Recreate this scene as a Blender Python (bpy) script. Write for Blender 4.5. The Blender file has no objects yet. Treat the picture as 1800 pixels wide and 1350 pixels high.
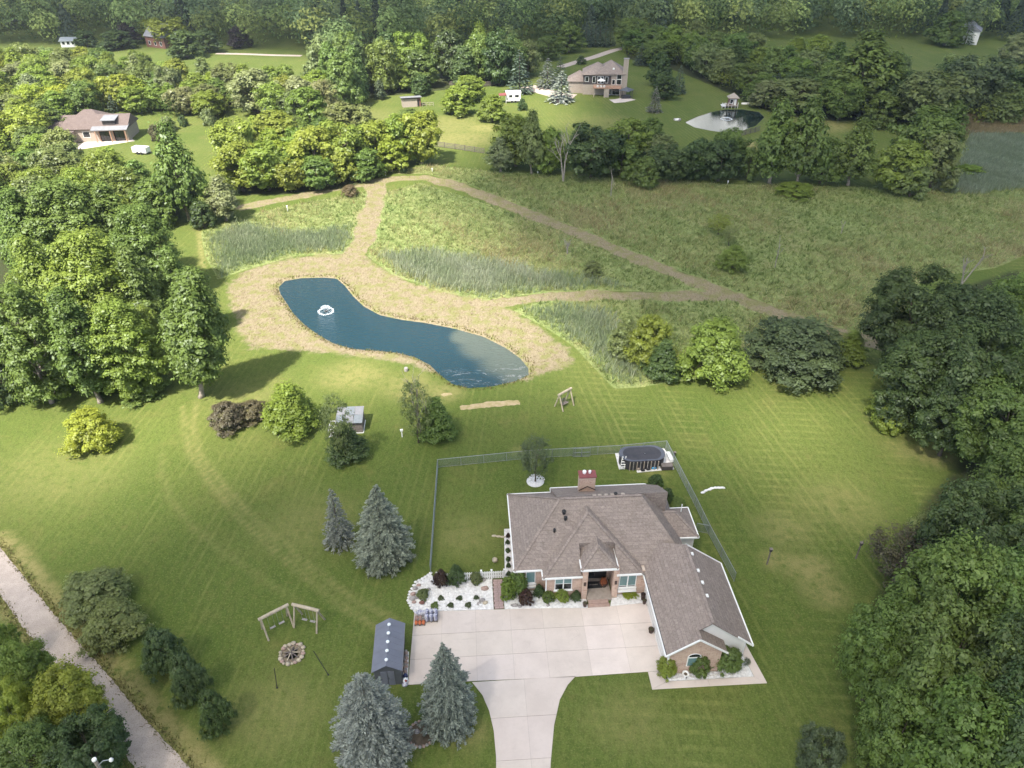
import bpy, bmesh, math, random
import numpy as np
from mathutils import Vector, Matrix

# ------------------------------------------------------------------ camera, light, exposure
SC = bpy.context.scene
COL = SC.collection
CAM_H, PITCH, FPX = 54.0, math.radians(34.5), 1272.0
cam_d = bpy.data.cameras.new('camera')
cam_d.sensor_width = 36.0
cam_d.lens = 36.0 * FPX / 1800.0
cam_d.clip_start = 0.5
cam_d.clip_end = 12000
cam = bpy.data.objects.new('camera', cam_d)
COL.objects.link(cam)
cam.location = (0, 0, CAM_H)
cam.rotation_euler = (math.pi / 2 - PITCH, 0, 0)
SC.camera = cam

SUN_EL = math.radians(56)
SHD = Vector((0.52, 0.854, 0)).normalized()          # where shadows fall on the ground
w = bpy.data.worlds.new('World')
SC.world = w
w.use_nodes = True
nt = w.node_tree
sky = nt.nodes.new('ShaderNodeTexSky')
sky.sky_type = 'NISHITA'
sky.sun_disc = False
sky.sun_elevation = SUN_EL
sky.sun_rotation = math.atan2(-SHD.x, -SHD.y)
sky.altitude = 300
sky.air_density = 1.0
sky.dust_density = 3.0
bg = nt.nodes['Background']
bg.inputs[1].default_value = 0.12
nt.links.new(sky.outputs[0], bg.inputs[0])
sun_d = bpy.data.lights.new('sun', 'SUN')
sun_d.energy = 4.4
sun_d.angle = math.radians(1.9)
sun_d.color = (1.0, 0.95, 0.87)
sun = bpy.data.objects.new('sun', sun_d)
COL.objects.link(sun)
sdir = Vector((SHD.x * math.cos(SUN_EL), SHD.y * math.cos(SUN_EL), -math.sin(SUN_EL)))
sun.rotation_euler = sdir.to_track_quat('-Z', 'Y').to_euler()
SC.view_settings.view_transform = 'Standard'
SC.view_settings.look = 'None'
SC.view_settings.exposure = 1.44
SC.view_settings.gamma = 1.0
SC.view_settings.use_curve_mapping = False
SC.cycles.use_denoising = True
SC.cycles.max_bounces = 6
SC.cycles.diffuse_bounces = 4
SC.cycles.transparent_max_bounces = 8
SC.cycles.caustics_reflective = False
SC.cycles.caustics_refractive = False

rng = np.random.default_rng(7)
random.seed(7)
_s, _c = math.sin(PITCH), math.cos(PITCH)


def gp(x, y, z=0.0):
    """survey point: place on the plane at height z that the photograph shows at (x, y)"""
    u = (x - 900) / FPX
    v = (y - 675) / FPX
    t = (CAM_H - z) / (_s + v * _c)
    return Vector((u * t, t * (_c - v * _s), z))


def depth(p):
    return p[1] * _c - (p[2] - CAM_H) * _s


def ypix(p):
    d = depth(p)
    return 675 - FPX * (p[1] * _s + (p[2] - CAM_H) * _c) / d


def height_for(p, yt):
    lo, hi = 0.2, 40.0
    for _ in range(40):
        m = (lo + hi) / 2
        if ypix((p[0], p[1], m)) > yt:
            lo = m
        else:
            hi = m
    return lo


def gpl(pts, z=0.0):
    return [tuple(gp(a, b, z)[:2]) for a, b in pts]


# ------------------------------------------------------------------ object helpers
def tag(o, label=None, cat=None, group=None, kind=None):
    if label:
        o['label'] = label
    if cat:
        o['category'] = cat
    if group:
        o['group'] = group
    if kind:
        o['kind'] = kind
    return o


def thing(name, label, cat, loc=(0, 0, 0), rz=0.0, group=None, scale=None):
    o = bpy.data.objects.new(name, None)
    COL.objects.link(o)
    o.empty_display_size = 0.3
    o.location = loc
    o.rotation_euler = (0, 0, rz)
    if scale:
        o.scale = scale
    return tag(o, label, cat, group)


def link(name, me, parent=None, loc=None, rot=None, scale=None, color=None):
    o = bpy.data.objects.new(name, me)
    COL.objects.link(o)
    if parent is not None:
        o.parent = parent
    if loc is not None:
        o.location = loc
    if rot is not None:
        o.rotation_euler = rot
    if scale is not None:
        o.scale = scale
    if color is not None:
        o.color = (*color, 1)
    return o


class MB:
    def __init__(s):
        s.v = []
        s.f = []

    def quadbox(s, x0, y0, z0, x1, y1, z1):
        b = len(s.v)
        s.v += [(x0, y0, z0), (x1, y0, z0), (x1, y1, z0), (x0, y1, z0),
                (x0, y0, z1), (x1, y0, z1), (x1, y1, z1), (x0, y1, z1)]
        for f in ((0, 3, 2, 1), (4, 5, 6, 7), (0, 1, 5, 4), (1, 2, 6, 5), (2, 3, 7, 6), (3, 0, 4, 7)):
            s.f.append(tuple(b + i for i in f))
        return s

    def prism(s, poly, z0, z1):
        """poly ccw in plan; z0/z1 numbers or functions (x, y)"""
        a = 0.0
        n = len(poly)
        for i in range(n):
            a += poly[i][0] * poly[(i + 1) % n][1] - poly[(i + 1) % n][0] * poly[i][1]
        if a < 0:
            poly = poly[::-1]
        b = len(s.v)
        g0 = z0 if callable(z0) else (lambda x, y: z0)
        g1 = z1 if callable(z1) else (lambda x, y: z1)
        s.v += [(x, y, g0(x, y)) for x, y in poly] + [(x, y, g1(x, y)) for x, y in poly]
        s.f.append(tuple(b + i for i in range(n - 1, -1, -1)))
        s.f.append(tuple(b + n + i for i in range(n)))
        for i in range(n):
            j = (i + 1) % n
            s.f.append((b + i, b + j, b + n + j, b + n + i))
        return s

    def yprism(s, poly, y0, y1):
        """poly in (x, z), extruded along y"""
        b = len(s.v)
        n = len(poly)
        s.v += [(x, y0, z) for x, z in poly] + [(x, y1, z) for x, z in poly]
        s.f.append(tuple(b + i for i in range(n)))
        s.f.append(tuple(b + n + i for i in range(n - 1, -1, -1)))
        for i in range(n):
            j = (i + 1) % n
            s.f.append((b + j, b + i, b + n + i, b + n + j))
        return s

    def tube(s, pts, radii, sides=6, cap=True):
        pts = [Vector(p) for p in pts]
        b = len(s.v)
        n = len(pts)
        for i, p in enumerate(pts):
            d = (pts[min(i + 1, n - 1)] - pts[max(i - 1, 0)])
            if d.length < 1e-6:
                d = Vector((0, 0, 1))
            d.normalize()
            a = d.cross(Vector((0, 0, 1)) if abs(d.z) < 0.9 else Vector((1, 0, 0))).normalized()
            c = d.cross(a)
            r = radii[i] if hasattr(radii, '__len__') else radii
            for k in range(sides):
                t = 2 * math.pi * k / sides
                s.v.append(tuple(p + a * (math.cos(t) * r) + c * (math.sin(t) * r)))
        for i in range(n - 1):
            for k in range(sides):
                j = (k + 1) % sides
                s.f.append((b + i * sides + k, b + i * sides + j, b + (i + 1) * sides + j, b + (i + 1) * sides + k))
        if cap:
            s.f.append(tuple(b + k for k in range(sides - 1, -1, -1)))
            s.f.append(tuple(b + (n - 1) * sides + k for k in range(sides)))
        return s

    def beam(s, p, q, wd, hd):
        """rectangular bar from p to q"""
        p, q = Vector(p), Vector(q)
        d = (q - p).normalized()
        a = d.cross(Vector((0, 0, 1)) if abs(d.z) < 0.95 else Vector((0, 1, 0))).normalized() * (wd / 2)
        c = a.cross(d).normalized() * (hd / 2)
        b = len(s.v)
        for e in (p, q):
            s.v += [tuple(e - a - c), tuple(e + a - c), tuple(e + a + c), tuple(e - a + c)]
        for f in ((0, 1, 2, 3), (7, 6, 5, 4), (0, 4, 5, 1), (1, 5, 6, 2), (2, 6, 7, 3), (3, 7, 4, 0)):
            s.f.append(tuple(b + i for i in f))
        return s

    def lathe(s, prof, seg=16, cx=0, cy=0, sx=1, sy=1):
        b = len(s.v)
        for r, z in prof:
            for k in range(seg):
                t = 2 * math.pi * k / seg
                s.v.append((cx + r * sx * math.cos(t), cy + r * sy * math.sin(t), z))
        for i in range(len(prof) - 1):
            for k in range(seg):
                j = (k + 1) % seg
                s.f.append((b + i * seg + k, b + i * seg + j, b + (i + 1) * seg + j, b + (i + 1) * seg + k))
        s.f.append(tuple(b + k for k in range(seg - 1, -1, -1)))
        s.f.append(tuple(b + (len(prof) - 1) * seg + k for k in range(seg)))
        return s

    def blob(s, c, r, seed=0, sub=8, rough=0.18):
        """irregular stone"""
        rr = random.Random(seed)
        b = len(s.v)
        rings = 5
        rows = []
        for i in range(rings + 1):
            ph = math.pi * i / rings
            row = []
            if i in (0, rings):
                s.v.append((c[0], c[1], c[2] + r[2] * math.cos(ph)))
                row = [len(s.v) - 1]
            else:
                for k in range(sub):
                    t = 2 * math.pi * k / sub
                    q = 1 + rr.uniform(-rough, rough)
                    s.v.append((c[0] + r[0] * q * math.sin(ph) * math.cos(t), c[1] + r[1] * q * math.sin(ph) * math.sin(t), c[2] + r[2] * q * math.cos(ph)))
                    row.append(len(s.v) - 1)
            rows.append(row)
        for i in range(rings):
            a, d = rows[i], rows[i + 1]
            for k in range(sub):
                j = (k + 1) % sub
                if len(a) == 1:
                    s.f.append((a[0], d[k], d[j]))
                elif len(d) == 1:
                    s.f.append((a[k], d[0], a[j]))
                else:
                    s.f.append((a[k], d[k], d[j], a[j]))
        return s

    def mesh(s, name, mat, smooth=False):
        me = bpy.data.meshes.new(name)
        me.from_pydata(s.v, [], s.f)
        me.materials.append(mat)
        if smooth:
            me.polygons.foreach_set('use_smooth', [True] * len(me.polygons))
        me.update()
        return me

    def build(s, name, mat, parent=None, smooth=False, loc=None, rot=None):
        return link(name, s.mesh(name, mat, smooth), parent, loc, rot)


def np_mesh(name, verts, faces4, mat, attrs=None, cols=None):
    """fast mesh from arrays: faces (n, k)"""
    me = bpy.data.meshes.new(name)
    n, k = faces4.shape
    me.vertices.add(len(verts))
    me.vertices.foreach_set('co', np.ascontiguousarray(verts, dtype=np.float32).ravel())
    me.loops.add(n * k)
    me.loops.foreach_set('vertex_index', np.ascontiguousarray(faces4, dtype=np.int32).ravel())
    me.polygons.add(n)
    me.polygons.foreach_set('loop_start', np.arange(0, n * k, k, dtype=np.int32))
    me.materials.append(mat)
    me.update(calc_edges=True)
    for nm, a in (attrs or {}).items():
        at = me.attributes.new(nm, 'FLOAT', 'POINT')
        at.data.foreach_set('value', np.ascontiguousarray(a, dtype=np.float32))
    for nm, a in (cols or {}).items():
        at = me.attributes.new(nm, 'FLOAT_COLOR', 'POINT')
        a4 = np.concatenate([a, np.ones((len(a), 1))], 1).astype(np.float32)
        at.data.foreach_set('color', a4.ravel())
    return me


def copy_tree(root):
    c = root.copy()
    COL.objects.link(c)
    for ch in root.children:
        d = ch.copy()
        COL.objects.link(d)
        d.parent = c
        for g in ch.children:
            e = g.copy()
            COL.objects.link(e)
            e.parent = d
    return c


# ------------------------------------------------------------------ materials
def new_mat(name):
    m = bpy.data.materials.new(name)
    m.use_nodes = True
    n = m.node_tree
    for x in list(n.nodes):
        n.nodes.remove(x)
    out = n.nodes.new('ShaderNodeOutputMaterial')
    return m, n, out


class NG:
    """small node helper"""
    def __init__(s, n):
        s.n = n

    def node(s, t, **kw):
        x = s.n.nodes.new(t)
        for k, v in kw.items():
            setattr(x, k, v)
        return x

    def put(s, sock, v):
        if hasattr(v, 'is_linked') or hasattr(v, 'links'):
            s.n.links.new(v, sock)
        else:
            if sock.type == 'RGBA' and len(v) == 3:
                v = (*v, 1)
            sock.default_value = v

    def noise(s, vec, scale, detail=4, rough=0.55, dist=0.0):
        x = s.node('ShaderNodeTexNoise')
        if vec is not None:
            s.n.links.new(vec, x.inputs['Vector'])
        x.inputs['Scale'].default_value = scale
        x.inputs['Detail'].default_value = detail
        x.inputs['Roughness'].default_value = rough
        x.inputs['Distortion'].default_value = dist
        return x.outputs['Fac']

    def mapping(s, vec, scale=(1, 1, 1), rot=(0, 0, 0)):
        x = s.node('ShaderNodeMapping')
        s.n.links.new(vec, x.inputs['Vector'])
        x.inputs['Scale'].default_value = scale
        x.inputs['Rotation'].default_value = rot
        return x.outputs[0]

    def ramp(s, fac, a, b, smooth=True):
        x = s.node('ShaderNodeMapRange')
        x.interpolation_type = 'SMOOTHSTEP' if smooth else 'LINEAR'
        s.n.links.new(fac, x.inputs['Value'])
        x.inputs['From Min'].default_value = a
        x.inputs['From Max'].default_value = b
        return x.outputs['Result']

    def math(s, op, a, b=0.0):
        x = s.node('ShaderNodeMath', operation=op)
        s.put(x.inputs[0], a)
        s.put(x.inputs[1], b)
        return x.outputs[0]

    def mix(s, fac, a, b, mode='MIX'):
        x = s.node('ShaderNodeMix', data_type='RGBA', blend_type=mode)
        s.put(x.inputs[0], fac)
        s.put(x.inputs[6], a)
        s.put(x.inputs[7], b)
        return x.outputs[2]

    def attr(s, nm):
        return s.node('ShaderNodeAttribute', attribute_name=nm)

    def obj(s):
        return s.node('ShaderNodeTexCoord').outputs['Object']

    def bump(s, h, strength=0.3, dist=0.05):
        x = s.node('ShaderNodeBump')
        s.n.links.new(h, x.inputs['Height'])
        x.inputs['Strength'].default_value = strength
        x.inputs['Distance'].default_value = dist
        return x.outputs[0]

    def bsdf(s, col, rough=0.8, normal=None, spec=0.3, metal=0.0):
        x = s.node('ShaderNodeBsdfPrincipled')
        s.put(x.inputs['Base Color'], col)
        s.put(x.inputs['Roughness'], rough)
        x.inputs['Specular IOR Level'].default_value = spec
        x.inputs['Metallic'].default_value = metal
        if normal is not None:
            s.n.links.new(normal, x.inputs['Normal'])
        return x.outputs[0]


def pm(name, c1, c2=None, scale=3.0, rough=0.8, bump=0.0, spec=0.3, metal=0.0, fine=None):
    """painted / weathered surface: two tones mixed by noise, optional fine speckle"""
    m, n, out = new_mat(name)
    g = NG(n)
    o = g.obj()
    if c2 is None:
        c2 = tuple(x * 0.82 for x in c1)
    f = g.ramp(g.noise(o, scale, 5, 0.6), 0.3, 0.7)
    col = g.mix(f, c1, c2)
    fn = g.noise(o, scale * 14, 3, 0.6)
    if fine:
        col = g.mix(g.math('MULTIPLY', g.ramp(fn, 0.45, 0.7), fine[1]), col, fine[0])
    nrm = g.bump(fn, bump, 0.03) if bump else None
    n.links.new(g.bsdf(col, rough, nrm, spec, metal), out.inputs[0])
    return m


def attr_col_mat(name, attr, rough=0.8, trans=0.25):
    m, n, out = new_mat(name)
    g = NG(n)
    c = g.attr(attr).outputs['Color']
    d = g.node('ShaderNodeBsdfDiffuse')
    n.links.new(c, d.inputs[0])
    t = g.node('ShaderNodeBsdfTranslucent')
    n.links.new(c, t.inputs[0])
    x = g.node('ShaderNodeMixShader')
    x.inputs[0].default_value = trans
    n.links.new(d.outputs[0], x.inputs[1])
    n.links.new(t.outputs[0], x.inputs[2])
    n.links.new(x.outputs[0], out.inputs[0])
    return m


def leaf_mat(name, trans=0.42, gloss=0.02, lo=0.70, hi=1.3, hue=0.22):
    m, n, out = new_mat(name)
    g = NG(n)
    oi = g.node('ShaderNodeObjectInfo')
    tint = g.attr('tint').outputs['Fac']
    k = g.ramp(tint, 0.0, 1.0, False)
    k = g.math('ADD', g.math('MULTIPLY', k, hi - lo), lo)
    cm = g.node('ShaderNodeVectorMath', operation='SCALE')
    n.links.new(oi.outputs['Color'], cm.inputs[0])
    n.links.new(k, cm.inputs['Scale'])
    col = g.mix(g.math('MULTIPLY', g.math('POWER', tint, 2.0), hue), cm.outputs[0], (0.26, 0.32, 0.08))
    d = g.node('ShaderNodeBsdfDiffuse')
    n.links.new(col, d.inputs[0])
    t = g.node('ShaderNodeBsdfTranslucent')
    n.links.new(col, t.inputs[0])
    x = g.node('ShaderNodeMixShader')
    x.inputs[0].default_value = trans
    n.links.new(d.outputs[0], x.inputs[1])
    n.links.new(t.outputs[0], x.inputs[2])
    gl = g.node('ShaderNodeBsdfGlossy')
    gl.inputs['Roughness'].default_value = 0.45
    gl.inputs['Color'].default_value = (0.9, 0.95, 1, 1)
    y = g.node('ShaderNodeMixShader')
    y.inputs[0].default_value = gloss
    n.links.new(x.outputs[0], y.inputs[1])
    n.links.new(gl.outputs[0], y.inputs[2])
    n.links.new(y.outputs[0], out.inputs[0])
    return m


def ground_mat():
    m, n, out = new_mat('ground')
    g = NG(n)
    o = g.obj()
    big = g.noise(o, 0.035, 5, 0.6)
    mid = g.noise(o, 0.22, 5, 0.65, 0.6)
    fin = g.noise(g.mapping(o, (1.0, 0.55, 1.0), (0, 0, 0.45)), 2.4, 5, 0.8)
    xf = g.noise(o, 9.0, 3, 0.7)
    lawn = g.mix(g.ramp(big, 0.38, 0.62), (0.088, 0.126, 0.025), (0.117, 0.146, 0.034))
    lawn = g.mix(g.math('MULTIPLY', g.ramp(mid, 0.5, 0.78), 0.55), lawn, (0.172, 0.158, 0.052))
    lawn = g.mix(g.math('MULTIPLY', g.ramp(mid, 0.48, 0.25), 0.5), lawn, (0.070, 0.116, 0.020))
    # mowing lines: thin pale tyre lines in two directions, patchy
    def lines(ang, period, seed, lo, hi):
        v = g.mapping(o, (1, 1, 1), (0, 0, ang))
        wv = g.node('ShaderNodeTexWave', wave_type='BANDS', bands_direction='X')
        n.links.new(v, wv.inputs['Vector'])
        wv.inputs['Scale'].default_value = 2 * math.pi / (period * 20)
        wv.inputs['Distortion'].default_value = 1.1
        wv.inputs['Detail'].default_value = 2
        wv.inputs['Detail Scale'].default_value = 0.35
        ln = g.ramp(wv.outputs['Fac'], lo, hi)
        vs = g.mapping(o, (1.0, 0.16, 1.0), (0, 0, ang))
        pat = g.ramp(g.noise(vs, 0.16 + seed * 0.03, 3, 0.7), 0.42, 0.66)
        brk = g.ramp(g.noise(vs, 1.7 + seed, 3, 0.7), 0.3, 0.62)
        return g.math('MULTIPLY', g.math('MULTIPLY', ln, pat), g.math('ADD', g.math('MULTIPLY', brk, 0.6), 0.4))
    sx = g.node('ShaderNodeSeparateXYZ')
    n.links.new(o, sx.inputs[0])
    right = g.ramp(sx.outputs[0], -2.0, 14.0)
    left = g.math('SUBTRACT', 1.0, right)
    l1 = g.math('MULTIPLY', lines(math.radians(-11), 1.1, 0, 0.62, 1.0), right)
    l4 = g.math('MULTIPLY', lines(math.radians(4.5), 1.05, 2, 0.62, 1.0), left)
    l2 = g.math('MULTIPLY', lines(math.radians(-86), 1.25, 1, 0.62, 1.0), right)
    l3 = lines(math.radians(3), 2.4, 2, 0.45, 0.9)
    lawn = g.mix(g.math('MULTIPLY', l1, 0.42), lawn, (0.27, 0.265, 0.085))
    lawn = g.mix(g.math('MULTIPLY', l4, 0.36), lawn, (0.25, 0.245, 0.08))
    lawn = g.mix(g.math('MULTIPLY', l2, 0.40), lawn, (0.27, 0.265, 0.085))
    lawn = g.mix(g.math('MULTIPLY', l3, 0.22), lawn, (0.085, 0.130, 0.024))
    lawn = g.mix(g.math('MULTIPLY', g.ramp(fin, 0.38, 0.70), 0.62), lawn, (0.050, 0.072, 0.014))
    lawn = g.mix(g.math('MULTIPLY', g.ramp(g.noise(o, 5.2, 3, 0.75), 0.50, 0.68), 0.55), lawn, (0.200, 0.200, 0.068))
    lawn = g.mix(g.math('MULTIPLY', g.ramp(g.noise(o, 0.6, 5, 0.75), 0.54, 0.72), 0.35), lawn, (0.180, 0.155, 0.055))
    # dry / worn turf
    dry = g.attr('dry').outputs['Fac']
    dm = g.math('MULTIPLY', dry, g.ramp(g.noise(o, 0.9, 4, 0.7), 0.25, 0.6))
    lawn = g.mix(dm, lawn, (0.275, 0.240, 0.095))
    # rough meadow floor
    mead = g.mix(g.ramp(mid, 0.3, 0.7), (0.195, 0.250, 0.085), (0.290, 0.310, 0.125))
    mead = g.mix(g.math('MULTIPLY', g.ramp(g.noise(o, 0.06, 5, 0.7, 0.8), 0.5, 0.64), 0.55), mead, (0.235, 0.190, 0.095))
    mead = g.mix(g.math('MULTIPLY', g.ramp(g.noise(o, 0.09, 4, 0.7), 0.55, 0.68), 0.5), mead, (0.10, 0.135, 0.05))
    mead = g.mix(g.math('MULTIPLY', g.ramp(fin, 0.38, 0.66), 0.6), mead, (0.085, 0.110, 0.034))
    ma = g.math('ADD', g.attr('meadow').outputs['Fac'], g.math('MULTIPLY', g.math('SUBTRACT', mid, 0.5), 0.25))
    col = g.mix(g.ramp(ma, 0.35, 0.65), lawn, mead)
    # cut straw lying on the mown strips
    sv = g.mapping(o, (1.0, 0.35, 1), (0, 0, 0.9))
    st = g.mix(g.ramp(g.noise(sv, 3.4, 6, 0.8, 0.6), 0.3, 0.68), (0.190, 0.152, 0.096), (0.285, 0.235, 0.152))
    st = g.mix(g.math('MULTIPLY', g.ramp(g.noise(o, 0.5, 5, 0.7), 0.45, 0.60), 0.8), st, (0.185, 0.185, 0.066))
    st = g.mix(g.math('MULTIPLY', g.ramp(fin, 0.52, 0.74), 0.55), st, (0.13, 0.095, 0.055))
    sa = g.math('ADD', g.attr('straw').outputs['Fac'], g.math('MULTIPLY', g.math('SUBTRACT', g.noise(o, 0.8, 5, 0.75), 0.5), 1.1))
    sa = g.math('ADD', sa, g.math('MULTIPLY', g.math('SUBTRACT', mid, 0.5), 1.0))
    st = g.mix(g.math('MULTIPLY', g.ramp(g.noise(sv, 0.45, 5, 0.7), 0.58, 0.70), 0.5), st, (0.180, 0.130, 0.088))
    col = g.mix(g.ramp(sa, 0.34, 0.74), col, st)
    # bare soil and leaf litter under the woods
    so = g.mix(g.ramp(fin, 0.3, 0.7), (0.045, 0.040, 0.022), (0.040, 0.058, 0.018))
    wa = g.math('ADD', g.attr('wood').outputs['Fac'], g.math('MULTIPLY', g.math('SUBTRACT', mid, 0.5), 0.6))
    col = g.mix(g.ramp(wa, 0.35, 0.75), col, so)
    # pond mud
    col = g.mix(g.ramp(g.attr('mud').outputs['Fac'], 0.2, 0.8), col, (0.11, 0.105, 0.075))
    col = g.mix(g.math('MULTIPLY', g.ramp(xf, 0.46, 0.7), 0.45), col, (0.04, 0.055, 0.014))
    h = g.math('ADD', g.math('MULTIPLY', xf, 0.5), fin)
    nrm = g.bump(h, 0.55, 0.10)
    n.links.new(g.bsdf(col, 0.95, nrm, 0.1), out.inputs[0])
    return m


def brick_mat():
    m, n, out = new_mat('brick')
    g = NG(n)
    o = g.obj()
    sp = g.node('ShaderNodeSeparateXYZ')
    n.links.new(o, sp.inputs[0])
    cb = g.node('ShaderNodeCombineXYZ')
    n.links.new(g.math('ADD', sp.outputs[0], sp.outputs[1]), cb.inputs[0])
    n.links.new(sp.outputs[2], cb.inputs[1])
    b = g.node('ShaderNodeTexBrick')
    n.links.new(cb.outputs[0], b.inputs['Vector'])
    b.inputs['Scale'].default_value = 1.0
    b.inputs['Brick Width'].default_value = 0.42
    b.inputs['Row Height'].default_value = 0.14
    b.inputs['Mortar Size'].default_value = 0.014
    b.inputs['Color1'].default_value = (0.50, 0.33, 0.25, 1)
    b.inputs['Color2'].default_value = (0.36, 0.21, 0.16, 1)
    b.inputs['Mortar'].default_value = (0.52, 0.46, 0.40, 1)
    f = g.ramp(g.noise(cb.outputs[0], 2.2, 5, 0.8), 0.35, 0.65)
    col = g.mix(f, b.outputs['Color'], (0.55, 0.41, 0.32))
    dk = g.ramp(g.noise(cb.outputs[0], 7, 3, 0.8), 0.6, 0.75)
    col = g.mix(g.math('MULTIPLY', dk, 0.5), col, (0.26, 0.17, 0.14))
    n.links.new(g.bsdf(col, 0.9, g.bump(b.outputs['Fac'], -0.4, 0.02), 0.15), out.inputs[0])
    return m


def shingle_mat(name, c1, c2, c3, row=0.28):
    m, n, out = new_mat(name)
    g = NG(n)
    o = g.obj()
    sp = g.node('ShaderNodeSeparateXYZ')
    n.links.new(o, sp.inputs[0])
    cb = g.node('ShaderNodeCombineXYZ')
    n.links.new(g.math('ADD', sp.outputs[0], sp.outputs[1]), cb.inputs[0])
    n.links.new(sp.outputs[2], cb.inputs[1])
    b = g.node('ShaderNodeTexBrick')
    n.links.new(cb.outputs[0], b.inputs['Vector'])
    b.inputs['Scale'].default_value = 1.0
    b.inputs['Brick Width'].default_value = row * 2.0
    b.inputs['Row Height'].default_value = row * 0.75
    b.inputs['Mortar Size'].default_value = 0.012
    b.inputs['Bias'].default_value = 0.0
    b.inputs['Color1'].default_value = (*c1, 1)
    b.inputs['Color2'].default_value = (*c2, 1)
    b.inputs['Mortar'].default_value = (*[x * 0.8 for x in c2], 1)
    big = g.ramp(g.noise(o, 0.5, 4, 0.6), 0.3, 0.7)
    col = g.mix(g.math('MULTIPLY', big, 0.35), b.outputs['Color'], c3)
    sp2 = g.noise(o, 5.5, 4, 0.8)
    col = g.mix(g.math('MULTIPLY', g.ramp(sp2, 0.5, 0.66), 0.6), col, tuple(x * 0.62 for x in c2))
    col = g.mix(g.math('MULTIPLY', g.ramp(sp2, 0.46, 0.34), 0.5), col, tuple(x * 1.35 for x in c1))
    n.links.new(g.bsdf(col, 0.95, g.bump(sp2, 0.4, 0.03), 0.1), out.inputs[0])
    return m


def water_mat(name, deep, shallow, rip=0.05, rough=0.06):
    m, n, out = new_mat(name)
    g = NG(n)
    o = g.obj()
    sh = g.attr('shallow').outputs['Fac']
    f = g.math('ADD', sh, g.math('MULTIPLY', g.math('SUBTRACT', g.noise(o, 0.2, 4, 0.6), 0.5), 0.22))
    col = g.mix(g.ramp(f, 0.25, 1.0), deep, shallow)
    scum = g.math('MULTIPLY', g.ramp(g.noise(g.mapping(o, (1, 2.2, 1)), 0.55, 6, 0.75, 1.0), 0.54, 0.68), g.attr('scum').outputs['Fac'])
    col = g.mix(g.math('MULTIPLY', scum, 0.6), col, (0.30, 0.30, 0.30))
    rv = g.mapping(o, (1.0, 2.4, 1), (0, 0, 0.6))
    h = g.math('ADD', g.noise(rv, 1.4, 3, 0.5, 0.4), g.math('MULTIPLY', g.noise(o, 5.0, 2, 0.5), 0.3))
    x = g.node('ShaderNodeBsdfPrincipled')
    n.links.new(col, x.inputs['Base Color'])
    x.inputs['IOR'].default_value = 1.33
    n.links.new(g.math('ADD', g.math('MULTIPLY', scum, 0.6), rough), x.inputs['Roughness'])
    n.links.new(g.bump(h, rip, 0.5), x.inputs['Normal'])
    n.links.new(x.outputs[0], out.inputs[0])
    return m


def concrete_mat():
    m, n, out = new_mat('concrete')
    g = NG(n)
    o = g.obj()
    oi = g.node('ShaderNodeObjectInfo')
    a = g.mix(g.ramp(g.noise(o, 0.35, 5, 0.65), 0.3, 0.7), (0.60, 0.525, 0.475), (0.53, 0.46, 0.415))
    a = g.mix(g.math('MULTIPLY', g.ramp(g.noise(o, 1.6, 5, 0.75), 0.55, 0.8), 0.35), a, (0.42, 0.36, 0.32))
    a = g.mix(g.math('MULTIPLY', g.ramp(g.noise(o, 0.8, 6, 0.8, 1.2), 0.56, 0.74), 0.4), a, (0.40, 0.345, 0.305))
    a = g.mix(g.math('MULTIPLY', g.ramp(g.noise(g.mapping(o, (0.25, 1.6, 1), (0, 0, 0.1)), 0.9, 4, 0.7), 0.58, 0.72), 0.25), a, (0.36, 0.31, 0.28))
    col = g.mix(1.0, a, oi.outputs['Color'], 'MULTIPLY')
    sp = g.noise(o, 22, 3, 0.8)
    col = g.mix(g.math('MULTIPLY', g.ramp(sp, 0.5, 0.75), 0.18), col, (0.25, 0.22, 0.20))
    n.links.new(g.bsdf(col, 0.9, g.bump(sp, 0.15, 0.01), 0.2), out.inputs[0])
    return m


M = {}
M['ground'] = ground_mat()
M['brick'] = brick_mat()
M['shingle'] = shingle_mat('asphalt_shingle', (0.290, 0.238, 0.208), (0.222, 0.180, 0.156), (0.262, 0.214, 0.182))
M['shingle2'] = shingle_mat('brown_shingle', (0.165, 0.130, 0.118), (0.135, 0.105, 0.096), (0.15, 0.118, 0.106))
M['concrete'] = concrete_mat()
M['gravel'] = pm('gravel_road', (0.50, 0.42, 0.365), (0.40, 0.335, 0.29), 0.8, 0.98, 0.25, 0.05, fine=((0.21, 0.175, 0.14), 0.5))
M['white'] = pm('white_paint', (0.80, 0.79, 0.76), (0.72, 0.71, 0.68), 1.2, 0.5)
M['siding'] = pm('white_siding', (0.78, 0.76, 0.72), (0.72, 0.70, 0.66), 0.8, 0.6)
M['stonewhite'] = pm('white_stone', (0.82, 0.80, 0.78), (0.62, 0.60, 0.58), 4.0, 0.9, 0.8, 0.1, fine=((0.42, 0.40, 0.38), 0.4))
M['glass'] = pm('window_glass', (0.16, 0.26, 0.25), (0.10, 0.18, 0.18), 0.6, 0.08, spec=0.6)
M['darkglass'] = pm('dark_glass', (0.012, 0.014, 0.016), (0.02, 0.022, 0.024), 0.6, 0.1, spec=0.6)
M['black'] = pm('black_paint', (0.02, 0.02, 0.022), (0.03, 0.03, 0.03), 2, 0.45)
M['dark'] = pm('dark_plastic', (0.055, 0.052, 0.058), (0.04, 0.04, 0.045), 2, 0.6)
M['pool'] = pm('pool_cover', (0.10, 0.105, 0.125), (0.075, 0.08, 0.10), 1.2, 0.55)
M['shedroof'] = pm('grey_metal_roof', (0.165, 0.175, 0.215), (0.145, 0.152, 0.185), 0.8, 0.55)
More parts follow.
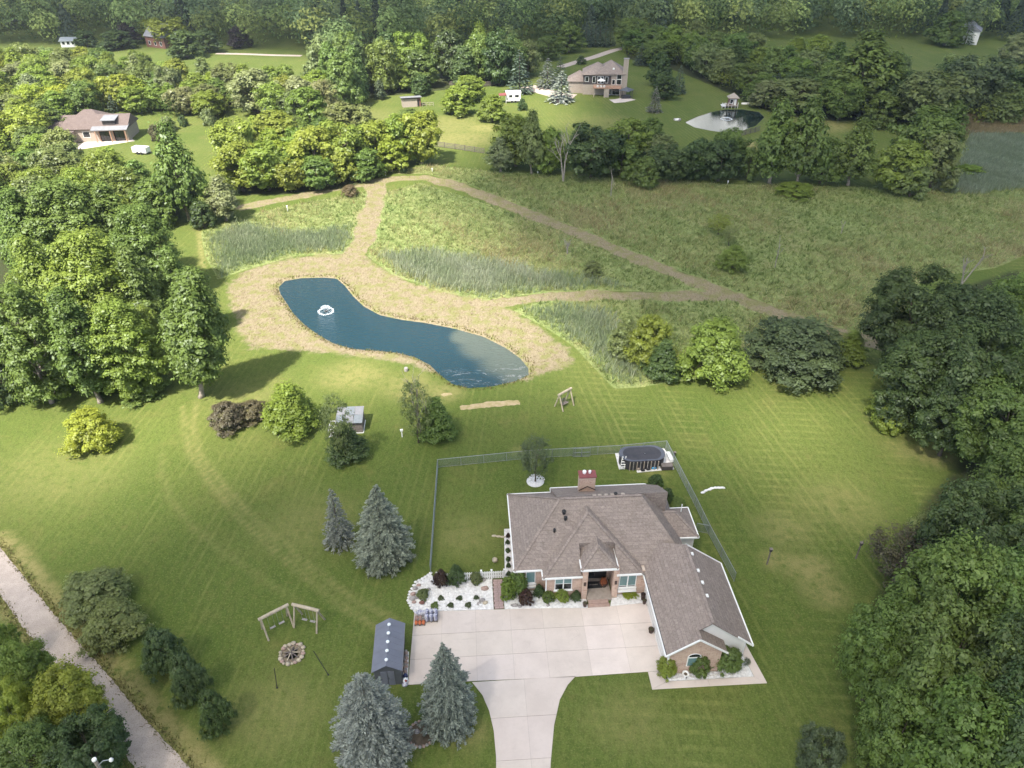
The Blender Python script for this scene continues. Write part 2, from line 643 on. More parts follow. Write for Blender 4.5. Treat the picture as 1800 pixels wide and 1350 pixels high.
M['shedwall'] = pm('shed_panel', (0.10, 0.105, 0.12), (0.085, 0.09, 0.10), 1.0, 0.6)
M['wood'] = pm('weathered_log', (0.46, 0.40, 0.30), (0.32, 0.26, 0.19), 3.0, 0.9, 0.4)
M['greywood'] = pm('grey_board', (0.20, 0.17, 0.15), (0.13, 0.11, 0.10), 3.0, 0.9, 0.4)
M['redbrown'] = pm('red_brown', (0.19, 0.09, 0.07), (0.14, 0.075, 0.06), 2.0, 0.7)
M['redcap'] = pm('red_cap', (0.24, 0.075, 0.07), (0.19, 0.06, 0.06), 2.0, 0.6)
M['orange'] = pm('orange', (0.55, 0.15, 0.05), (0.40, 0.12, 0.06), 6.0, 0.7)
M['terracotta'] = pm('brown_pot', (0.09, 0.055, 0.045), (0.06, 0.04, 0.03), 5.0, 0.6)
M['metal'] = pm('galvanised', (0.34, 0.36, 0.36), (0.28, 0.30, 0.30), 3.0, 0.4, metal=0.5)
M['stone'] = pm('field_stone', (0.50, 0.43, 0.32), (0.34, 0.29, 0.22), 4.0, 0.9, 0.6)
M['greystone'] = pm('grey_stone', (0.36, 0.33, 0.31), (0.24, 0.22, 0.21), 4.0, 0.9, 0.6)
M['pinkstone'] = pm('pink_stone', (0.42, 0.30, 0.25), (0.33, 0.23, 0.19), 4.0, 0.9, 0.6)
M['soil'] = pm('soil', (0.13, 0.10, 0.07), (0.09, 0.07, 0.05), 3.0, 1.0, 0.6, 0.05, fine=((0.22, 0.18, 0.13), 0.5))
M['ash'] = pm('ash_soil', (0.24, 0.20, 0.15), (0.17, 0.14, 0.10), 3.0, 1.0, 0.6, 0.05)
M['sand'] = pm('sandy_soil', (0.40, 0.31, 0.20), (0.27, 0.23, 0.11), 1.4, 1.0, 0.6, 0.05)
M['paver'] = pm('pink_paver', (0.40, 0.29, 0.27), (0.33, 0.24, 0.22), 6.0, 0.9, 0.3)
M['blue'] = pm('blue_plastic', (0.06, 0.30, 0.50), (0.05, 0.22, 0.42), 4.0, 0.4)
M['navy'] = pm('navy_plastic', (0.04, 0.05, 0.14), (0.03, 0.035, 0.09), 4.0, 0.5)
M['bag'] = pm('printed_bag', (0.62, 0.62, 0.66), (0.10, 0.10, 0.20), 5.0, 0.45)
M['bark'] = pm('bark', (0.15, 0.12, 0.095), (0.09, 0.07, 0.055), 5.0, 0.95, 0.5)
M['palebark'] = pm('pale_bark', (0.34, 0.29, 0.24), (0.20, 0.165, 0.13), 3.0, 0.95, 0.5)
M['deadwood'] = pm('dead_wood', (0.36, 0.32, 0.28), (0.27, 0.235, 0.20), 3.0, 0.95, 0.4)
M['tan'] = pm('tan_brick', (0.38, 0.32, 0.265), (0.31, 0.26, 0.215), 3.0, 0.9)
M['darksiding'] = pm('dark_siding', (0.075, 0.065, 0.062), (0.06, 0.05, 0.05), 2.0, 0.8)
M['deckwood'] = pm('deck_wood', (0.42, 0.26, 0.18), (0.33, 0.20, 0.14), 2.0, 0.8)
M['greyroof'] = pm('grey_roof', (0.24, 0.24, 0.25), (0.19, 0.19, 0.20), 1.0, 0.7)
M['foam'] = pm('foam', (0.85, 0.87, 0.88), (0.70, 0.74, 0.76), 4.0, 0.6)
M['wire'] = pm('wire', (0.20, 0.235, 0.22), (0.16, 0.19, 0.18), 3.0, 0.5, metal=0.4)
M['leaf'] = leaf_mat('leaf')
M['needle'] = leaf_mat('needle', 0.12, 0.03, 0.42, 1.5, 0.0)
M['grass'] = attr_col_mat('meadow_grass', 'gcol', 0.9, 0.5)
M['farleaf'] = attr_col_mat('far_leaf', 'gcol', 0.9, 0.4)
M['water'] = water_mat('pond_water', (0.012, 0.040, 0.054), (0.078, 0.098, 0.084), 0.6, 0.07)
M['water2'] = water_mat('far_pond_water', (0.010, 0.020, 0.018), (0.02, 0.035, 0.03), 0.02, 0.02)

# ------------------------------------------------------------------ plan of the place (survey polygons)
POND = gpl([(489, 503), (500, 492), (530, 487), (570, 486), (592, 488), (606, 500), (622, 520), (640, 537), (668, 552), (705, 560),
            (750, 566), (800, 576), (850, 590), (890, 610), (915, 628), (929, 645), (930, 658), (905, 669), (865, 678), (825, 681),
            (795, 674), (770, 655), (755, 640), (730, 627), (700, 619), (660, 615), (620, 612), (585, 602), (560, 588), (535, 570),
            (515, 550), (502, 530), (492, 515)])
POND2 = gpl([(1203, 214), (1225, 204), (1250, 196), (1275, 191), (1305, 191), (1335, 196), (1345, 205), (1330, 220), (1300, 231), (1280, 233), (1250, 229), (1220, 223)])
STRAW = gpl([(402, 500), (430, 476), (520, 452), (600, 447), (640, 450), (690, 485), (760, 510), (850, 528), (905, 548), (960, 585), (1005, 622),
             (1000, 645), (960, 655), (930, 668), (800, 660), (770, 655), (720, 640), (640, 628), (560, 618), (480, 612), (440, 612), (425, 590), (408, 545)])
PATHS = [([(620, 452), (638, 420), (650, 390), (657, 355), (662, 325)], 2.1),
         ([(430, 365), (500, 350), (560, 337), (620, 325), (690, 315), (745, 312), (800, 325), (860, 347), (940, 380), (1020, 411), (1100, 446),
           (1200, 486), (1280, 518), (1370, 553), (1450, 578), (1500, 592), (1550, 606)], 1.7),
         ([(850, 540), (940, 523), (1050, 519), (1150, 521), (1300, 520)], 1.5)]
MEADOW = [
    gpl([(355, 408), (450, 375), (560, 352), (645, 338), (652, 360), (640, 400), (615, 445), (520, 449), (430, 474), (385, 490), (362, 450)]),
    gpl([(672, 340), (740, 322), (860, 360), (960, 398), (1080, 450), (1180, 488), (1280, 515), (1150, 512), (1040, 510), (920, 518), (850, 529), (760, 508), (690, 482), (648, 450), (665, 390)]),
    gpl([(905, 546), (960, 528), (1100, 527), (1290, 527), (1380, 566), (1460, 597), (1480, 625), (1120, 680), (1080, 682), (1055, 655), (1010, 608), (960, 575)]),
    gpl([(690, 305), (750, 290), (850, 300), (1000, 310), (1300, 325), (1540, 330), (1640, 230), (1700, 205), (1820, 205), (1820, 440), (1750, 470), (1620, 490), (1560, 590), (1500, 585), (1380, 545), (1280, 508), (1180, 470), (1080, 430), (1000, 395), (900, 357), (820, 322), (750, 305)]),
]


def pt_poly(x, y, poly):
    ins = np.zeros(len(x), bool)
    n = len(poly)
    for i in range(n):
        x1, y1 = poly[i]
        x2, y2 = poly[(i + 1) % n]
        c = (y1 > y) != (y2 > y)
        if y2 != y1:
            ins ^= c & (x < (x2 - x1) * (y - y1) / (y2 - y1) + x1)
    return ins


def seg_dist(x, y, pts, closed=False):
    d = np.full(len(x), 1e9)
    n = len(pts)
    for i in range(n if closed else n - 1):
        x1, y1 = pts[i]
        x2, y2 = pts[(i + 1) % n]
        dx, dy = x2 - x1, y2 - y1
        t = np.clip(((x - x1) * dx + (y - y1) * dy) / (dx * dx + dy * dy + 1e-9), 0, 1)
        d = np.minimum(d, np.hypot(x - x1 - t * dx, y - y1 - t * dy))
    return d


def sdf(x, y, poly):
    d = seg_dist(x, y, poly, True)
    return np.where(pt_poly(x, y, poly), -d, d)


def smooth(v, a, b):
    t = np.clip((v - a) / (b - a), 0, 1)
    return t * t * (3 - 2 * t)


def straw_field(x, y):
    s = smooth(-sdf(x, y, STRAW), -2.6, 2.2)
    for pl, wd in PATHS:
        wv = wd * (1 + 0.22 * np.sin(x * 0.37 + 0.5) * np.sin(y * 0.29) + 0.12 * np.sin(x * 0.9 - y * 0.7))
        s = np.maximum(s, smooth(wv - seg_dist(x, y, gpl(pl)), -0.8, 0.7))
    return s


def meadow_field(x, y):
    m = np.zeros(len(x))
    for p in MEADOW:
        m = np.maximum(m, smooth(-sdf(x, y, p), -0.9, 0.6))
    return m


# ------------------------------------------------------------------ ground sheet
def axis(parts):
    out = []
    for a, b, s in parts:
        out += list(np.arange(a, b, s))
    return np.array(out)


def geo(a, b, n):
    return list(np.geomspace(a, b, n))


xs = np.array([-v for v in geo(190, 6000, 10)[::-1]] + list(np.arange(-180, -75, 1.6)) + list(np.arange(-75, 75, 0.55)) + list(np.arange(75, 181, 1.6)) + geo(190, 6000, 10))
ys = np.array([-v for v in geo(20, 4000, 8)[::-1]] + list(np.arange(-8, 14, 2)) + list(np.arange(14, 125, 0.5)) + list(np.arange(125, 240, 0.9)) + list(np.arange(240, 460, 2.5)) + geo(465, 7000, 12))
GX, GY = np.meshgrid(xs, ys)
gx, gy = GX.ravel(), GY.ravel()
gz = np.zeros(len(gx))
near = (np.abs(gx) < 260) & (gy > 0) & (gy < 480)
at_straw = np.zeros(len(gx))
at_mead = np.zeros(len(gx))
at_dry = np.zeros(len(gx))
at_wood = np.zeros(len(gx))
at_mud = np.zeros(len(gx))
nx, ny = gx[near], gy[near]
at_straw[near] = straw_field(nx, ny)
at_mead[near] = meadow_field(nx, ny)
pd = sdf(nx, ny, POND)
pd2 = sdf(nx, ny, POND2)
zz = np.zeros(len(nx))
zz = np.where(pd < 0.7, -0.55 * smooth(-pd, -0.7, 1.4), zz)
zz = np.where(pd2 < 0.7, -0.55 * smooth(-pd2, -0.7, 1.8), zz)
gz[near] = zz
at_mud[near] = np.maximum(smooth(-pd, -0.25, 0.5), smooth(-pd2, -0.3, 0.5))
dry = np.zeros(len(nx))
for pl, wd, k in [([(322, 715), (325, 760), (335, 800), (370, 850), (430, 920), (520, 1000), (600, 1065), (690, 1120)], 0.12, 0.75),
                  ([(345, 705), (340, 750), (352, 800), (390, 850), (460, 925), (545, 995), (620, 1050), (700, 1095)], 0.12, 0.75),
                  ([(350, 400), (352, 430), (357, 470)], 0.3, 0.9), ([(285, 800), (283, 830), (300, 880), (340, 930), (450, 1010), (560, 1085)], 0.08, 0.5),
                  ([(0, 950), (70, 1036), (130, 1105), (182, 1162), (264, 1258), (345, 1345), (390, 1400)], 1.2, 0.9),
                  ([(0, 1055), (36, 1105), (70, 1150), (102, 1192), (170, 1272)], 0.8, 0.8)]:
    dry = np.maximum(dry, k * smooth(-seg_dist(nx, ny, gpl(pl)), -wd - 0.5, -wd + 0.4))
for cx, cy, r, k in [(1380, 930, 5, 0.45), (1420, 1000, 4, 0.7), (1450, 1040, 3.5, 0.6), (1365, 985, 2.5, 0.7), (1640, 800, 4, 0.7), (820, 940, 5, 0.35), (600, 950, 2.2, 0.7),
                     (560, 920, 9, 0.3), (1480, 890, 8, 0.35), (480, 1250, 6, 0.35), (1100, 1260, 5, 0.3), (620, 660, 7, 0.5), (720, 680, 6, 0.5), (780, 690, 4, 0.6), (1600, 790, 4, 0.4),
                     (450, 700, 8, 0.3), (100, 830, 12, 0.3), (810, 245, 14, 0.6), (780, 220, 18, 0.5), (850, 225, 8, 0.7), (1450, 220, 12, 0.8), (1690, 215, 14, 0.8), (1320, 255, 6, 0.9),
                     (1050, 215, 16, 0.3), (1760, 215, 14, 0.8), (640, 205, 16, 0.35), (300, 290, 5, 0.2), (820, 1290, 2.5, 0.5), (1150, 830, 2.0, 0.4), (912, 790, 1.5, 0.35)]:
    c = gp(cx, cy)
    dry = np.maximum(dry, k * smooth(-np.hypot(nx - c[0], (ny - c[1]) * 1.2), -r, -r * 0.2))
at_dry[near] = dry

# ------------------------------------------------------------------ where the woods stand
WOOD_FILL = {
    'dense wood behind the brown-roofed house': gpl([(-60, 88), (130, 92), (250, 100), (330, 118), (420, 120), (520, 122), (570, 140), (590, 170), (540, 180), (430, 178), (330, 190), (250, 188), (215, 172), (110, 188), (60, 215), (-60, 220)], 7),
    'dense wood between the brown-roofed house and the tall poplars': gpl([(-60, 245), (70, 232), (120, 262), (190, 272), (250, 288), (290, 300), (300, 330), (240, 360), (140, 360), (-60, 360)], 6),
    'thicket between the yard of the brown-roofed house and the meadow': gpl([(400, 235), (500, 215), (560, 222), (640, 225), (700, 228), (690, 262), (600, 290), (480, 300), (420, 300)], 5),
    'tree bank above the far lawn': gpl([(560, 120), (700, 100), (800, 95), (900, 85), (930, 95), (880, 110), (760, 118), (640, 130), (600, 150)], 7),
    'wooded slope beyond the far pond': gpl([(1100, 50), (1250, 60), (1400, 75), (1500, 90), (1560, 110), (1660, 125), (1820, 135), (1820, 175), (1700, 172), (1560, 165), (1440, 165), (1360, 150), (1260, 110), (1200, 88), (1110, 68)], 7),
    'dark wood at the right edge beyond the mown lawn': gpl([(1720, 430), (1820, 400), (1830, 640), (1830, 760), (1780, 760), (1690, 620), (1660, 520)], 8),
}
NOGO_YARD = [gpl([(80, 205), (225, 190), (300, 194), (430, 190), (480, 215), (420, 258), (280, 268), (250, 290), (190, 285), (120, 262)])]
for p in WOOD_FILL.values():
    at_wood[near] = np.maximum(at_wood[near], smooth(-sdf(nx, ny, p), -3, 1.5))
for p in [gpl([(-60, 360), (250, 380), (290, 470), (280, 600), (240, 690), (150, 690), (60, 655), (-80, 700)]),
          gpl([(1560, 600), (1640, 620), (1700, 780), (1660, 830), (1600, 900), (1560, 960), (1530, 1100), (1540, 1200), (1500, 1300), (1520, 1420), (1900, 1420), (1900, 600)])]:
    at_wood[near] = np.maximum(at_wood[near], 0.9 * smooth(-sdf(nx, ny, p), -2.5, 3.0))
for p in NOGO_YARD:
    at_wood[near] = np.minimum(at_wood[near], smooth(sdf(nx, ny, p), -1, 3))
cols_n, rows_n = len(xs), len(ys)
ii = np.arange(rows_n * cols_n).reshape(rows_n, cols_n)
faces = np.stack([ii[:-1, :-1], ii[:-1, 1:], ii[1:, 1:], ii[1:, :-1]], -1).reshape(-1, 4)
me = np_mesh('ground', np.stack([gx, gy, gz], 1), faces, M['ground'], {'straw': at_straw, 'meadow': at_mead, 'dry': at_dry, 'wood': at_wood, 'mud': at_mud})
me.polygons.foreach_set('use_smooth', np.ones(len(me.polygons), bool))
tag(link('ground', me), kind='structure')


def water(name, poly, mat, z, shallow_pts, scum_pts=()):
    x0, x1 = min(p[0] for p in poly) - 1, max(p[0] for p in poly) + 1
    y0, y1 = min(p[1] for p in poly) - 1, max(p[1] for p in poly) + 1
    ax, ay = np.arange(x0, x1, 0.6), np.arange(y0, y1, 0.6)
    X, Y = np.meshgrid(ax, ay)
    x, y = X.ravel(), Y.ravel()
    d = sdf(x, y, poly)
    sh = 0.35 * smooth(d, -1.2, 0.2)
    for cx, cy, r in shallow_pts:
        c = gp(cx, cy)
        sh = np.maximum(sh, smooth(-np.hypot(x - c[0], y - c[1]), -r, -r * 0.3))
    sc = np.zeros(len(x))
    for cx, cy, r in scum_pts:
        c = gp(cx, cy)
        sc = np.maximum(sc, smooth(-np.hypot(x - c[0], y - c[1]), -r, -r * 0.4))
    idx = np.arange(len(x)).reshape(len(ay), len(ax))
    F = np.stack([idx[:-1, :-1], idx[:-1, 1:], idx[1:, 1:], idx[1:, :-1]], -1).reshape(-1, 4)
    keep = d[F].min(1) < 0.35
    me = np_mesh(name, np.stack([x, y, np.full(len(x), z)], 1), F[keep], mat, {'shallow': sh, 'scum': sc})
    return tag(link(name, me), kind='structure')


water('pond_water', POND, M['water'], -0.17, [(905, 630, 8), (860, 605, 7), (925, 655, 6), (820, 590, 4)], [(870, 672, 6), (925, 655, 4), (820, 678, 4), (800, 670, 4)])
water('far_pond_water', POND2, M['water2'], -0.17, [(1215, 215, 4)])

# gravel road ---------------------------------------------------------------
def strip(name, left, right, mat, z, kind='structure', sub=1):
    v, f = [], []
    n = len(left)
    for a, b in zip(left, right):
        v += [(a[0], a[1], z), (b[0], b[1], z)]
    for i in range(n - 1):
        f.append((2 * i, 2 * i + 1, 2 * i + 3, 2 * i + 2))
    me = bpy.data.meshes.new(name)
    me.from_pydata(v, [], f)
    me.materials.append(mat)
    return tag(link(name, me), kind=kind)


def resample(pts, step, jitter=0.0, seed=1):
    rr = random.Random(seed)
    out = []
    for i in range(len(pts) - 1):
        a, b = Vector(pts[i]), Vector(pts[i + 1])
        n = max(1, int((b - a).length / step))
        for k in range(n):
            p = a.lerp(b, k / n)
            out.append((p.x + rr.uniform(-jitter, jitter), p.y + rr.uniform(-jitter, jitter)))
    out.append(tuple(pts[-1]))
    return out


_a = [(-100, 850), (0, 962), (64, 1042), (121, 1110), (172, 1166), (254, 1263), (334, 1350), (380, 1400)]
_b = [(-100, 925), (0, 1046), (36, 1096), (70, 1140), (102, 1182), (170, 1262), (234, 1346), (280, 1400)]
L0, R0 = gpl(_a), gpl(_b)
LL, RR = [], []
rr_ = random.Random(3)
for i in range(len(L0) - 1):
    for k in range(18):
        t = k / 18
        la = Vector(L0[i]).lerp(Vector(L0[i + 1]), t)
        ra = Vector(R0[i]).lerp(Vector(R0[i + 1]), t)
        d = (la - ra).normalized()
        LL.append(tuple(la + d * rr_.uniform(-0.09, 0.09)))
        RR.append(tuple(ra + d * rr_.uniform(-0.09, 0.09)))
strip('gravel_road', LL, RR, M['gravel'], 0.006)

VR = []
rv_ = np.random.default_rng(12)
for edge_, sg in ((L0, 1), (R0, -1)):
    for i in range(len(edge_) - 1):
        a, b = Vector(edge_[i]), Vector(edge_[i + 1])
        nn_ = Vector((-(b - a).y, (b - a).x)).normalized() * -sg
        for k in range(int((b - a).length / 0.02)):
            q = a.lerp(b, rv_.uniform()) + nn_ * (rv_.normal(-0.22, 0.26))
            VR.append((q.x, q.y))
VR = np.array(VR)
m_ = len(VR)
a = rv_.uniform(0, 6.28, m_)
V = np.stack([np.stack([VR[:, 0] - np.cos(a) * 0.04, VR[:, 1] - np.sin(a) * 0.04, np.zeros(m_)], 1), np.stack([VR[:, 0] + np.cos(a) * 0.04, VR[:, 1] + np.sin(a) * 0.04, np.zeros(m_)], 1),
              np.stack([VR[:, 0] + rv_.normal(0, 0.12, m_), VR[:, 1] + rv_.normal(0, 0.12, m_), rv_.uniform(0.06, 0.28, m_)], 1)], 1).reshape(-1, 3)
pal = np.array([(0.27, 0.22, 0.10), (0.15, 0.16, 0.045), (0.20, 0.165, 0.075), (0.11, 0.13, 0.035)])
C = np.repeat(pal[rv_.integers(0, 4, m_)] * rv_.uniform(0.7, 1.2, (m_, 1)), 3, 0)
tag(link('verge_grass', np_mesh('verge_grass', V, np.arange(len(V)).reshape(-1, 3), M['grass'], None, {'gcol': C})), 'dry grass fringe along both edges of the gravel road', 'grass', None, 'stuff')
# far lane, drive and yard surfaces
def lane(name, px, wd, mat, z=0.006):
    p = [Vector(q) for q in gpl(px)]
    l, r = [], []
    for i in range(len(p)):
        d = (p[min(i + 1, len(p) - 1)] - p[max(i - 1, 0)]).normalized()
        nrm = Vector((-d.y, d.x))
        l.append(tuple(p[i] + nrm * wd / 2))
        r.append(tuple(p[i] - nrm * wd / 2))
    return strip(name, l, r, mat, z)


lane('far_drive', [(925, 152), (955, 160), (985, 168), (1010, 170)], 7.0, M['gravel'])
lane('far_lane', [(985, 118), (1020, 107), (1045, 100), (1065, 93), (1080, 88), (1100, 84)], 3.6, M['gravel'])
lane('far_lane', [(380, 94), (430, 95), (480, 97), (530, 98)], 3.0, M['gravel'])
lane('far_yard_slab', [(110, 262), (160, 254), (200, 248), (232, 243)], 6.0, M['concrete'])

# ------------------------------------------------------------------ foliage meshes
def rand_unit(n, r):
    v = r.normal(size=(n, 3))
    return v / np.linalg.norm(v, axis=1, keepdims=True)


def cards(P, N, size, asp, r, roll=None):
    """diamond leaf sprays at P facing N"""
    n = len(P)
    ref = rand_unit(n, r)
    T = np.cross(N, ref)
    T /= np.linalg.norm(T, axis=1, keepdims=True) + 1e-9
    if roll is not None:
        T = roll / (np.linalg.norm(roll, axis=1, keepdims=True) + 1e-9)
        N = np.cross(T, np.cross(N, T))
        N /= np.linalg.norm(N, axis=1, keepdims=True) + 1e-9
    B = np.cross(N, T)
    s = size[:, None]
    V = np.stack([P - T * s, P - B * s * asp + N * s * 0.12, P + T * s, P + B * s * asp + N * s * 0.12], 1).reshape(-1, 3)
    F = np.arange(4 * n).reshape(n, 4)
    return V, F


def crown_cards(seed, R=5.0, z0=3.0, z1=13.0, prof='round', ncl=70, lpc=120, ls=0.34, rc=(0.17, 0.28), gaps=0.0):
    r = np.random.default_rng(seed)
    C, RC = [], []
    H = z1 - z0
    tries = 0
    while len(C) < ncl and tries < ncl * 60:
        tries += 1
        t = r.uniform(0.0, 1)
        if prof == 'round':
            rad = math.sqrt(max(0, 1 - ((t - 0.45) / 0.58) ** 2))
        elif prof == 'tall':
            rad = (0.55 + 0.45 * math.sin(math.pi * min(1, t * 1.25))) * (1 - t ** 4) * (0.75 + 0.25 * t)
        elif prof == 'dome':
            rad = math.sqrt(max(0, 1 - t ** 2.0)) * (0.88 + 0.12 * min(1, t * 6))
        elif prof == 'cone':
            rad = (1 - t) ** 0.75 * (0.8 + 0.2 * min(1, t * 8)) + 0.05
        else:
            rad = math.sqrt(max(0, 1 - ((t - 0.6) / 0.62) ** 2))
        a = r.uniform(0, 2 * math.pi)
        lob = 1 + 0.16 * math.sin(3 * a + seed) + 0.10 * math.sin(5 * a + 2.1 * seed + 4 * t)
        k = r.uniform(0.35, 1.0) ** 0.6
        c = np.array([math.cos(a) * rad * R * k * lob * 0.88, math.sin(a) * rad * R * k * lob * 0.88, z0 + H * (0.05 + 0.88 * t)])
        q = r.uniform(*rc) * R
        if any(np.linalg.norm((c - d) / np.array([1, 1, 0.85])) < 0.78 * (q + e) * 0.75 for d, e in zip(C, RC)):
            if r.uniform() > 0.12:
                continue
        C.append(c)
        RC.append(q)
    C, RC = np.array(C), np.array(RC)
    n = len(C) * lpc
    ci = np.repeat(np.arange(len(C)), lpc)
    D = rand_unit(n, r)
    D[:, 2] = np.where(r.uniform(size=n) < 0.45, np.abs(D[:, 2]), D[:, 2])
    q = np.abs(r.normal(0.78, 0.26, n))
    stray = r.uniform(size=n) < 0.16
    q = np.where(stray, q * r.uniform(1.1, 1.7, n), q)
    flat = np.array([1.05, 1.05, 0.8])
    P = C[ci] + D * flat * (RC[ci] * q)[:, None]
    out = P - np.array([0, 0, z0 + 0.4 * H])
    out /= np.linalg.norm(out, axis=1, keepdims=True)
    N = D * 0.9 + out * 0.35 + rand_unit(n, r) * 0.5 + np.array([0, 0, 0.6])
    N /= np.linalg.norm(N, axis=1, keepdims=True)
    size = ls * np.clip(r.lognormal(-0.05, 0.38, n), 0.4, 2.0)
    V, F = cards(P, N, size, 0.55, r)
    tc = r.uniform(0, 1, len(C)) ** 1.3
    tint = np.clip(0.55 * tc[ci] + 0.45 * r.uniform(size=n), 0, 1)
    return V, F, np.repeat(tint, 4), C, RC


def spruce_cards(seed, R=3.0, H=10.0, whorls=24, per=15, sprays=11, ls=0.42, full=0.8):
    r = np.random.default_rng(seed)
    P, T, N, S, TI = [], [], [], [], []
    for k in range(whorls):
        t = (k + 0.3) / whorls
        z = H * (0.03 + 0.95 * t)
        prf = (1 - t) ** full if full > 0 else (1 - t ** -full) ** 0.95 * (0.84 + 0.16 * min(1, t * 4))
        rad = R * prf * r.uniform(0.86, 1.08) + 0.10
        nb = max(4, int(per * (0.35 + 0.65 * (1 - t))))
        a0 = r.uniform(0, 6.28)
        for j in range(nb):
            a = a0 + 2 * math.pi * j / nb + r.uniform(-0.18, 0.18)
            L = rad * r.uniform(0.74, 1.1)
            d = np.array([math.cos(a), math.sin(a), 0])
            side = np.array([-d[1], d[0], 0])
            bt = r.uniform(0, 1)
            ns = max(3, int(sprays * (0.4 + 0.6 * L / R)))
            zz = z + r.uniform(-0.25, 0.25)
            for i in range(ns):
                u = 0.30 + 0.72 * ((i + r.uniform(0, 1)) / ns) ** 0.7
                sp = L * 0.20 * (1.2 - u) + 0.07
                off = r.uniform(-1, 1) * sp
                drop = -0.22 * L * u * u + 0.10 * L * max(0, u - 0.75)
                p = d * (L * u) + side * off + np.array([0, 0, zz + drop + r.uniform(-0.05, 0.05)])
                dirn = d * r.uniform(0.6, 1.0) + side * (off / (sp + 1e-3)) * 0.8 + np.array([0, 0, r.uniform(-0.3, 0.30)])
                P.append(p)
                T.append(dirn)
                N.append(np.array([0, 0, 1.0]) + d * 0.55 + r.normal(size=3) * 0.35)
                S.append(ls * r.uniform(0.6, 1.2) * (0.6 + 0.4 * (1 - t)))
                TI.append(np.clip(0.35 * bt + 0.5 * r.uniform() + 0.25 * (u - 0.5), 0, 1))
    P, T, N, S = np.array(P), np.array(T), np.array(N), np.array(S)
    V, F = cards(P, N, S, 0.46, r, T)
    return V, F, np.repeat(np.array(TI), 4)


def limb_mesh(name, seed, H=13.0, z0=3.0, r0=0.26, C=None, mat=None, lean=0.0):
    r = random.Random(seed)
    mb = MB()
    top = H * 0.72
    pts = [(0, 0, -0.15), (0.05, 0.0, 0.5), (r.uniform(-.15, .15), r.uniform(-.15, .15), z0 * 0.8),
           (r.uniform(-.3, .3), r.uniform(-.3, .3), (z0 + top) / 2), (r.uniform(-.4, .4), r.uniform(-.4, .4), top)]
    mb.tube(pts, [r0 * 1.5, r0 * 1.1, r0 * 0.85, r0 * 0.5, r0 * 0.15], 7)
    if C is not None:
        for c in C[::max(1, len(C) // 12)]:
            s = max(z0 * 0.75, min(c[2] - 1.5, top * 0.9) * r.uniform(0.6, 0.9))
            b = Vector((0, 0, s))
            e = Vector(c)
            mid = b.lerp(e, 0.5) + Vector((0, 0, -0.15 * (e - b).length * 0.5))
            mb.tube([b, mid, e], [r0 * 0.36, r0 * 0.22, r0 * 0.07], 5)
    return mb.mesh(name, mat or M['bark'], True)


def foliage(name, *a, mat='leaf', **kw):
    V, F, t, C, RC = crown_cards(*a, **kw)
    return np_mesh(name, V, F, M[mat], {'tint': t}), C


# library of tree forms: nominal R and H, crown mesh, trunk mesh
LIB = {}


def add_form(key, seed, R, H, z0, prof, ncl, lpc, ls, rc=(0.17, 0.28), trunk=0.26, mat=None, bark=None):
    cm, C = foliage('crown', seed, R, z0, H, prof, ncl, lpc, ls, rc)
    LIB[key] = (R, H, cm, limb_mesh('trunk', seed, H, z0, trunk, C, bark))


# near forms (fine leaves)
add_form('oak0', 1, 6.0, 14.0, 2.0, 'round', 190, 230, 0.16, (0.07, 0.20))
add_form('oak1', 2, 6.0, 14.0, 1.8, 'spread', 200, 225, 0.16, (0.07, 0.19))
add_form('oak2', 3, 6.0, 15.0, 1.4, 'round', 190, 230, 0.165, (0.07, 0.21))
add_form('pop0', 4, 4.2, 18.0, 1.4, 'tall', 175, 215, 0.165, (0.09, 0.27), 0.30, bark=M['palebark'])
add_form('pop1', 5, 4.4, 18.0, 1.8, 'tall', 170, 220, 0.165, (0.09, 0.27), 0.30, bark=M['palebark'])
add_form('pop2', 10, 5.0, 18.0, 0.8, 'round', 190, 215, 0.165, (0.08, 0.24), 0.30, bark=M['palebark'])
add_form('round', 6, 3.0, 6.0, 0.35, 'dome', 140, 180, 0.09, (0.08, 0.21), 0.12)
add_form('cone', 7, 2.4, 7.0, 0.5, 'cone', 120, 170, 0.095, (0.09, 0.26), 0.12)
add_form('shrub', 8, 2.0, 3.0, 0.1, 'dome', 120, 150, 0.07, (0.08, 0.20), 0.07)
add_form('airy', 9, 2.2, 6.5, 1.3, 'round', 80, 75, 0.07, (0.11, 0.28), 0.09)
# middle-distance forms
add_form('mid0', 11, 5.0, 11.0, 1.2, 'round', 80, 120, 0.27, (0.12, 0.25))
add_form('mid1', 12, 5.0, 11.0, 0.8, 'dome', 85, 115, 0.27, (0.12, 0.23))
add_form('mid2', 13, 4.4, 13.0, 1.5, 'tall', 75, 120, 0.26, (0.15, 0.29), bark=M['palebark'])
add_form('mid3', 14, 5.2, 11.0, 1.0, 'spread', 82, 115, 0.28, (0.12, 0.25))
add_form('mid4', 16, 5.0, 11.0, 0.8, 'round', 60, 150, 0.26, (0.15, 0.30))
add_form('mid5', 17, 4.6, 12.0, 0.6, 'cone', 75, 120, 0.26, (0.14, 0.27))
add_form('bush', 15, 2.4, 3.2, 0.1, 'dome', 50, 80, 0.16, (0.14, 0.25), 0.07)


def add_spruce(key, seed, R, H, **kw):
    V, F, t = spruce_cards(seed, R, H, **kw)
    cm = np_mesh('needles', V, F, M['needle'], {'tint': t})
    mb = MB().tube([(0, 0, -0.1), (0, 0, H * 0.5), (0, 0, H * 0.98)], [R * 0.065, R * 0.04, 0.015], 7)
    LIB[key] = (R, H, cm, mb.mesh('trunk', M['bark'], True))


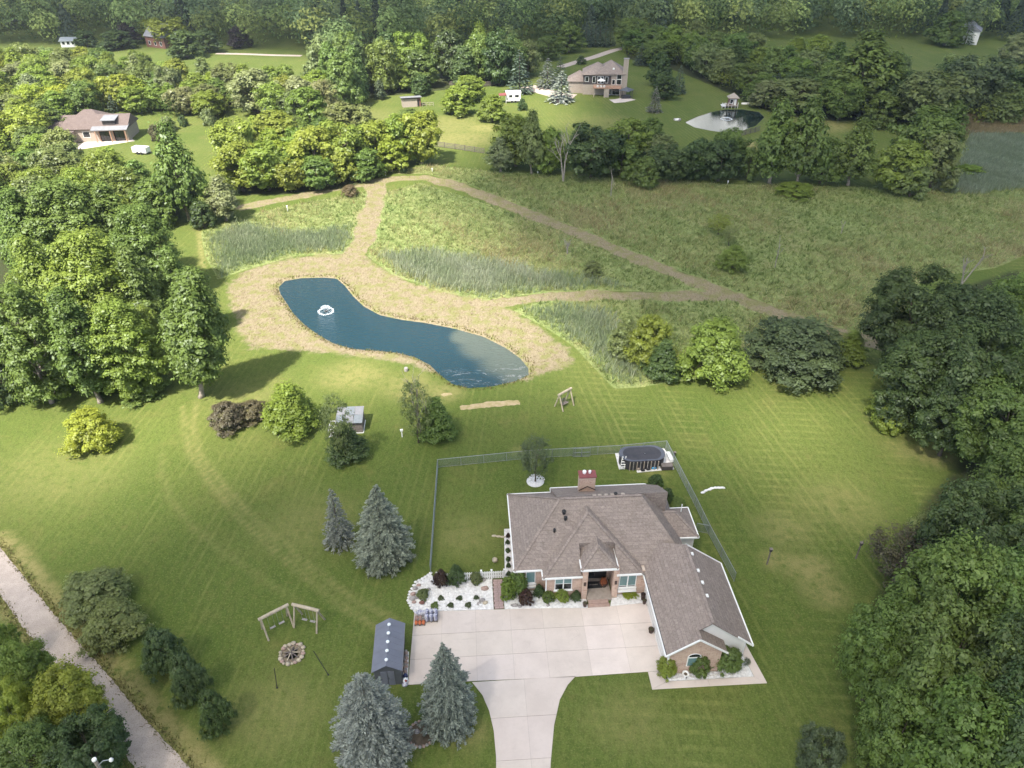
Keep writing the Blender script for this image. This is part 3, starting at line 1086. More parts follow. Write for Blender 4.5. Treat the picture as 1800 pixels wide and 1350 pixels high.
add_spruce('spruce0', 21, 3.0, 9.5, whorls=29, per=28, sprays=50, ls=0.15, full=-2.7)
add_spruce('spruce1', 22, 2.9, 9.5, whorls=29, per=28, sprays=50, ls=0.15, full=-1.55)
add_spruce('spruce2', 23, 1.6, 7.5, whorls=26, per=15, sprays=14, ls=0.16, full=0.85)
add_spruce('spruce3', 24, 2.8, 9.5, whorls=29, per=28, sprays=50, ls=0.15, full=-2.0)
add_spruce('farspruce', 25, 3.2, 11.0, whorls=20, per=14, sprays=9, ls=0.42, full=0.8)

COLR = {
    'Y': (0.285, 0.335, 0.040), 'B': (0.205, 0.275, 0.045), 'G': (0.142, 0.205, 0.046), 'D': (0.078, 0.122, 0.038),
    'O': (0.200, 0.235, 0.080), 'S': (0.260, 0.290, 0.130), 'R': (0.070, 0.028, 0.026), 'T': (0.108, 0.142, 0.066),
    'N': (0.170, 0.125, 0.065), 'V': (0.250, 0.300, 0.045), 'P': (0.050, 0.036, 0.046), 'K': (0.150, 0.128, 0.075),
    'blue': (0.190, 0.218, 0.172), 'pale': (0.260, 0.280, 0.205), 'grey': (0.200, 0.200, 0.155), 'dgreen': (0.100, 0.135, 0.090),
}
PLANTED = []


def plant(form, pos, rad, h, col, label, group=None, name='tree', cat='tree', lean=(0, 0), leaf='crown', jitter=0.10):
    R, H, cm, tm = LIB[form]
    o = thing(name, label, cat, (pos[0], pos[1], 0), rng.uniform(0, 6.28), group, (rad / R, rad / R, h / H))
    if lean != (0, 0):
        o.rotation_euler = (lean[0], lean[1], 0)
    c = np.array(COLR[col] if isinstance(col, str) else col)
    c = c * rng.uniform(1 - jitter, 1 + jitter) * (1 + rng.uniform(-jitter, jitter, 3) * np.array([0.6, 0.3, 0.8]))
    link(leaf, cm, o, color=tuple(c))
    link('trunk' if cat == 'tree' else 'stem', tm, o)
    PLANTED.append((pos[0], pos[1], rad))
    return o


def tree(form, x, yb, yt, wpx, col, label, group=None, **kw):
    """tree measured by its outline: foot of the foliage yb, highest point yt, width wpx"""
    p = gp(x, yb)
    z = depth(p)
    sc = FPX / z
    ph = math.atan2(CAM_H, p[1])
    rad = wpx / 2 / sc
    b = 0.80 * rad * math.sin(ph)
    E = (yb - yt) / sc
    if form in ('round', 'shrub', 'cone') or 'spruce' in form:
        T = max(E - b, 0.3 * E)
        p = gp(x, yb - b * sc)
        if 'spruce' in form:
            h = height_for(p, yt)
        elif form == 'cone':
            h = 0.97 * height_for(p, yt)
        else:
            h = math.sqrt(max(T * T - b * b, 0.1 * T * T)) / math.cos(ph) * 1.2
        h = max(h, 0.6 * rad)
    else:
        h = height_for(p, yt)
    return plant(form, p, rad * (1.13 if form in ('round', 'shrub', 'cone') else 0.98), h, col, label, group, **kw)


# ------------------------------------------------------------------ the main house
HO = gp(903.5, 1005, 3.1)
HROT = math.radians(3.7)
_hc, _hs = math.cos(HROT), math.sin(HROT)


def hw(x, y, z=0.0):
    """house plan -> world"""
    return Vector((HO.x + x * _hc - y * _hs, HO.y + x * _hs + y * _hc, z))


house = thing('brick_house', 'large brick house with brown shingle hip roof and long garage wing beside the concrete driveway', 'house', (HO.x, HO.y, 0), HROT)
EZ, SL = 3.1, 0.772


def slope(x0, y0, ax, k=SL, z=EZ):
    """height over an eave line: ax = direction of rise"""
    return lambda x, y: z + k * ((x - x0) * ax[0] + (y - y0) * ax[1])


rf = MB()
zb = EZ - 0.04
NX0, NX1 = 6.0, 9.26
f_main = slope(0, 0, (0, 1))
for p in ([(0, 0), (NX0, 0), (NX0, 5.05), (4.6, 5.05)], [(NX1, 0), (16, 0), (12.3, 5.05), (NX1, 5.05)], [(NX0, 1.34), (NX1, 1.34), (NX1, 5.05), (NX0, 5.05)]):
    rf.prism(p, zb, f_main)
ZR = EZ + 5.05 * SL
rf.prism([(0, 10.1), (0, 0), (4.6, 5.05)], zb, slope(0, 0, (1, 0), (ZR - EZ) / 4.6))
rf.prism([(0, 10.1), (4.6, 5.05), (12.3, 5.05), (16, 10.1)], zb, slope(0, 10.1, (0, -1)))
rf.prism([(16, 0), (16, 10.1), (12.3, 5.05)], zb, slope(16, 0, (-1, 0), (ZR - EZ) / 3.7))
# front centre block
rf.prism([(2.5, -1), (NX0, -1), (NX0, 2.5)], zb - 0.004, slope(0, -1, (0, 1)))
rf.prism([(NX1, -1), (11.6, -1), (NX1, 1.34)], zb - 0.004, slope(0, -1, (0, 1)))
rf.prism([(NX0, 1.345), (NX1, 1.345), (7.05, 3.55), (NX0, 2.5)], zb - 0.004, slope(0, -1, (0, 1)))
rf.prism([(2.5, -1), (7.05, 3.55), (7.05, 5.0), (2.5, 5.0)], zb - 0.004, slope(2.5, 0, (1, 0)))
rf.prism([(11.6, -1), (11.6, 5.0), (7.05, 5.0), (7.05, 3.55)], zb - 0.004, slope(11.6, 0, (-1, 0)))
# back block with its clipped corner
rf.prism([(4.44, 5.6), (15.0, 5.6), (15.34, 9.78), (14.24, 10.72), (4.44, 10.72)], zb - 0.008, slope(0, 10.72, (0, -1), 0.70))
# right wing
rf.prism([(12.5, 3.04), (17.8, 3.04), (15.8, 5.04), (12.5, 5.04)], zb - 0.012, slope(0, 3.04, (0, 1)))
rf.prism([(12.5, 5.04), (15.8, 5.04), (17.8, 7.04), (12.5, 7.04)], zb - 0.012, slope(0, 7.04, (0, -1)))
rf.prism([(17.8, 3.04), (17.8, 7.04), (15.8, 5.04)], zb - 0.012, slope(17.8, 0, (-1, 0)))
roof = rf.build('roof', M['shingle'], house)
# entry porch roof, higher eave
pr = MB()
PZ = 4.0
pr.prism([(5.94, -1.05), (9.26, -1.05), (7.6, 0.61)], PZ - 0.05, slope(0, -1.05, (0, 1), 0.8, PZ))
pr.prism([(5.94, -1.05), (7.6, 0.61), (7.6, 4.2), (5.94, 1.8)], PZ - 0.05, slope(5.94, 0, (1, 0), 0.8, PZ))
pr.prism([(9.26, -1.05), (9.26, 1.8), (7.6, 4.2), (7.6, 0.61)], PZ - 0.05, slope(9.26, 0, (-1, 0), 0.8, PZ))
proof = pr.build('porch_roof', M['shingle'], house)
# garage wing
gr = MB()
GZ, GS = 2.9, 0.75
gr.prism([(11.64, -8.5), (15.32, -8.5), (15.32, -0.1), (12.6, 2.4), (11.64, 1.4)], lambda x, y: slope(11.64, 0, (1, 0), GS, GZ)(x, y) - 0.13, slope(11.64, 0, (1, 0), GS, GZ))
gr.prism([(19.0, -8.8), (19.0, -0.1), (15.32, -0.1), (15.32, -8.5)], lambda x, y: slope(19.0, 0, (-1, 0), GS, GZ)(x, y) - 0.13, slope(19.0, 0, (-1, 0), GS, GZ))
gr.prism([(11.64, -9.33), (14.19, -9.33), (14.19, -8.504), (11.64, -8.504)], lambda x, y: slope(11.64, 0, (1, 0), GS, GZ)(x, y) - 0.13, slope(11.64, 0, (1, 0), GS, GZ))
gr.prism([(16.74, -9.33), (16.74, -8.12), (14.19, -8.12), (14.19, -9.33)], lambda x, y: slope(16.74, 0, (-1, 0), GS, GZ)(x, y) - 0.13, slope(16.74, 0, (-1, 0), GS, GZ))
groof = gr.build('garage_roof', M['shingle'], house)
# ridge caps
for o_, segs in ((roof, [((4.6, 5.05, ZR), (12.3, 5.05, ZR)), ((0, 0, EZ), (4.6, 5.05, ZR)), ((2.5, -1, EZ), (7.05, 3.55, EZ + 4.55 * SL)), ((11.6, -1, EZ), (7.05, 3.55, EZ + 4.55 * SL)),
                         ((0, 10.1, EZ), (4.6, 5.05, ZR)), ((17.8, 3.04, EZ), (15.8, 5.04, EZ + 2 * SL)), ((12.6, 5.04, EZ + 2 * SL), (15.8, 5.04, EZ + 2 * SL))]),
                (proof, [((5.94, -1.05, PZ), (7.6, 0.61, PZ + 1.33)), ((9.26, -1.05, PZ), (7.6, 0.61, PZ + 1.33))]),
                (groof, [((15.32, -8.5, GZ + 3.68 * GS), (15.32, -0.1, GZ + 3.68 * GS)), ((14.19, -9.33, GZ + 2.55 * GS), (14.19, -8.2, GZ + 2.55 * GS))])):
    cp = MB()
    for a, b in segs:
        cp.beam(Vector(a) + Vector((0, 0, 0.015)), Vector(b) + Vector((0, 0, 0.015)), 0.26, 0.045)
    cp.build('ridge_cap', M['shingle'], o_)
# white fascia and gutters
E2 = EZ - 0.03
for a, b in [((0, 10.1), (0, 0)), ((0, 0), (2.5, 0)), ((2.5, 0), (2.5, -1)), ((2.5, -1), (6.1, -1)), ((9.2, -1), (11.55, -1)), ((0, 10.1), (4.44, 10.1)), ((4.44, 10.1), (4.44, 10.72)),
             ((4.44, 10.72), (14.24, 10.72)), ((14.24, 10.72), (15.34, 9.78)), ((15.34, 9.78), (15.0, 7.1)), ((15.0, 7.04), (17.8, 7.04)), ((17.8, 7.04), (17.8, 3.04)), ((17.8, 3.04), (14.6, 3.04))]:
    MB().beam((a[0], a[1], E2), (b[0], b[1], E2), 0.11, 0.17).build('fascia', M['white'], roof)
for a, b in [((5.94, 1.6), (5.94, -1.05)), ((5.94, -1.05), (9.26, -1.05)), ((9.26, -1.05), (9.26, 1.5))]:
    MB().beam((a[0], a[1], PZ - 0.05), (b[0], b[1], PZ - 0.05), 0.11, 0.18).build('fascia', M['white'], proof)
for a, b in [((11.64, -1.0), (11.64, -9.33)), ((19.0, -8.8), (19.0, -0.1))]:
    MB().beam((a[0], a[1], GZ - 0.04), (b[0], b[1], GZ - 0.04), 0.12, 0.18).build('fascia', M['white'], groof)
ap = GZ + 2.55 * GS
for a, b in [((11.64, -9.36, GZ - 0.02), (14.19, -9.36, ap - 0.02)), ((14.19, -9.36, ap - 0.02), (16.74, -9.36, GZ - 0.02)),
             ((19.0, -0.08, GZ), (15.32, -0.08, GZ + 3.68 * GS)), ((19.0, -8.82, GZ), (17.6, -8.66, GZ + 1.05))]:
    MB().beam(a, b, 0.10, 0.14).build('rake_board', M['white'], groof)
gt = MB().beam((11.71, -1.0, GZ + 0.055), (11.71, -9.3, GZ + 0.055), 0.07, 0.03)
gt.build('gutter', M['black'], groof)
# walls
wb = MB()
wb.quadbox(0.4, 1.2, 0, 15.6, 9.7, EZ - 0.03)
wb.quadbox(0.4, 0.4, 0, 6.25, 1.199, EZ - 0.03)
wb.quadbox(2.9, -0.6, 0, 6.25, 0.399, EZ - 0.03)
wb.quadbox(9.1, -0.6, 0, 12.05, 1.199, EZ - 0.03)
wb.quadbox(4.9, 9.701, 0, 14.1, 10.3, EZ - 0.03)
wb.quadbox(6.251, 1.6, EZ - 0.029, 9.09, 2.2, 4.6)
wb.build('wall', M['brick'], house)
ws = MB().quadbox(15.601, 3.44, 0, 17.4, 6.64, EZ - 0.04)
ws.build('wing_wall', M['siding'], house)
gw = MB()
gw.quadbox(12.05, -8.1, 0, 12.35, 1.0, GZ - 0.06)
gw.quadbox(12.351, -0.7, 0, 18.6, -0.4, GZ - 0.06)
gw.quadbox(18.3, -8.1, 0, 18.6, -0.701, GZ - 0.06)
gk = lambda x: GZ - 0.06 + GS * (min(x - 11.64, 19.0 - x))
gw.yprism([(12.351, 0), (18.299, 0), (18.299, gk(18.299)), (15.32, gk(15.32) - 0.02), (12.351, gk(12.351))], -8.1, -7.8)
gw.yprism([(12.36, 2.8), (18.28, 2.8), (18.28, gk(18.28)), (15.32, gk(15.32) - 0.02), (12.36, gk(12.36))], -0.6, -0.35)
gw.build('garage_wall', M['siding'], house)
bw = MB()
bk = lambda x: GZ - 0.06 + GS * min(x - 11.64, 16.74 - x)
bw.yprism([(12.05, 0), (16.4, 0), (16.4, bk(16.4)), (14.19, bk(14.19) - 0.01), (12.05, bk(12.05))], -9.0, -8.101)
bw.quadbox(16.401, -8.3, 0, 18.62, -8.101, 0.55)
bw.build('garage_gable', M['brick'], house)
# downspouts / corner boards
for x, y, zt in ((0.37, 0.36, EZ), (2.87, -0.64, EZ), (12.0, -9.03, GZ), (18.63, -8.13, GZ), (17.43, 3.4, EZ)):
    MB().quadbox(x - 0.06, y - 0.06, 0.02, x + 0.06, y + 0.06, zt - 0.06).build('downspout', M['white'], house)
# garage doors on the court side
for y0 in (-7.6, -4.7):
    d = MB().quadbox(12.0, y0, 0.02, 12.045, y0 + 2.5, 2.2).build('garage_door', M['siding'], house)
    for k in range(1, 4):
        MB().quadbox(11.985, y0 + 0.05, 0.55 * k - 0.012, 11.998, y0 + 2.45, 0.55 * k + 0.012).build('door_seam', M['greystone'], d)
d = MB().quadbox(12.0, -1.9, 0.02, 12.045, -1.0, 2.05).build('side_door', M['white'], house)
MB().blob((11.96, -1.15, 1.0), (0.035, 0.035, 0.035), 3).build('door_knob', M['metal'], d)
for y in (-8.1, -4.95, -2.1):
    MB().quadbox(11.86, y - 0.09, 1.85, 12.045, y + 0.09, 2.2).build('wall_lantern', M['black'], house)


def window(parent, xc, y, z0, z1, wd, sashes, shade=0.5, box=False, glass='glass'):
    """framed window in a wall facing -y"""
    w_ = MB()
    x0, x1 = xc - wd / 2, xc + wd / 2
    t = 0.07
    w_.quadbox(x0 - t, y - 0.06, z0 - t, x0, y - 0.002, z1 + t)
    w_.quadbox(x1, y - 0.06, z0 - t, x1 + t, y - 0.002, z1 + t)
    w_.quadbox(x0, y - 0.06, z1, x1, y - 0.002, z1 + t)
    w_.quadbox(x0, y - 0.06, z0 - t, x1, y - 0.002, z0)
    for k in range(1, sashes):
        xm = x0 + wd * k / sashes
        w_.quadbox(xm - 0.05, y - 0.055, z0, xm + 0.05, y - 0.003, z1)
    f = w_.build('window', M['white'], parent)
    for k in range(sashes):
        a, b = x0 + wd * k / sashes + (0.05 if k else 0), x0 + wd * (k + 1) / sashes - (0.05 if k < sashes - 1 else 0)
        zm = z0 + (z1 - z0) * shade
        if shade > 0.02:
            MB().quadbox(a + 0.004, y - 0.022, z0, b - 0.004, y - 0.004, zm - 0.02).build('pane', M['darkglass'], f)
        if shade < 0.98:
            MB().quadbox(a + 0.004, y - 0.026, zm + 0.02, b - 0.004, y - 0.004, z1).build('pane', M[glass], f)
        MB().quadbox(a, y - 0.045, zm - 0.019, b, y - 0.004, zm + 0.019).build('sash_rail', M['white'], f)
    MB().quadbox(x0 - 0.15, y - 0.16, z0 - t - 0.07, x1 + 0.15, y - 0.004, z0 - t - 0.005).build('sill', M['white'], f)
    if box:
        MB().quadbox(x0 - 0.12, y - 0.28, z0 - 0.48, x1 + 0.12, y - 0.004, z0 - 0.28).build('window_box', M['white'], f)
    return f


window(house, 1.55, 0.4, 1.05, 2.72, 0.75, 1, 0.03, True)
window(house, 4.45, -0.6, 1.15, 2.72, 1.45, 2, 0.48)
window(house, 10.35, -0.6, 1.05, 2.72, 1.45, 2, 0.10, True)
# arched window in the garage gable
aw = MB()
prof = [(13.62, 0.95), (14.76, 0.95), (14.76, 2.1)] + [(14.19 + 0.57 * math.cos(t), 2.1 + 0.5 * math.sin(t)) for t in np.linspace(0.2, math.pi - 0.2, 9)] + [(13.62, 2.1)]
aw.yprism(prof, -9.05, -9.002)
awo = aw.build('arched_window', M['white'], house)
prof = [(13.70, 2.2)] + [(14.68, 2.2)] + [(14.19 + 0.48 * math.cos(t), 2.2 + 0.33 * math.sin(t)) for t in np.linspace(0.2, math.pi - 0.2, 9)]
MB().yprism(prof, -9.07, -9.0505).build('pane', M['darkglass'], awo)
MB().quadbox(13.7, -9.07, 1.03, 14.68, -9.0505, 2.02).build('pane', M['glass'], awo)
# porch: columns, floor, steps, door
for x0 in (6.1, 8.92):
    c = MB().quadbox(x0, -0.95, 0, x0 + 0.5, -0.45, PZ - 0.055).build('column', M['brick'], house)
    MB().quadbox(x0 + 0.15, -1.05, 1.9, x0 + 0.35, -0.951, 2.3).build('lantern', M['terracotta'], c)
MB().quadbox(6.62, -1.25, 0, 8.9, 1.19, 0.34).build('porch_floor', M['tan'], house)
for k, (y0, y1, z) in enumerate(((-1.62, -1.251, 0.20), (-1.95, -1.621, 0.09))):
    MB().quadbox(6.72 - 0.08 * k, y0, 0, 8.55 + 0.08 * k, y1, z).build('porch_step', M['pinkstone'], house)
db = MB().quadbox(6.6, 1.12, 0.34, 8.75, 1.195, 2.9).build('front_door', M['black'], house)
MB().quadbox(6.75, 1.09, 0.5, 7.6, 1.118, 2.5).build('door_glass', M['darkglass'], db)
MB().quadbox(6.27, 1.13, 0.34, 6.58, 1.194, 2.9).build('door_frame', M['white'], db)
# chimney
ch = MB().quadbox(6.95, 8.05, 2.9, 8.5, 8.95, 6.75).build('chimney', M['brick'], house)
MB().quadbox(6.87, 7.97, 6.751, 8.58, 9.03, 6.86).build('chimney_cap', M['redcap'], ch)
for x, r_ in ((7.45, 0.2), (7.98, 0.15)):
    MB().lathe([(r_ * 0.8, 6.861), (r_ * 0.8, 7.02), (r_, 7.03), (r_ * 0.9, 7.14), (r_ * 0.2, 7.18)], 12, x, 8.6).build('flue_pot', M['white'], ch)
fl = MB()
fl.beam((6.9, 8.0, 5.15), (7.72, 7.99, 5.65), 0.06, 0.06)
fl.beam((7.72, 7.99, 5.65), (8.55, 8.0, 5.15), 0.06, 0.06)
fl.build('flashing', M['black'], ch)
# roof vents
for y in (-1.0, -2.9, -4.2, -5.6):
    x = 15.7
    zv = slope(19.0, 0, (-1, 0), GS, GZ)(x, y)
    MB().quadbox(x - 0.10, y - 0.16, zv - 0.05, x + 0.12, y + 0.16, zv + 0.10).build('roof_vent', M['white'], groof)
for x in (7.9, 8.4, 9.0, 9.6, 10.6):
    MB().quadbox(x - 0.17, 5.2, ZR - 0.14, x + 0.17, 5.42, ZR + 0.04).build('roof_vent', M['tan'], roof)
for x, y, s_ in ((4.9, 4.0, 0.17), (5.0, 3.55, 0.15), (3.9, 2.7, 0.12), (9.9, 5.3, 0.16)):
    zv = f_main(x, y) if y < 5 else ZR - 0.1
    MB().lathe([(s_, zv - 0.1), (s_ * 0.9, zv + 0.22), (s_ * 1.2, zv + 0.26), (s_ * 0.5, zv + 0.36)], 10, x, y).build('vent_pipe', M['black'], roof)
MB().lathe([(0.05, 3.8), (0.05, 5.0)], 8, 16.6, 5.6).build('vent_pipe', M['white'], roof)

# ------------------------------------------------------------------ driveway slabs
def clip(poly, a, b, c):
    """keep a*x + b*y <= c"""
    out = []
    n = len(poly)
    for i in range(n):
        p, q = poly[i], poly[(i + 1) % n]
        dp, dq = a * p[0] + b * p[1] - c, a * q[0] + b * q[1] - c
        if dp <= 0:
            out.append(p)
        if (dp < 0 < dq) or (dq < 0 < dp):
            t = dp / (dp - dq)
            out.append((p[0] + (q[0] - p[0]) * t, p[1] + (q[1] - p[1]) * t))
    return out


def hl(px, py):
    q = gp(px, py)
    dx, dy = q.x - HO.x, q.y - HO.y
    return (dx * _hc + dy * _hs, -dx * _hs + dy * _hc)


drive = thing('driveway', None, None, (HO.x, HO.y, 0), HROT)
tag(drive, kind='structure')
court = [(-9.3, -8.64), (-9.1, -1.4), (2.0, -1.72), (6.5, -1.97), (9.0, -1.9), (12.0, -1.75), (12.0, -8.72), (10.58, -8.72), (4.45, -8.8), (-4.0, -8.64)]
flare = [hl(*p) for p in [(830, 1204), (848, 1222), (860, 1250), (868, 1285), (872, 1330), (873, 1420), (966, 1420), (968, 1340), (974, 1275), (984, 1230), (998, 1204), (1012, 1190)]]
fl_y = -8.74
flare = [(flare[0][0], fl_y)] + flare[1:-1] + [(flare[-1][0], fl_y)]


def slabs(poly, xsp, ysp, tone):
    for i in range(len(xsp) - 1):
        for j in range(len(ysp) - 1):
            c = poly
            for a, b, k in ((1, 0, xsp[i + 1] - 0.006), (-1, 0, -xsp[i] - 0.006), (0, 1, ysp[j + 1] - 0.014), (0, -1, -ysp[j] - 0.014)):
                c = clip(c, a, b, k)
                if len(c) < 3:
                    break
            if len(c) < 3:
                continue
            o = MB().prism(c, -0.05, 0.035).build('slab', M['concrete'], drive)
            t = tone((xsp[i] + xsp[i + 1]) / 2) * random.uniform(0.97, 1.03)
            o.color = (t, t * random.uniform(0.985, 1.0), t * random.uniform(0.965, 0.99), 1)


for c_ in (court, flare):
    o = MB().prism(c_, -0.06, 0.024).build('sub_base', M['concrete'], drive)
    o.color = (0.45, 0.42, 0.40, 1)
slabs(court, [-9.4, -6.6, -3.6, -0.5, 2.4, 5.95, 9.2, 12.1], [-8.9, -6.3, -3.9, -1.2], lambda x: 1.12 if x > 6 else 1.0)
slabs(flare, [-4.5, 0.25, 5.0], [-24, -18.6, -15.4, -12.0, -8.73], lambda x: 0.97)
apron = [(10.6, -10.33), (20.2, -10.39), (19.4, -5.6), (18.65, -5.6), (18.75, -9.75), (12.0, -9.7), (12.0, -8.74), (10.6, -8.74)]
for c in ([(10.62, -10.33), (12.0, -9.7), (12.0, -8.75), (10.62, -8.75)], [(10.62, -10.35), (15.4, -10.36), (15.4, -9.74), (12.02, -9.72)],
          [(15.42, -10.36), (20.15, -10.39), (19.3, -9.74), (15.42, -9.74)], [(20.17, -10.38), (19.45, -5.2), (18.75, -5.2), (19.32, -9.73)]):
    o = MB().prism(c, -0.05, 0.04).build('slab', M['concrete'], drive)
    o.color = (1.04, 1.02, 1.0, 1)

# ------------------------------------------------------------------ planting beds
def bed(name, label, poly, z, mat, parent=None, cat='garden bed'):
    o = MB().prism(poly, -0.05, z).build(name, mat)
    o.location = (HO.x, HO.y, 0)
    o.rotation_euler = (0, 0, HROT)
    return tag(o, label, cat)


def scatter_stones(parent, poly, n, mat, rmin, rmax, z, seed, name='stone'):
    """loose stones of a bed, joined: too small to pick apart"""
    r = np.random.default_rng(seed)
    P = np.array(poly)
    lo, hi = P.min(0), P.max(0)
    pts = r.uniform(lo, hi, (n * 3, 2))
    ins = pt_poly(pts[:, 0], pts[:, 1], poly)
    mb = MB()
    for k, (x, y) in enumerate(pts[ins][:n]):
        s_ = r.uniform(rmin, rmax)
        mb.blob((x, y, z + s_ * 0.2), (s_, s_ * r.uniform(0.7, 1), s_ * 0.6), k, 5, 0.25)
    o = mb.build(name, mat, parent)
    o['kind'] = 'stuff'
    return o


garden_poly = [hl(*p) for p in [(757, 1010), (748, 1017), (732, 1026), (722, 1042), (720, 1056), (726, 1070), (736, 1076)]] + [(-7.6, -1.42), (-1.95, -1.58), (-1.95, 1.9), (-6.9, 1.9)]
garden = bed('rock_garden', 'white gravel rock garden with small tufts at the corner of the driveway', garden_poly, 0.05, M['stonewhite'])
scatter_stones(garden, garden_poly, 520, M['stonewhite'], 0.05, 0.12, 0.05, 5, 'white_gravel')
edge = [hl(*p) for p in [(757, 1008), (748, 1015), (731, 1024), (721, 1041), (718, 1056), (724, 1070), (735, 1077)]]
e2 = resample(edge, 0.32)
for k, (x, y) in enumerate(e2):
    MB().blob((x, y, 0.06), (0.19, 0.15, 0.11), k, 6, 0.15).build('edging_stone', M['stonewhite'], garden)
for k, (px, py, s_, m_) in enumerate([(736, 1030, .24, 'pinkstone'), (730, 1036, .28, 'greystone'), (726, 1046, .30, 'pinkstone'), (725, 1054, .34, 'greystone'), (733, 1052, .26, 'greystone'), (728, 1060, .22, 'pinkstone'),
                                     (742, 1061, .28, 'redbrown'), (852, 1036, .36, 'pinkstone'), (851, 1021, .24, 'greystone'), (848, 1057, .30, 'greystone'), (853, 1061, .26, 'stone'), (842, 1062, .22, 'greystone'),
                                     (845, 1065, .20, 'stonewhite'), (754, 1037, .2, 'greystone'), (738, 1043, .2, 'pinkstone'), (743, 1026, .22, 'stonewhite')]):
    x, y = hl(px, py)
    MB().blob((x, y, 0.05 + s_ * 0.3), (s_, s_ * 0.75, s_ * 0.6), k + 50, 7).build('boulder', M[m_], garden)
tuft_m = None
TG = 'small round grey-green tufts in the white gravel'
for k, (px, py, wd, h_, cl, lab) in enumerate([
        (775, 1051, 13, .30, 'T', 'small grey-green tuft in the white gravel nearest the dark red shrub'),
        (808, 1051, 13, .30, 'T', 'small grey-green tuft in the middle of the back row in the gravel'),
        (837, 1050, 12, .30, 'T', 'small grey-green tuft in the white gravel nearest the paver path'),
        (764, 1064, 17, .32, 'G', 'flat green tuft in the white gravel beside the bag pallet'),
        (792, 1063, 14, .30, 'T', 'small grey-green tuft in the front row, second from the bag pallet'),
        (823, 1063, 14, .30, 'T', 'small grey-green tuft in the front row, third from the bag pallet'),
        (743, 1047, 26, .85, 'O', 'spiky green grass clump at the curved end of the rock garden')]):
    p = gp(px, py + 2)
    plant('shrub', p, wd / 2 * depth(p) / FPX, h_, COLR[cl], lab, TG, name='garden_tuft', cat='plant', leaf='foliage')
for px, py, yt, wd, cl, lab in [(775, 1034, 1006, 27, 'R', 'dark maroon shrub by the corner post of the picket fence'), (802, 1033, 999, 32, 'D', 'dark green clipped shrub against the picket fence'),
                               (837, 1031, 1009, 21, 'O', 'small yellowish-green shrub against the picket fence beside the gate')]:
    tree('shrub', px, py, yt, wd, cl, lab, name='shrub', cat='shrub', leaf='foliage')

# paver path from the gate to the court
path = thing('paver_path', 'narrow pink paver path between the picket gate and the driveway', 'path', (HO.x, HO.y, 0), HROT)
pvm = MB().quadbox(-0.2, -0.12, 0, 0.2, 0.12, 0.05).mesh('paver', M['paver'])
for i in range(13):
    for j in range(2):
        link('paver', pvm, path, (-1.68 + 0.42 * j + (0.0 if i % 2 else 0.06), -1.42 + 0.26 * i, 0.005))
MB().quadbox(-1.94, -1.56, -0.02, -1.0, 1.85, 0.03).build('path_bed', M['soil'], path)
# front foundation bed
fb = bed('foundation_bed', 'white stone bed along the brick front wall left of the porch', [(-0.95, -1.6), (6.6, -1.95), (6.6, -1.0), (6.0, -0.65), (2.8, -0.65), (2.8, 0.3), (0.3, 0.3), (-0.95, 1.6)], 0.045, M['stonewhite'])
scatter_stones(fb, [(-0.9, -1.5), (5.9, -1.8), (5.9, -0.9), (-0.9, 0.3)], 220, M['stonewhite'], 0.05, 0.11, 0.04, 6, 'white_gravel')
for k, (x, y, s_) in enumerate([(0.1, -1.35, .26), (0.45, -1.45, .2), (-.2, -1.3, .22), (3.0, -1.5, .2)]):
    MB().blob((x, y, 0.1), (s_, s_ * .7, s_ * .6), k + 80, 7).build('boulder', M['greystone'], fb)
fb2 = bed('foundation_bed', 'narrow white stone bed with yellow plants under the window right of the porch', [(8.65, -1.92), (12.0, -1.72), (12.0, -0.65), (9.45, -0.65), (9.45, -1.0), (8.95, -1.0)], 0.045, M['stonewhite'])
scatter_stones(fb2, [(9.4, -1.7), (11.9, -1.6), (11.9, -0.9), (9.5, -0.9)], 90, M['stonewhite'], 0.05, 0.11, 0.04, 7, 'white_gravel')
sb = bed('side_bed', 'narrow white stone strip along the left wall of the brick house', [(-0.75, 1.6), (0.3, 1.6), (0.3, 8.3), (-0.45, 8.3)], 0.04, M['stonewhite'])
gb = bed('gable_bed', 'white stone bed with round bushes below the brick garage gable', [(12.1, -9.68), (19.28, -9.72), (18.74, -5.3), (18.64, -5.3), (18.64, -8.2), (16.5, -8.32), (16.5, -9.05), (12.1, -9.05)], 0.045, M['stonewhite'])
scatter_stones(gb, [(12.2, -9.6), (18.6, -9.65), (18.6, -8.5), (16.6, -8.6), (16.6, -9.1), (12.2, -9.1)], 260, M['stonewhite'], 0.05, 0.13, 0.04, 8, 'white_gravel')
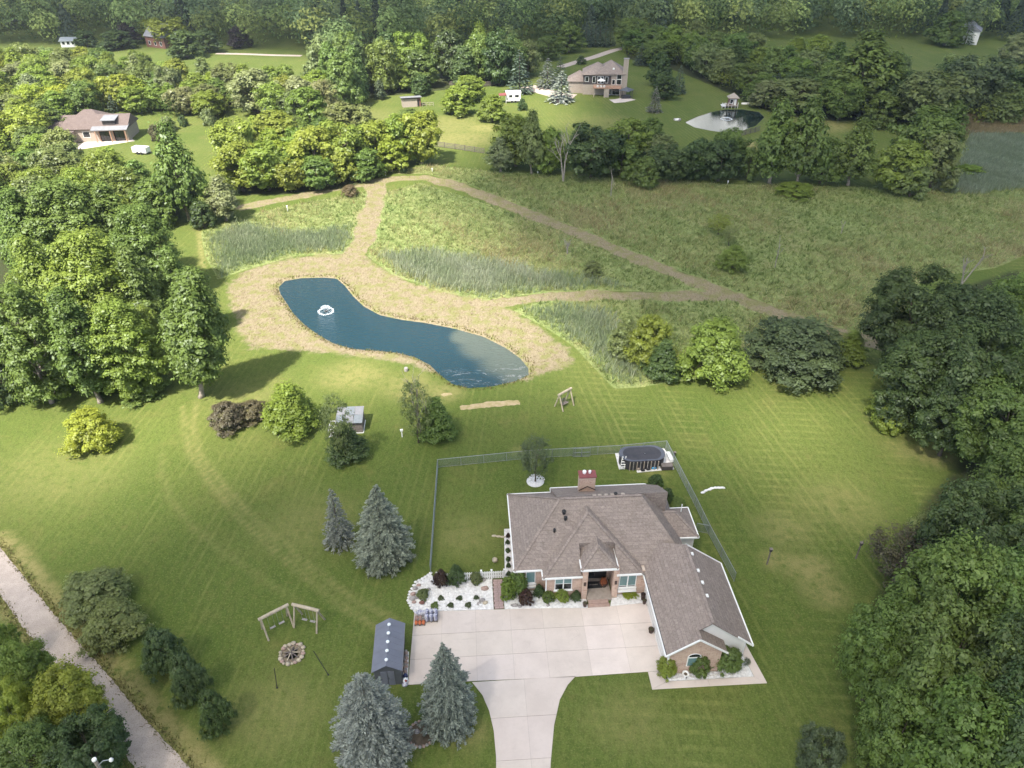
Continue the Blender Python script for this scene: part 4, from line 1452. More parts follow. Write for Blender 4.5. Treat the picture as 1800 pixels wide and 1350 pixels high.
for px, yb, yt, wd, cl, lab, fm in [
        (893, 1058, 1021, 30, 'B', 'light green rounded shrub beside the paver path', 'shrub'), (911, 1052, 1008, 36, 'G', 'tall leafy green shrub at the front left corner of the brick house', 'shrub'),
        (924, 1067, 1040, 27, 'R', 'round dark maroon bush in the front bed', 'shrub'), (947, 1052, 1031, 19, 'D', 'dark round bush tight in the corner of the front wall', 'shrub'),
        (963, 1062, 1041, 23, 'G', 'mid green bush below the left edge of the double front window', 'shrub'), (989, 1062, 1038, 26, 'B', 'yellow-green bush under the double front window', 'shrub'),
        (1012, 1059, 1041, 19, 'D', 'small square-clipped dark bush beside the porch column', 'shrub'),
        (1106, 1054, 1038, 27, 'Y', 'yellow striped leafy plants below the window right of the porch', 'shrub'),
        (1171, 1196, 1160, 37, 'V', 'yellowish round bush at the driveway corner of the brick gable', 'shrub'), (1227, 1194, 1150, 48, 'G', 'round green bush in front of the arched garage window', 'shrub'),
        (1278, 1189, 1143, 50, 'G', 'large round green bush at the right end of the brick gable', 'shrub'), (1311, 1170, 1158, 14, 'T', 'small sparse grey plant in the white stones beside the garage corner', 'airy'),
        (1152, 865, 838, 26, 'D', 'dark bush behind the clipped back corner of the brick house', 'shrub'), (1172, 888, 862, 22, 'D', 'dark narrow bush in the angle of the right wing', 'shrub'), (1190, 893, 879, 30, 'G', 'low green bush along the back of the right wing', 'shrub')]:
    tree(fm, px, yb, yt, wd, cl, lab, name='shrub', cat='shrub', leaf='foliage')
for k, (x, y) in enumerate([(-0.35, 2.3), (-0.3, 3.3), (-0.3, 4.1), (-0.25, 5.2), (-0.2, 6.3), (-0.1, 7.2)]):
    p = hw(x, y)
    plant('shrub', p, 0.27, 0.55, 'D' if k < 5 else 'R', ['low dark plant in the white strip closest to the air conditioner', 'low dark plant second from the air conditioner in the side strip', 'low dark plant third from the air conditioner in the side strip',
          'low dark plant fourth from the air conditioner in the side strip', 'low dark plant fifth from the air conditioner in the side strip', 'pink-purple flowering plant at the far end of the side strip'][k], name='bed_plant', cat='plant', leaf='foliage')

# picket fence with gate
pf = thing('picket_fence', 'low white picket fence with a gate behind the rock garden', 'fence', (HO.x, HO.y, 0), HROT)
pk = MB().yprism([(-0.075, 0.12), (0.075, 0.12), (0.075, 1.0), (0.035, 1.08), (-0.035, 1.08), (-0.075, 1.0)], -0.012, 0.012).mesh('picket', M['white'])
x0, x1, y_ = -7.05, -0.85, 1.98
n_ = 30
for k in range(n_):
    link('picket', pk, pf, (x0 + (x1 - x0) * (k + 0.5) / n_, y_ - 0.05, 0))
for x in (x0 - 0.05, -4.95, -2.95, -1.98, x1 + 0.07):
    MB().quadbox(x - 0.09, y_ - 0.08, 0, x + 0.09, y_ + 0.10, 1.22).build('post', M['white'], pf)
for z in (0.35, 0.82):
    MB().quadbox(x0, y_ - 0.036, z, x1, y_ + 0.015, z + 0.09).build('rail', M['white'], pf)

# chain-link fence
def chain_fence(name, label, px, h=1.2, step=2.6):
    pts = [gp(*p) for p in px]
    f = thing(name, label, 'fence', (pts[0].x, pts[0].y, 0))
    o = pts[0].copy()
    wires = MB()
    rail = MB()
    for i in range(len(pts) - 1):
        a, b = pts[i] - o, pts[i + 1] - o
        L = (b - a).length
        n = max(1, round(L / step))
        for k in range(n + (1 if i == len(pts) - 2 else 0)):
            p = a.lerp(b, k / n)
            MB().tube([(p.x, p.y, 0), (p.x, p.y, h + 0.03)], 0.035, 6).build('post', M['metal'], f)
        rail.tube([(a.x, a.y, h), (b.x, b.y, h)], 0.03, 6)
        rail.tube([(a.x, a.y, 0.06), (b.x, b.y, 0.06)], 0.014, 4)
        d = (b - a) / L
        s_ = 0.13
        m_ = int(L / s_)
        hh = h - 0.08
        for k in range(-int(hh / s_), m_ + 1):
            for sg in (1, -1):
                u0, u1, z0, z1 = k * s_, k * s_ + hh, 0.07, 0.07 + hh
                if sg < 0:
                    z0, z1 = z1, z0
                # trim to the run
                if u0 < 0:
                    t = -u0 / (u1 - u0)
                    z0, u0 = z0 + (z1 - z0) * t, 0
                if u1 > L:
                    t = (L - u0) / (u1 - u0)
                    z1, u1 = z0 + (z1 - z0) * t, L
                if u1 - u0 < 0.02:
                    continue
                p, q = a + d * u0, a + d * u1
                wires.tube([(p.x, p.y, z0), (q.x, q.y, z1)], 0.0065, 3, False)
    rail.build('rail', M['metal'], f)
    g_ = wires.build('wire_mesh', M['wire'], f)
    g_['kind'] = 'stuff'
    return f


chain_fence('chain_link_fence', 'galvanised chain-link fence around the back yard of the brick house', [(757, 1008), (770, 822), (930, 806), (1090, 797), (1170, 789), (1222, 890), (1245, 938), (1290, 1022)])
chain_fence('chain_link_fence', 'short dark chain-link run between right wing and the back yard fence', [(1223, 934), (1245, 938)], 1.15, 1.5)
gt_ = thing('yard_gate', 'light metal double gate in the back chain-link fence behind the chimney', 'gate', gp(1007, 803))
for k, x in enumerate((0.0, 1.0)):
    lf = MB()
    for a, b in (((x, 0, 0.1), (x, 0, 1.3)), ((x + 0.95, 0, 0.1), (x + 0.95, 0, 1.3)), ((x, 0, 1.3), (x + 0.95, 0, 1.3)), ((x, 0, 0.12), (x + 0.95, 0, 0.12)), ((x, 0, 0.7), (x + 0.95, 0, 0.7))):
        lf.tube([a, b], 0.03, 6)
    lf.build('gate_leaf', M['metal'], gt_)
gt_.rotation_euler = (0, 0, math.radians(4))
gt_.location.y -= 0.12

# ------------------------------------------------------------------ things around the house
def at_house(x, y, z=0):
    return hw(x, y, z)


def pot_thing(name, label, cat, pos, r, h, mat, top=None, group=None, rz=0):
    t = thing(name, label, cat, pos, rz, group)
    MB().lathe([(r * 0.72, 0), (r, h * 0.85), (r * 1.08, h * 0.88), (r * 1.08, h), (r * 0.9, h), (r * 0.88, h * 0.9)], 14).build('pot', mat, t, True)
    MB().lathe([(r * 0.86, h * 0.86), (r * 0.4, h * 0.93)], 14).build('soil', M['soil'], t)
    if top:
        link('foliage', LIB['shrub'][2], t, (0, 0, h * 0.85), None, (r * 0.9 / 2, r * 0.9 / 2, top[1] / 3), COLR[top[0]])
    return t


pot_thing('flower_pot', 'dark pot standing at the left end of the porch steps', 'flower pot', at_house(6.35, -1.75, 0.035), 0.2, 0.42, M['terracotta'], ('K', 0.25))
pot_thing('flower_pot', 'tall dark pot between the window and the garage wall', 'flower pot', at_house(11.75, -1.35, 0.045), 0.2, 0.75, M['terracotta'], ('R', 0.3))
pot_thing('flower_pot', 'dark pot standing just in front of the tall pot by the garage', 'flower pot', at_house(11.8, -1.8, 0.04), 0.19, 0.45, M['terracotta'], ('K', 0.2))
pot_thing('flower_pot', 'round brown pot on the driveway between the two garage doors', 'flower pot', at_house(11.72, -4.9, 0.035), 0.24, 0.45, M['terracotta'], ('K', 0.2))
bb = thing('planter', 'orange flower basket beside the black front door', 'planter', at_house(8.35, 0.2, 0.34))
MB().lathe([(0.25, 0), (0.38, 0.35), (0.42, 0.4), (0.36, 0.4)], 14).build('basket', M['terracotta'], bb, True)
link('flowers', LIB['shrub'][2], bb, (0, 0, 0.3), None, (0.19, 0.19, 0.26), (0.42, 0.12, 0.045))
mt = MB().quadbox(-0.75, -0.4, 0, 0.75, 0.4, 0.02).build('door_mat', M['black'])
mt.location = at_house(7.45, 0.35, 0.341)
mt.rotation_euler = (0, 0, HROT)
tag(mt, 'black door mat with a pale line of lettering on the porch floor', 'door mat')
for k in range(7):
    MB().quadbox(-0.42 + 0.12 * k, -0.03, 0.0205, -0.34 + 0.12 * k, 0.03 + 0.02 * (k % 2), 0.023).build('lettering', M['tan'], mt)
ac = thing('air_conditioner', 'dark boxy air conditioner with white ring top at the left corner of the house', 'air conditioner', at_house(-0.4, 0.9, 0.04), HROT)
MB().quadbox(-0.38, -0.38, 0, 0.38, 0.38, 0.85).build('housing', M['dark'], ac)
mb = MB().lathe([(0.40, 0.851), (0.42, 0.93), (0.30, 0.95), (0.28, 0.86)], 20)
mb.build('fan_ring', M['white'], ac, True)
MB().lathe([(0.27, 0.853), (0.05, 0.87)], 16).build('fan_grille', M['black'], ac)
ur = thing('urn', 'white urn planter between the round bushes below the garage gable', 'urn', at_house(13.55, -9.45, 0.045))
MB().lathe([(0.16, 0), (0.10, 0.15), (0.12, 0.25), (0.28, 0.5), (0.30, 0.56), (0.24, 0.55), (0.2, 0.48)], 16).build('bowl', M['white'], ur, True)
MB().lathe([(0.21, 0.47), (0.02, 0.50)], 12).build('soil', M['soil'], ur)
pl = MB().tube([(0, 0, 0), (0, 0, 0.35), (0, 0, 0.36)], [0.02, 0.02, 0.06], 8).build('path_light', M['black'])
pl.location = at_house(13.6, -9.64, 0.045)
tag(pl, 'small black path light in front of the white urn', 'path light')
fs = MB().blob((0, 0, 0.22), (0.3, 0.28, 0.25), 9, 10, 0.1).build('boulder', M['stone'], None, True)
fs.location = gp(870, 987)
tag(fs, 'single tan boulder on the fenced lawn left of the house', 'boulder')
# birdbath-like plate and stepping stones at the left wall
for k in range(3):
    o = MB().blob((0, 0, 0.04), (0.28, 0.15, 0.07), 30 + k, 8, 0.15).build('stepping_stone', M['stone'])
    o.location = at_house(-0.65 - 0.42 * k, 7.2 + 0.1 * k)
    tag(o, ['pale stone touching the side strip of the left wall', 'middle pale stone of three beside the left wall', 'outermost pale stone of three beside the left wall'][k], 'stone')

# pallets of bags at the garden corner
def pallet(label, pos, mat, nb, z_layers, name, bagname, wd=1.15):
    t = thing(name, label, 'pallet', pos, HROT)
    for k in range(4):
        MB().quadbox(-wd / 2, -0.5 + 0.3 * k, 0.09, wd / 2, -0.36 + 0.3 * k, 0.12).build('slat', M['greywood'], t)
    for k in range(3):
        MB().quadbox(-wd / 2 + (wd - 0.1) / 2 * k, -0.5, 0, -wd / 2 + (wd - 0.1) / 2 * k + 0.1, 0.5, 0.089).build('runner', M['greywood'], t)
    bm = MB().blob((0, 0, 0), (wd / 6 * 1.02, 0.26, 0.10), 4, 8, 0.10).mesh(bagname, mat, True)
    for L_ in range(z_layers):
        for i in range(3):
            for j in range(2):
                if L_ * 6 + i * 2 + j >= nb:
                    continue
                link(bagname, bm, t, (-wd / 3 + wd / 3 * i, -0.25 + 0.5 * j, 0.2 + 0.16 * L_), (random.uniform(-.08, .08), random.uniform(-.08, .08), random.uniform(-.12, .12)))
    return t


pallet('pallet stacked high with silvery printed bags at the driveway corner', at_house(-7.55, -2.15, 0.035), M['bag'], 24, 4, 'bag_pallet', 'bag')
t = pallet('low pallet with a few reddish bundles beside the silvery bags', at_house(-8.55, -2.45, 0.035), M['orange'], 5, 1, 'bundle_pallet', 'bundle', 0.95)
for k in range(8):
    MB().beam((-0.42 + 0.12 * k, -0.1, 0.3), (-0.4 + 0.12 * k, 0.45, 0.42), 0.05, 0.05).build('stake', M['greystone'], t)
tp = MB().blob((0, 0, 0.14), (0.75, 0.3, 0.22), 77, 10, 0.2).build('tarp', M['bag'])
tp.location = at_house(-8.35, -1.62, 0.0)
tag(tp, 'crumpled grey tarp between the rock garden edge and the pallets', 'tarp')

# grey garden shed
shp = gp(684, 1206)
sh = thing('garden_shed', 'grey resin garden shed with white roof domes beside the driveway', 'shed', (shp.x, shp.y, 0), HROT + math.radians(0.5))
SW, SD, SE, SRZ = 2.45, 4.6, 1.95, 2.75
s0, s1 = -SW / 2, SW / 2
MB().quadbox(s0 + 0.14, 0.1, 0, s1 - 0.14, SD - 0.1, SE - 0.03).build('wall', M['shedwall'], sh)
gm = MB()
for y0 in (0.1, SD - 0.14):
    gm.yprism([(s0 + 0.14, SE - 0.029), (s1 - 0.14, SE - 0.029), (0, SRZ - 0.1)], y0, y0 + 0.04)
gm.build('gable', M['shedwall'], sh)
rm = MB()
rm.yprism([(s0, SE - 0.06), (0, SRZ - 0.06), (0, SRZ), (s0, SE)], 0, SD)
rm.yprism([(0, SRZ - 0.06), (s1, SE - 0.06), (s1, SE), (0, SRZ)], 0, SD)
sr = rm.build('roof', M['shedroof'], sh)
for k in range(1, 8):
    y = SD * k / 8
    for sg in (-1, 1):
        MB().beam((0, y, SRZ + 0.006), (sg * SW / 2, y, SE + 0.006), 0.03, 0.012).build('roof_rib', M['shedroof'], sr)
for k in range(5):
    y = 0.55 + 0.85 * k
    MB().lathe([(0.15, SRZ - 0.02), (0.14, SRZ + 0.05), (0.07, SRZ + 0.09)], 12, 0, y).build('roof_dome', M['foam'], sr, True)
ed = MB()
ed.beam((s1 + 0.01, 0, SE - 0.03), (s1 + 0.01, SD, SE - 0.03), 0.03, 0.10)
ed.beam((s0 - 0.01, 0, SE - 0.03), (s0 - 0.01, SD, SE - 0.03), 0.03, 0.10)
ed.build('gutter', M['greyroof'], sr)
for x in (-0.55, 0.03):
    d = MB().quadbox(x, 0.05, 0.05, x + 0.52, 0.098, 1.85).build('door', M['shedroof'], sh)
    MB().quadbox(x + 0.04, 0.03, 0.9, x + 0.08, 0.049, 1.1).build('handle', M['black'], d)
sbed = bed('shed_bed', 'narrow stone strip between the grey shed and the driveway', [hl(711, 1146), hl(719, 1146), hl(717, 1200), hl(707, 1204)], 0.04, M['stonewhite'])
rr_ = random.Random(5)
for k in range(16):
    x, y = hl(rr_.uniform(711.5, 715), 1146 + 2.7 * k)
    MB().blob((x, y, 0.12), (0.17, 0.15, 0.13), k + 200, 6).build('stone', M['pinkstone' if k % 3 else 'greystone'], sbed)
for k, (px, py, m_, lab, s_) in enumerate([(713, 1190, 'navy', 'dark blue bag in the stone strip beside the shed', (0.24, 0.2, 0.22)), (713, 1198, 'foam', 'white bag with reddish print in the stone strip beside the shed', (0.26, 0.22, 0.24)), (712, 1205, 'bag', 'grey bag at the front corner of the shed', (0.26, 0.2, 0.18))]):
    o = MB().blob((0, 0, s_[2] * 0.8), s_, k + 90, 9, 0.14).build('bag', M[m_], None, True)
    o.location = gp(px, py, 0.04)
    tag(o, lab, 'bag')
    if k == 1:
        MB().blob((0.05, -0.1, s_[2] * 1.2), (0.13, 0.12, 0.13), 3, 7, 0.2).build('red_print', M['redcap'], o)

# fire pit
fpp = gp(513, 1150)
fp = thing('fire_pit', 'round stone-ringed fire pit with burnt logs in front of two log swings', 'fire pit', (fpp.x, fpp.y, 0))
MB().lathe([(1.0, -0.05), (0.98, 0.02), (0.5, 0.0), (0.1, 0.0)], 20, 0, 0, 1.02, 0.98).build('ash_bed', M['ash'], fp)
for k in range(19):
    a = 2 * math.pi * k / 19 + random.uniform(-.05, .05)
    s_ = random.uniform(0.13, 0.23)
    r_ = 1.0 + random.uniform(-.05, .05)
    MB().blob((r_ * math.cos(a), r_ * math.sin(a), s_ * 0.45), (s_, s_ * random.uniform(.75, 1), s_ * 0.75), k + 300, 8, 0.15).build('ring_stone', M['stone' if k % 4 else 'pinkstone'], fp, True)
for k in range(9):
    a = 2 * math.pi * k / 9 + 0.2
    MB().tube([(0.68 * math.cos(a), 0.68 * math.sin(a), 0.06), (0.08 * math.cos(a), 0.08 * math.sin(a), 0.30)], [0.055, 0.05], 7).build('log', M['greywood' if k % 3 else 'wood'], fp)


# log swing frames
def swing(label, px0, px1, foot0, foot1, with_bench=True, z=2.2):
    """beam seen between two points at height z, two slanted legs at each end"""
    a, b = gp(*px0, z), gp(*px1, z)
    c = (a + b) / 2
    t = thing('log_swing', label, 'swing', (c.x, c.y, 0), 0, 'log swing frames')
    a0, b0 = a - Vector((c.x, c.y, 0)), b - Vector((c.x, c.y, 0))
    d = (b0 - a0).normalized()
    nn = Vector((-d.y, d.x, 0))
    MB().tube([a0 - d * 0.15, (a0 + b0) / 2 + Vector((0, 0, 0.02)), b0 + d * 0.15], [0.15, 0.16, 0.15], 9).build('beam', M['wood'], t)
    for e, s_ in ((a0, 1), (b0, -1)):
        for sg in (-1, 1):
            ft = e + d * (0.05 * s_) + nn * (sg * 0.75)
            MB().tube([(ft.x, ft.y, 0), (e.x + d.x * 0.05 * s_, e.y + d.y * 0.05 * s_, z - 0.05)], [0.085, 0.08], 7).build('leg', M['wood'], t)
    if with_bench:
        m0, m1 = a0.lerp(b0, 0.25), a0.lerp(b0, 0.75)
        for k in range(4):
            o_ = nn * (-0.22 + 0.14 * k)
            MB().beam((m0.x + o_.x, m0.y + o_.y, 0.48), (m1.x + o_.x, m1.y + o_.y, 0.48), 0.11, 0.03).build('seat_slat', M['greywood'], t)
        for k in range(3):
            o_ = nn * (0.30 + 0.03 * k)
            MB().beam((m0.x + o_.x, m0.y + o_.y, 0.6 + 0.15 * k), (m1.x + o_.x, m1.y + o_.y, 0.6 + 0.15 * k), 0.03, 0.11).build('back_slat', M['greywood'], t)
        for e in (m0, m1):
            for o_ in (nn * -0.2, nn * 0.3):
                MB().tube([(e.x + o_.x, e.y + o_.y, 0.48), (e.x, e.y, z - 0.1)], 0.012, 4).build('chain', M['metal'], t)
    else:
        for u in (0.33, 0.67):
            e = a0.lerp(b0, u)
            for w_ in (-0.22, 0.22):
                q = e + d * w_
                MB().tube([(q.x, q.y, 0.45), (q.x, q.y, z - 0.1)], 0.012, 4).build('chain', M['metal'], t)
            p0, p1 = e - d * 0.25, e + d * 0.25
            MB().beam((p0.x, p0.y, 0.45), (p1.x, p1.y, 0.45), 0.2, 0.03).build('seat', M['greystone'], t)
    return t


swing('log swing frame left of the fire pit, its beam rising to the right', (457, 1088), (504, 1064), None, None, False)
swing('log swing frame right of the fire pit, its beam falling to the right', (516, 1063), (558, 1073), None, None, False)
swing('log bench swing standing alone below the pond', (983, 694), (1003, 683), None, None, True)
for k, (px, py, px2, py2, lab) in enumerate([(487, 1209, 482, 1174, 'thin black hook pole on the lawn below the fire pit'), (577, 1186, 551, 1144, 'thin black leaning pole on the lawn right of the fire pit')]):
    p = gp(px, py)
    hh = 1.7
    q = gp(px2, py2, hh)
    o = thing('garden_pole', lab, 'pole', p)
    dq = q - p
    MB().tube([(0, 0, 0), (dq.x, dq.y, hh)], 0.032, 6).build('shaft', M['black'], o)
    MB().lathe([(0.09, 0), (0.07, 0.05), (0.04, 0.06)], 8).build('foot', M['black'], o)

# flower bed between the two front spruces
cb_ = gp(741, 1290)
cbed = thing('round_bed', 'round soil bed with grey edging between the two front spruces', 'garden bed', cb_)
MB().lathe([(1.02, -0.03), (0.98, 0.04), (0.3, 0.07)], 22).build('soil', M['soil'], cbed)
for k in range(24):
    a = 2 * math.pi * k / 24
    MB().blob((1.04 * math.cos(a), 1.04 * math.sin(a), 0.04), (0.15, 0.13, 0.09), k + 400, 6).build('edging_stone', M['pinkstone' if k % 2 else 'greystone'], cbed)
MB().blob((-0.35, 0.1, 0.15), (0.22, 0.2, 0.16), 450, 8).build('boulder', M['greystone'], cbed)
MB().lathe([(0.08, 0.05), (0.08, 0.25), (0.02, 0.28)], 8, 0.35, 0.0).build('white_marker', M['white'], cbed)

# tree ring
trp = gp(941, 846)
trg = thing('tree_ring', 'white gravel circle around the slender back yard tree', 'garden bed', trp)
MB().lathe([(0.98, -0.02), (0.95, 0.05), (0.3, 0.06)], 24).build('gravel', M['stonewhite'], trg)
for k in range(7):
    a = 0.2 + 0.3 * k
    MB().blob((0.95 * math.cos(a), 0.95 * math.sin(a), 0.08), (0.15, 0.12, 0.11), k + 500, 6).build('edging_stone', M['stonewhite'], trg)
for k, (px, py) in enumerate([(1236, 866), (1241, 863), (1247, 861), (1252, 859), (1258, 858), (1264, 858), (1270, 858)]):
    o = MB().blob((0, 0, 0.06), (0.32, 0.17, 0.1), k + 520, 8, 0.15).build('edging_stone', M['stonewhite'])
    o.location = gp(px, py)
    o.rotation_euler = (0, 0, 0.5 - 0.12 * k)
    tag(o, ['first', 'second', 'third', 'fourth', 'fifth', 'sixth', 'seventh'][k] + ' pale stone, from the left, of the curved row on the right lawn', 'stone', 'curved row of pale stones on the right lawn')

# swimming pool
pad = [(1081, 797), (1088, 825), (1117, 823), (1120, 831), (1185, 825), (1175, 800), (1167, 788)]
pc = gp(1126, 812)
pp = MB().prism([(gp(*q).x - pc.x, gp(*q).y - pc.y) for q in pad], -0.02, 0.05).build('pool_pad', M['stonewhite'])
pp.location = (pc.x, pc.y, 0)
tag(pp, kind='structure')
pq = gp(1126.5, 812.5, 0.0)
pool = thing('swimming_pool', 'oval above-ground pool under a dark grey cover in the back corner', 'pool', (pq.x, pq.y, 0.05), HROT)


def oval(lx, ly, n=28):
    out = []
    s_ = lx - ly
    for k in range(n):
        a = 2 * math.pi * k / n
        out.append((ly * math.cos(a) + (s_ if math.cos(a) > 0 else -s_), ly * math.sin(a)))
    return out


ov = oval(2.62, 1.35)
PH = 1.25
pw = MB().prism([(x * 0.97, y * 0.97) for x, y in ov], 0, PH - 0.04)
pw.build('pool_wall', M['dark'], pool)
MB().prism(ov, PH - 0.039, PH + 0.03).build('rim', M['dark'], pool)
cv = MB()
b = 0
rings = [(1.0, PH + 0.035), (0.93, PH + 0.05), (0.62, PH - 0.01), (0.3, PH - 0.04), (0.05, PH - 0.05)]
for s_, z in rings:
    cv.v += [(x * s_, y * s_, z) for x, y in ov]
n_ = len(ov)
for i in range(len(rings) - 1):
    for k in range(n_):
        j = (k + 1) % n_
        cv.f.append((i * n_ + k, i * n_ + j, (i + 1) * n_ + j, (i + 1) * n_ + k))
cv.f.append(tuple((len(rings) - 1) * n_ + k for k in range(n_)))
cvo = cv.build('pool_cover', M['pool'], pool, True)
MB().lathe([(0.50, PH - 0.03), (0.42, PH + 0.0), (0.38, PH - 0.03)], 20, 0.3, -0.05).build('puddle_ring', M['dark'], cvo)
MB().lathe([(0.05, PH - 0.05), (0.05, PH + 0.03)], 8, 0.3, -0.05).build('centre_knob', M['white'], cvo)
for k in range(9):
    x = -1.6 + 0.4 * k
    MB().quadbox(x - 0.04, -1.45, 0, x + 0.04, -1.312, PH - 0.05).build('upright', M['greystone' if k % 2 else 'tan'], pool)
ld = thing('pool_ladder', 'white A-frame pool ladder at the left end of the covered pool', 'ladder', gp(1097, 824, 0.05), HROT)
for sg in (-1, 1):
    MB().tube([(0.25 * sg - 0.25, -0.1, 0), (0.18 * sg - 0.05, 0.35, 1.5)], 0.04, 6).build('rail', M['white'], ld)
    MB().tube([(0.25 * sg + 0.5, 0.25, 0), (0.18 * sg + 0.0, 0.42, 1.5)], 0.03, 6).build('rail', M['white'], ld)
for k in range(4):
    z = 0.3 * (k + 1)
    MB().quadbox(-0.42 + 0.05 * k, -0.12 + 0.09 * k, z, 0.10 + 0.02 * k, 0.02 + 0.09 * k, z + 0.04).build('step', M['white'], ld)
dbx = thing('deck_box', 'dark brown storage box at the right front of the pool pad', 'storage box', gp(1171.5, 823.5, 0.05), HROT)
MB().quadbox(-0.62, -0.3, 0, 0.62, 0.3, 0.5).build('body', M['darksiding'], dbx)
MB().quadbox(-0.65, -0.33, 0.501, 0.65, 0.33, 0.57).build('lid', M['greywood'], dbx)
for k, (px, py, m_, lab, cat, s_) in enumerate([(1149, 824, 'blue', 'bright blue pool toy on the pool pad', 'pool toy', (0.34, 0.2, 0.16)), (1130, 828, 'black', 'black box among the gear at the front of the pool pad', 'box', (0.24, 0.16, 0.14)), (1139, 826, 'dark', 'dark pump beside the blue pool toy', 'pump', (0.26, 0.18, 0.2)),
                                              (1144, 822, 'white', 'white folded sheet behind the blue pool toy', 'sheet', (0.35, 0.18, 0.1)), (1156, 822, 'foam', 'pale plastic bundle left of the storage box', 'bundle', (0.3, 0.2, 0.14)), (1122, 826, 'tan', 'tan sack at the front left corner of the gear', 'sack', (0.2, 0.16, 0.16))]):
    o = MB().blob((0, 0, s_[2] * 0.85), s_, k + 600, 9, 0.16).build({'pool toy': 'pool_toy'}.get(cat, cat), M[m_], None, True)
    o.location = gp(px, py, 0.05)
    tag(o, lab, cat)

# chicken coop with pen
cpp = gp(612, 764)
cp = thing('coop', 'small coop with pale grey panel roof and white-framed pen beyond the lone green tree', 'coop', cpp, math.radians(4))
MB().quadbox(-1.1, 0.35, 0, 1.75, 2.6, 1.5).build('wall', M['greywood'], cp)
rp = MB().yprism([(-0.05, 0.0), (0.95, 0.0), (0.95, 0.05), (-0.05, 0.05)], 0, 1)
for i in range(3):
    for j in range(2):
        q = MB()
        x0, x1 = -1.35 + 1.07 * i, -1.35 + 1.07 * (i + 1) - 0.03
        y0, y1 = 0.1 + 1.4 * j, 0.1 + 1.4 * (j + 1) - 0.03
        q.prism([(x0, y0), (x1, y0), (x1, y1), (x0, y1)], lambda x, y: 1.55 + 0.16 * y, lambda x, y: 1.60 + 0.16 * y)
        q.build('roof_panel', M['greyroof'] if (i + j) % 2 else M['metal'], cp)
pn = MB()
for a, b in (((-2.2, -0.4, 0), (-2.2, -0.4, 0.9)), ((-1.15, -0.4, 0), (-1.15, -0.4, 0.9)), ((-2.2, 1.6, 0), (-2.2, 1.6, 0.9)), ((-1.15, 1.6, 0), (-1.15, 1.6, 0.9)), ((-2.2, -0.4, 0.9), (-2.2, 1.6, 0.9)), ((-1.15, -0.4, 0.9), (-1.15, 1.6, 0.9)),
             ((-2.2, -0.4, 0.9), (-1.15, -0.4, 0.9)), ((-2.2, 1.6, 0.9), (-1.15, 1.6, 0.9)), ((-2.2, -0.4, 0.05), (-1.15, -0.4, 0.05)), ((-2.2, -0.4, 0.05), (-2.2, 1.6, 0.05)), ((1.8, 0.2, 0.03), (1.8, 2.7, 0.03)), ((0.4, 0.2, 0.03), (1.8, 0.2, 0.03))):
    pn.beam(a, b, 0.08, 0.08)
pn.build('pen_frame', M['white'], cp)
MB().quadbox(-2.1, 0.6, 0.02, -1.25, 1.5, 0.3).build('nest_box', M['white'], cp)
MB().prism([(-2.15, -0.35), (-1.2, -0.35), (-1.2, 1.55), (-2.15, 1.55)], -0.02, 0.012).build('pen_floor', M['stonewhite'], cp)
for k, (px, py, h_, m_, lab, cat, nm) in enumerate([(707, 768, 0.9, 'white', 'short white marker post on the lawn right of the coop', 'post', 'marker_post'), (714, 652, 0.5, 'greystone', 'small grey drum on the lawn below the pond', 'drum', 'drum'),
                                                  (1166, 812, 0.6, 'white', 'white chest beside the right end of the pool', 'chest', 'chest')]):
    o = MB()
    if nm == 'drum':
        o.lathe([(0.26, 0), (0.28, 0.25), (0.26, 0.5), (0.2, 0.52)], 12)
    elif nm == 'chest':
        o.quadbox(-0.22, -0.7, 0.03, 0.22, 0.7, 0.4)
        o.quadbox(-0.24, -0.72, 0.401, 0.24, 0.72, 0.46)
    else:
        o.quadbox(-0.06, -0.06, 0, 0.06, 0.06, h_)
        o.quadbox(-0.16, -0.10, h_ + 0.001, 0.16, 0.10, h_ + 0.22)
    o = o.build(nm, M[m_])
    o.location = gp(px, py, 0.05 if nm == 'chest' else 0)
    o.rotation_euler = (0, 0, 0.3)
    if nm == 'chest':
        o.location = gp(1177, 806, 0.05)
        o.rotation_euler = (0, 0, math.radians(8))
    tag(o, lab, cat)


def birdhouse(px, yb, yt, lab, mat='greywood', box='dark'):
    p = gp(px, yb)
    h_ = height_for(p, yt)
    t = thing('birdhouse_post', lab, 'birdhouse', p)
    MB().quadbox(-0.05, -0.05, 0, 0.05, 0.05, h_ - 0.3).build('post', M[mat], t)
    b_ = MB().quadbox(-0.11, -0.10, h_ - 0.3, 0.11, 0.10, h_).build('box', M[box], t)
    MB().quadbox(-0.15, -0.15, h_ + 0.001, 0.15, 0.15, h_ + 0.04).build('lid', M[mat], b_)


birdhouse(1348, 992, 965, 'birdhouse post on the lawn right of the garage, the nearer to the house')
birdhouse(1504, 982, 954, 'birdhouse post beside the dark bare tree at the right woods')
birdhouse(1185, 803, 795, 'small dark birdhouse post just outside the pool fence corner', 'greywood', 'black')
for k, (px, yb, yt, lab) in enumerate([(678, 309, 302, 'white birdhouse post at the upper left end of the mown path'), (760, 303, 296, 'white birdhouse post in the grass below the board fence'), (945, 307, 302, 'white birdhouse post at the foot of the dead forked tree'),
                                      (506, 372, 362, 'pale post standing in the left reeds'), (1279, 324, 318, 'white marker in the meadow in front of the right tree belt')]):
    birdhouse(px, yb, yt, lab, 'white', 'white')

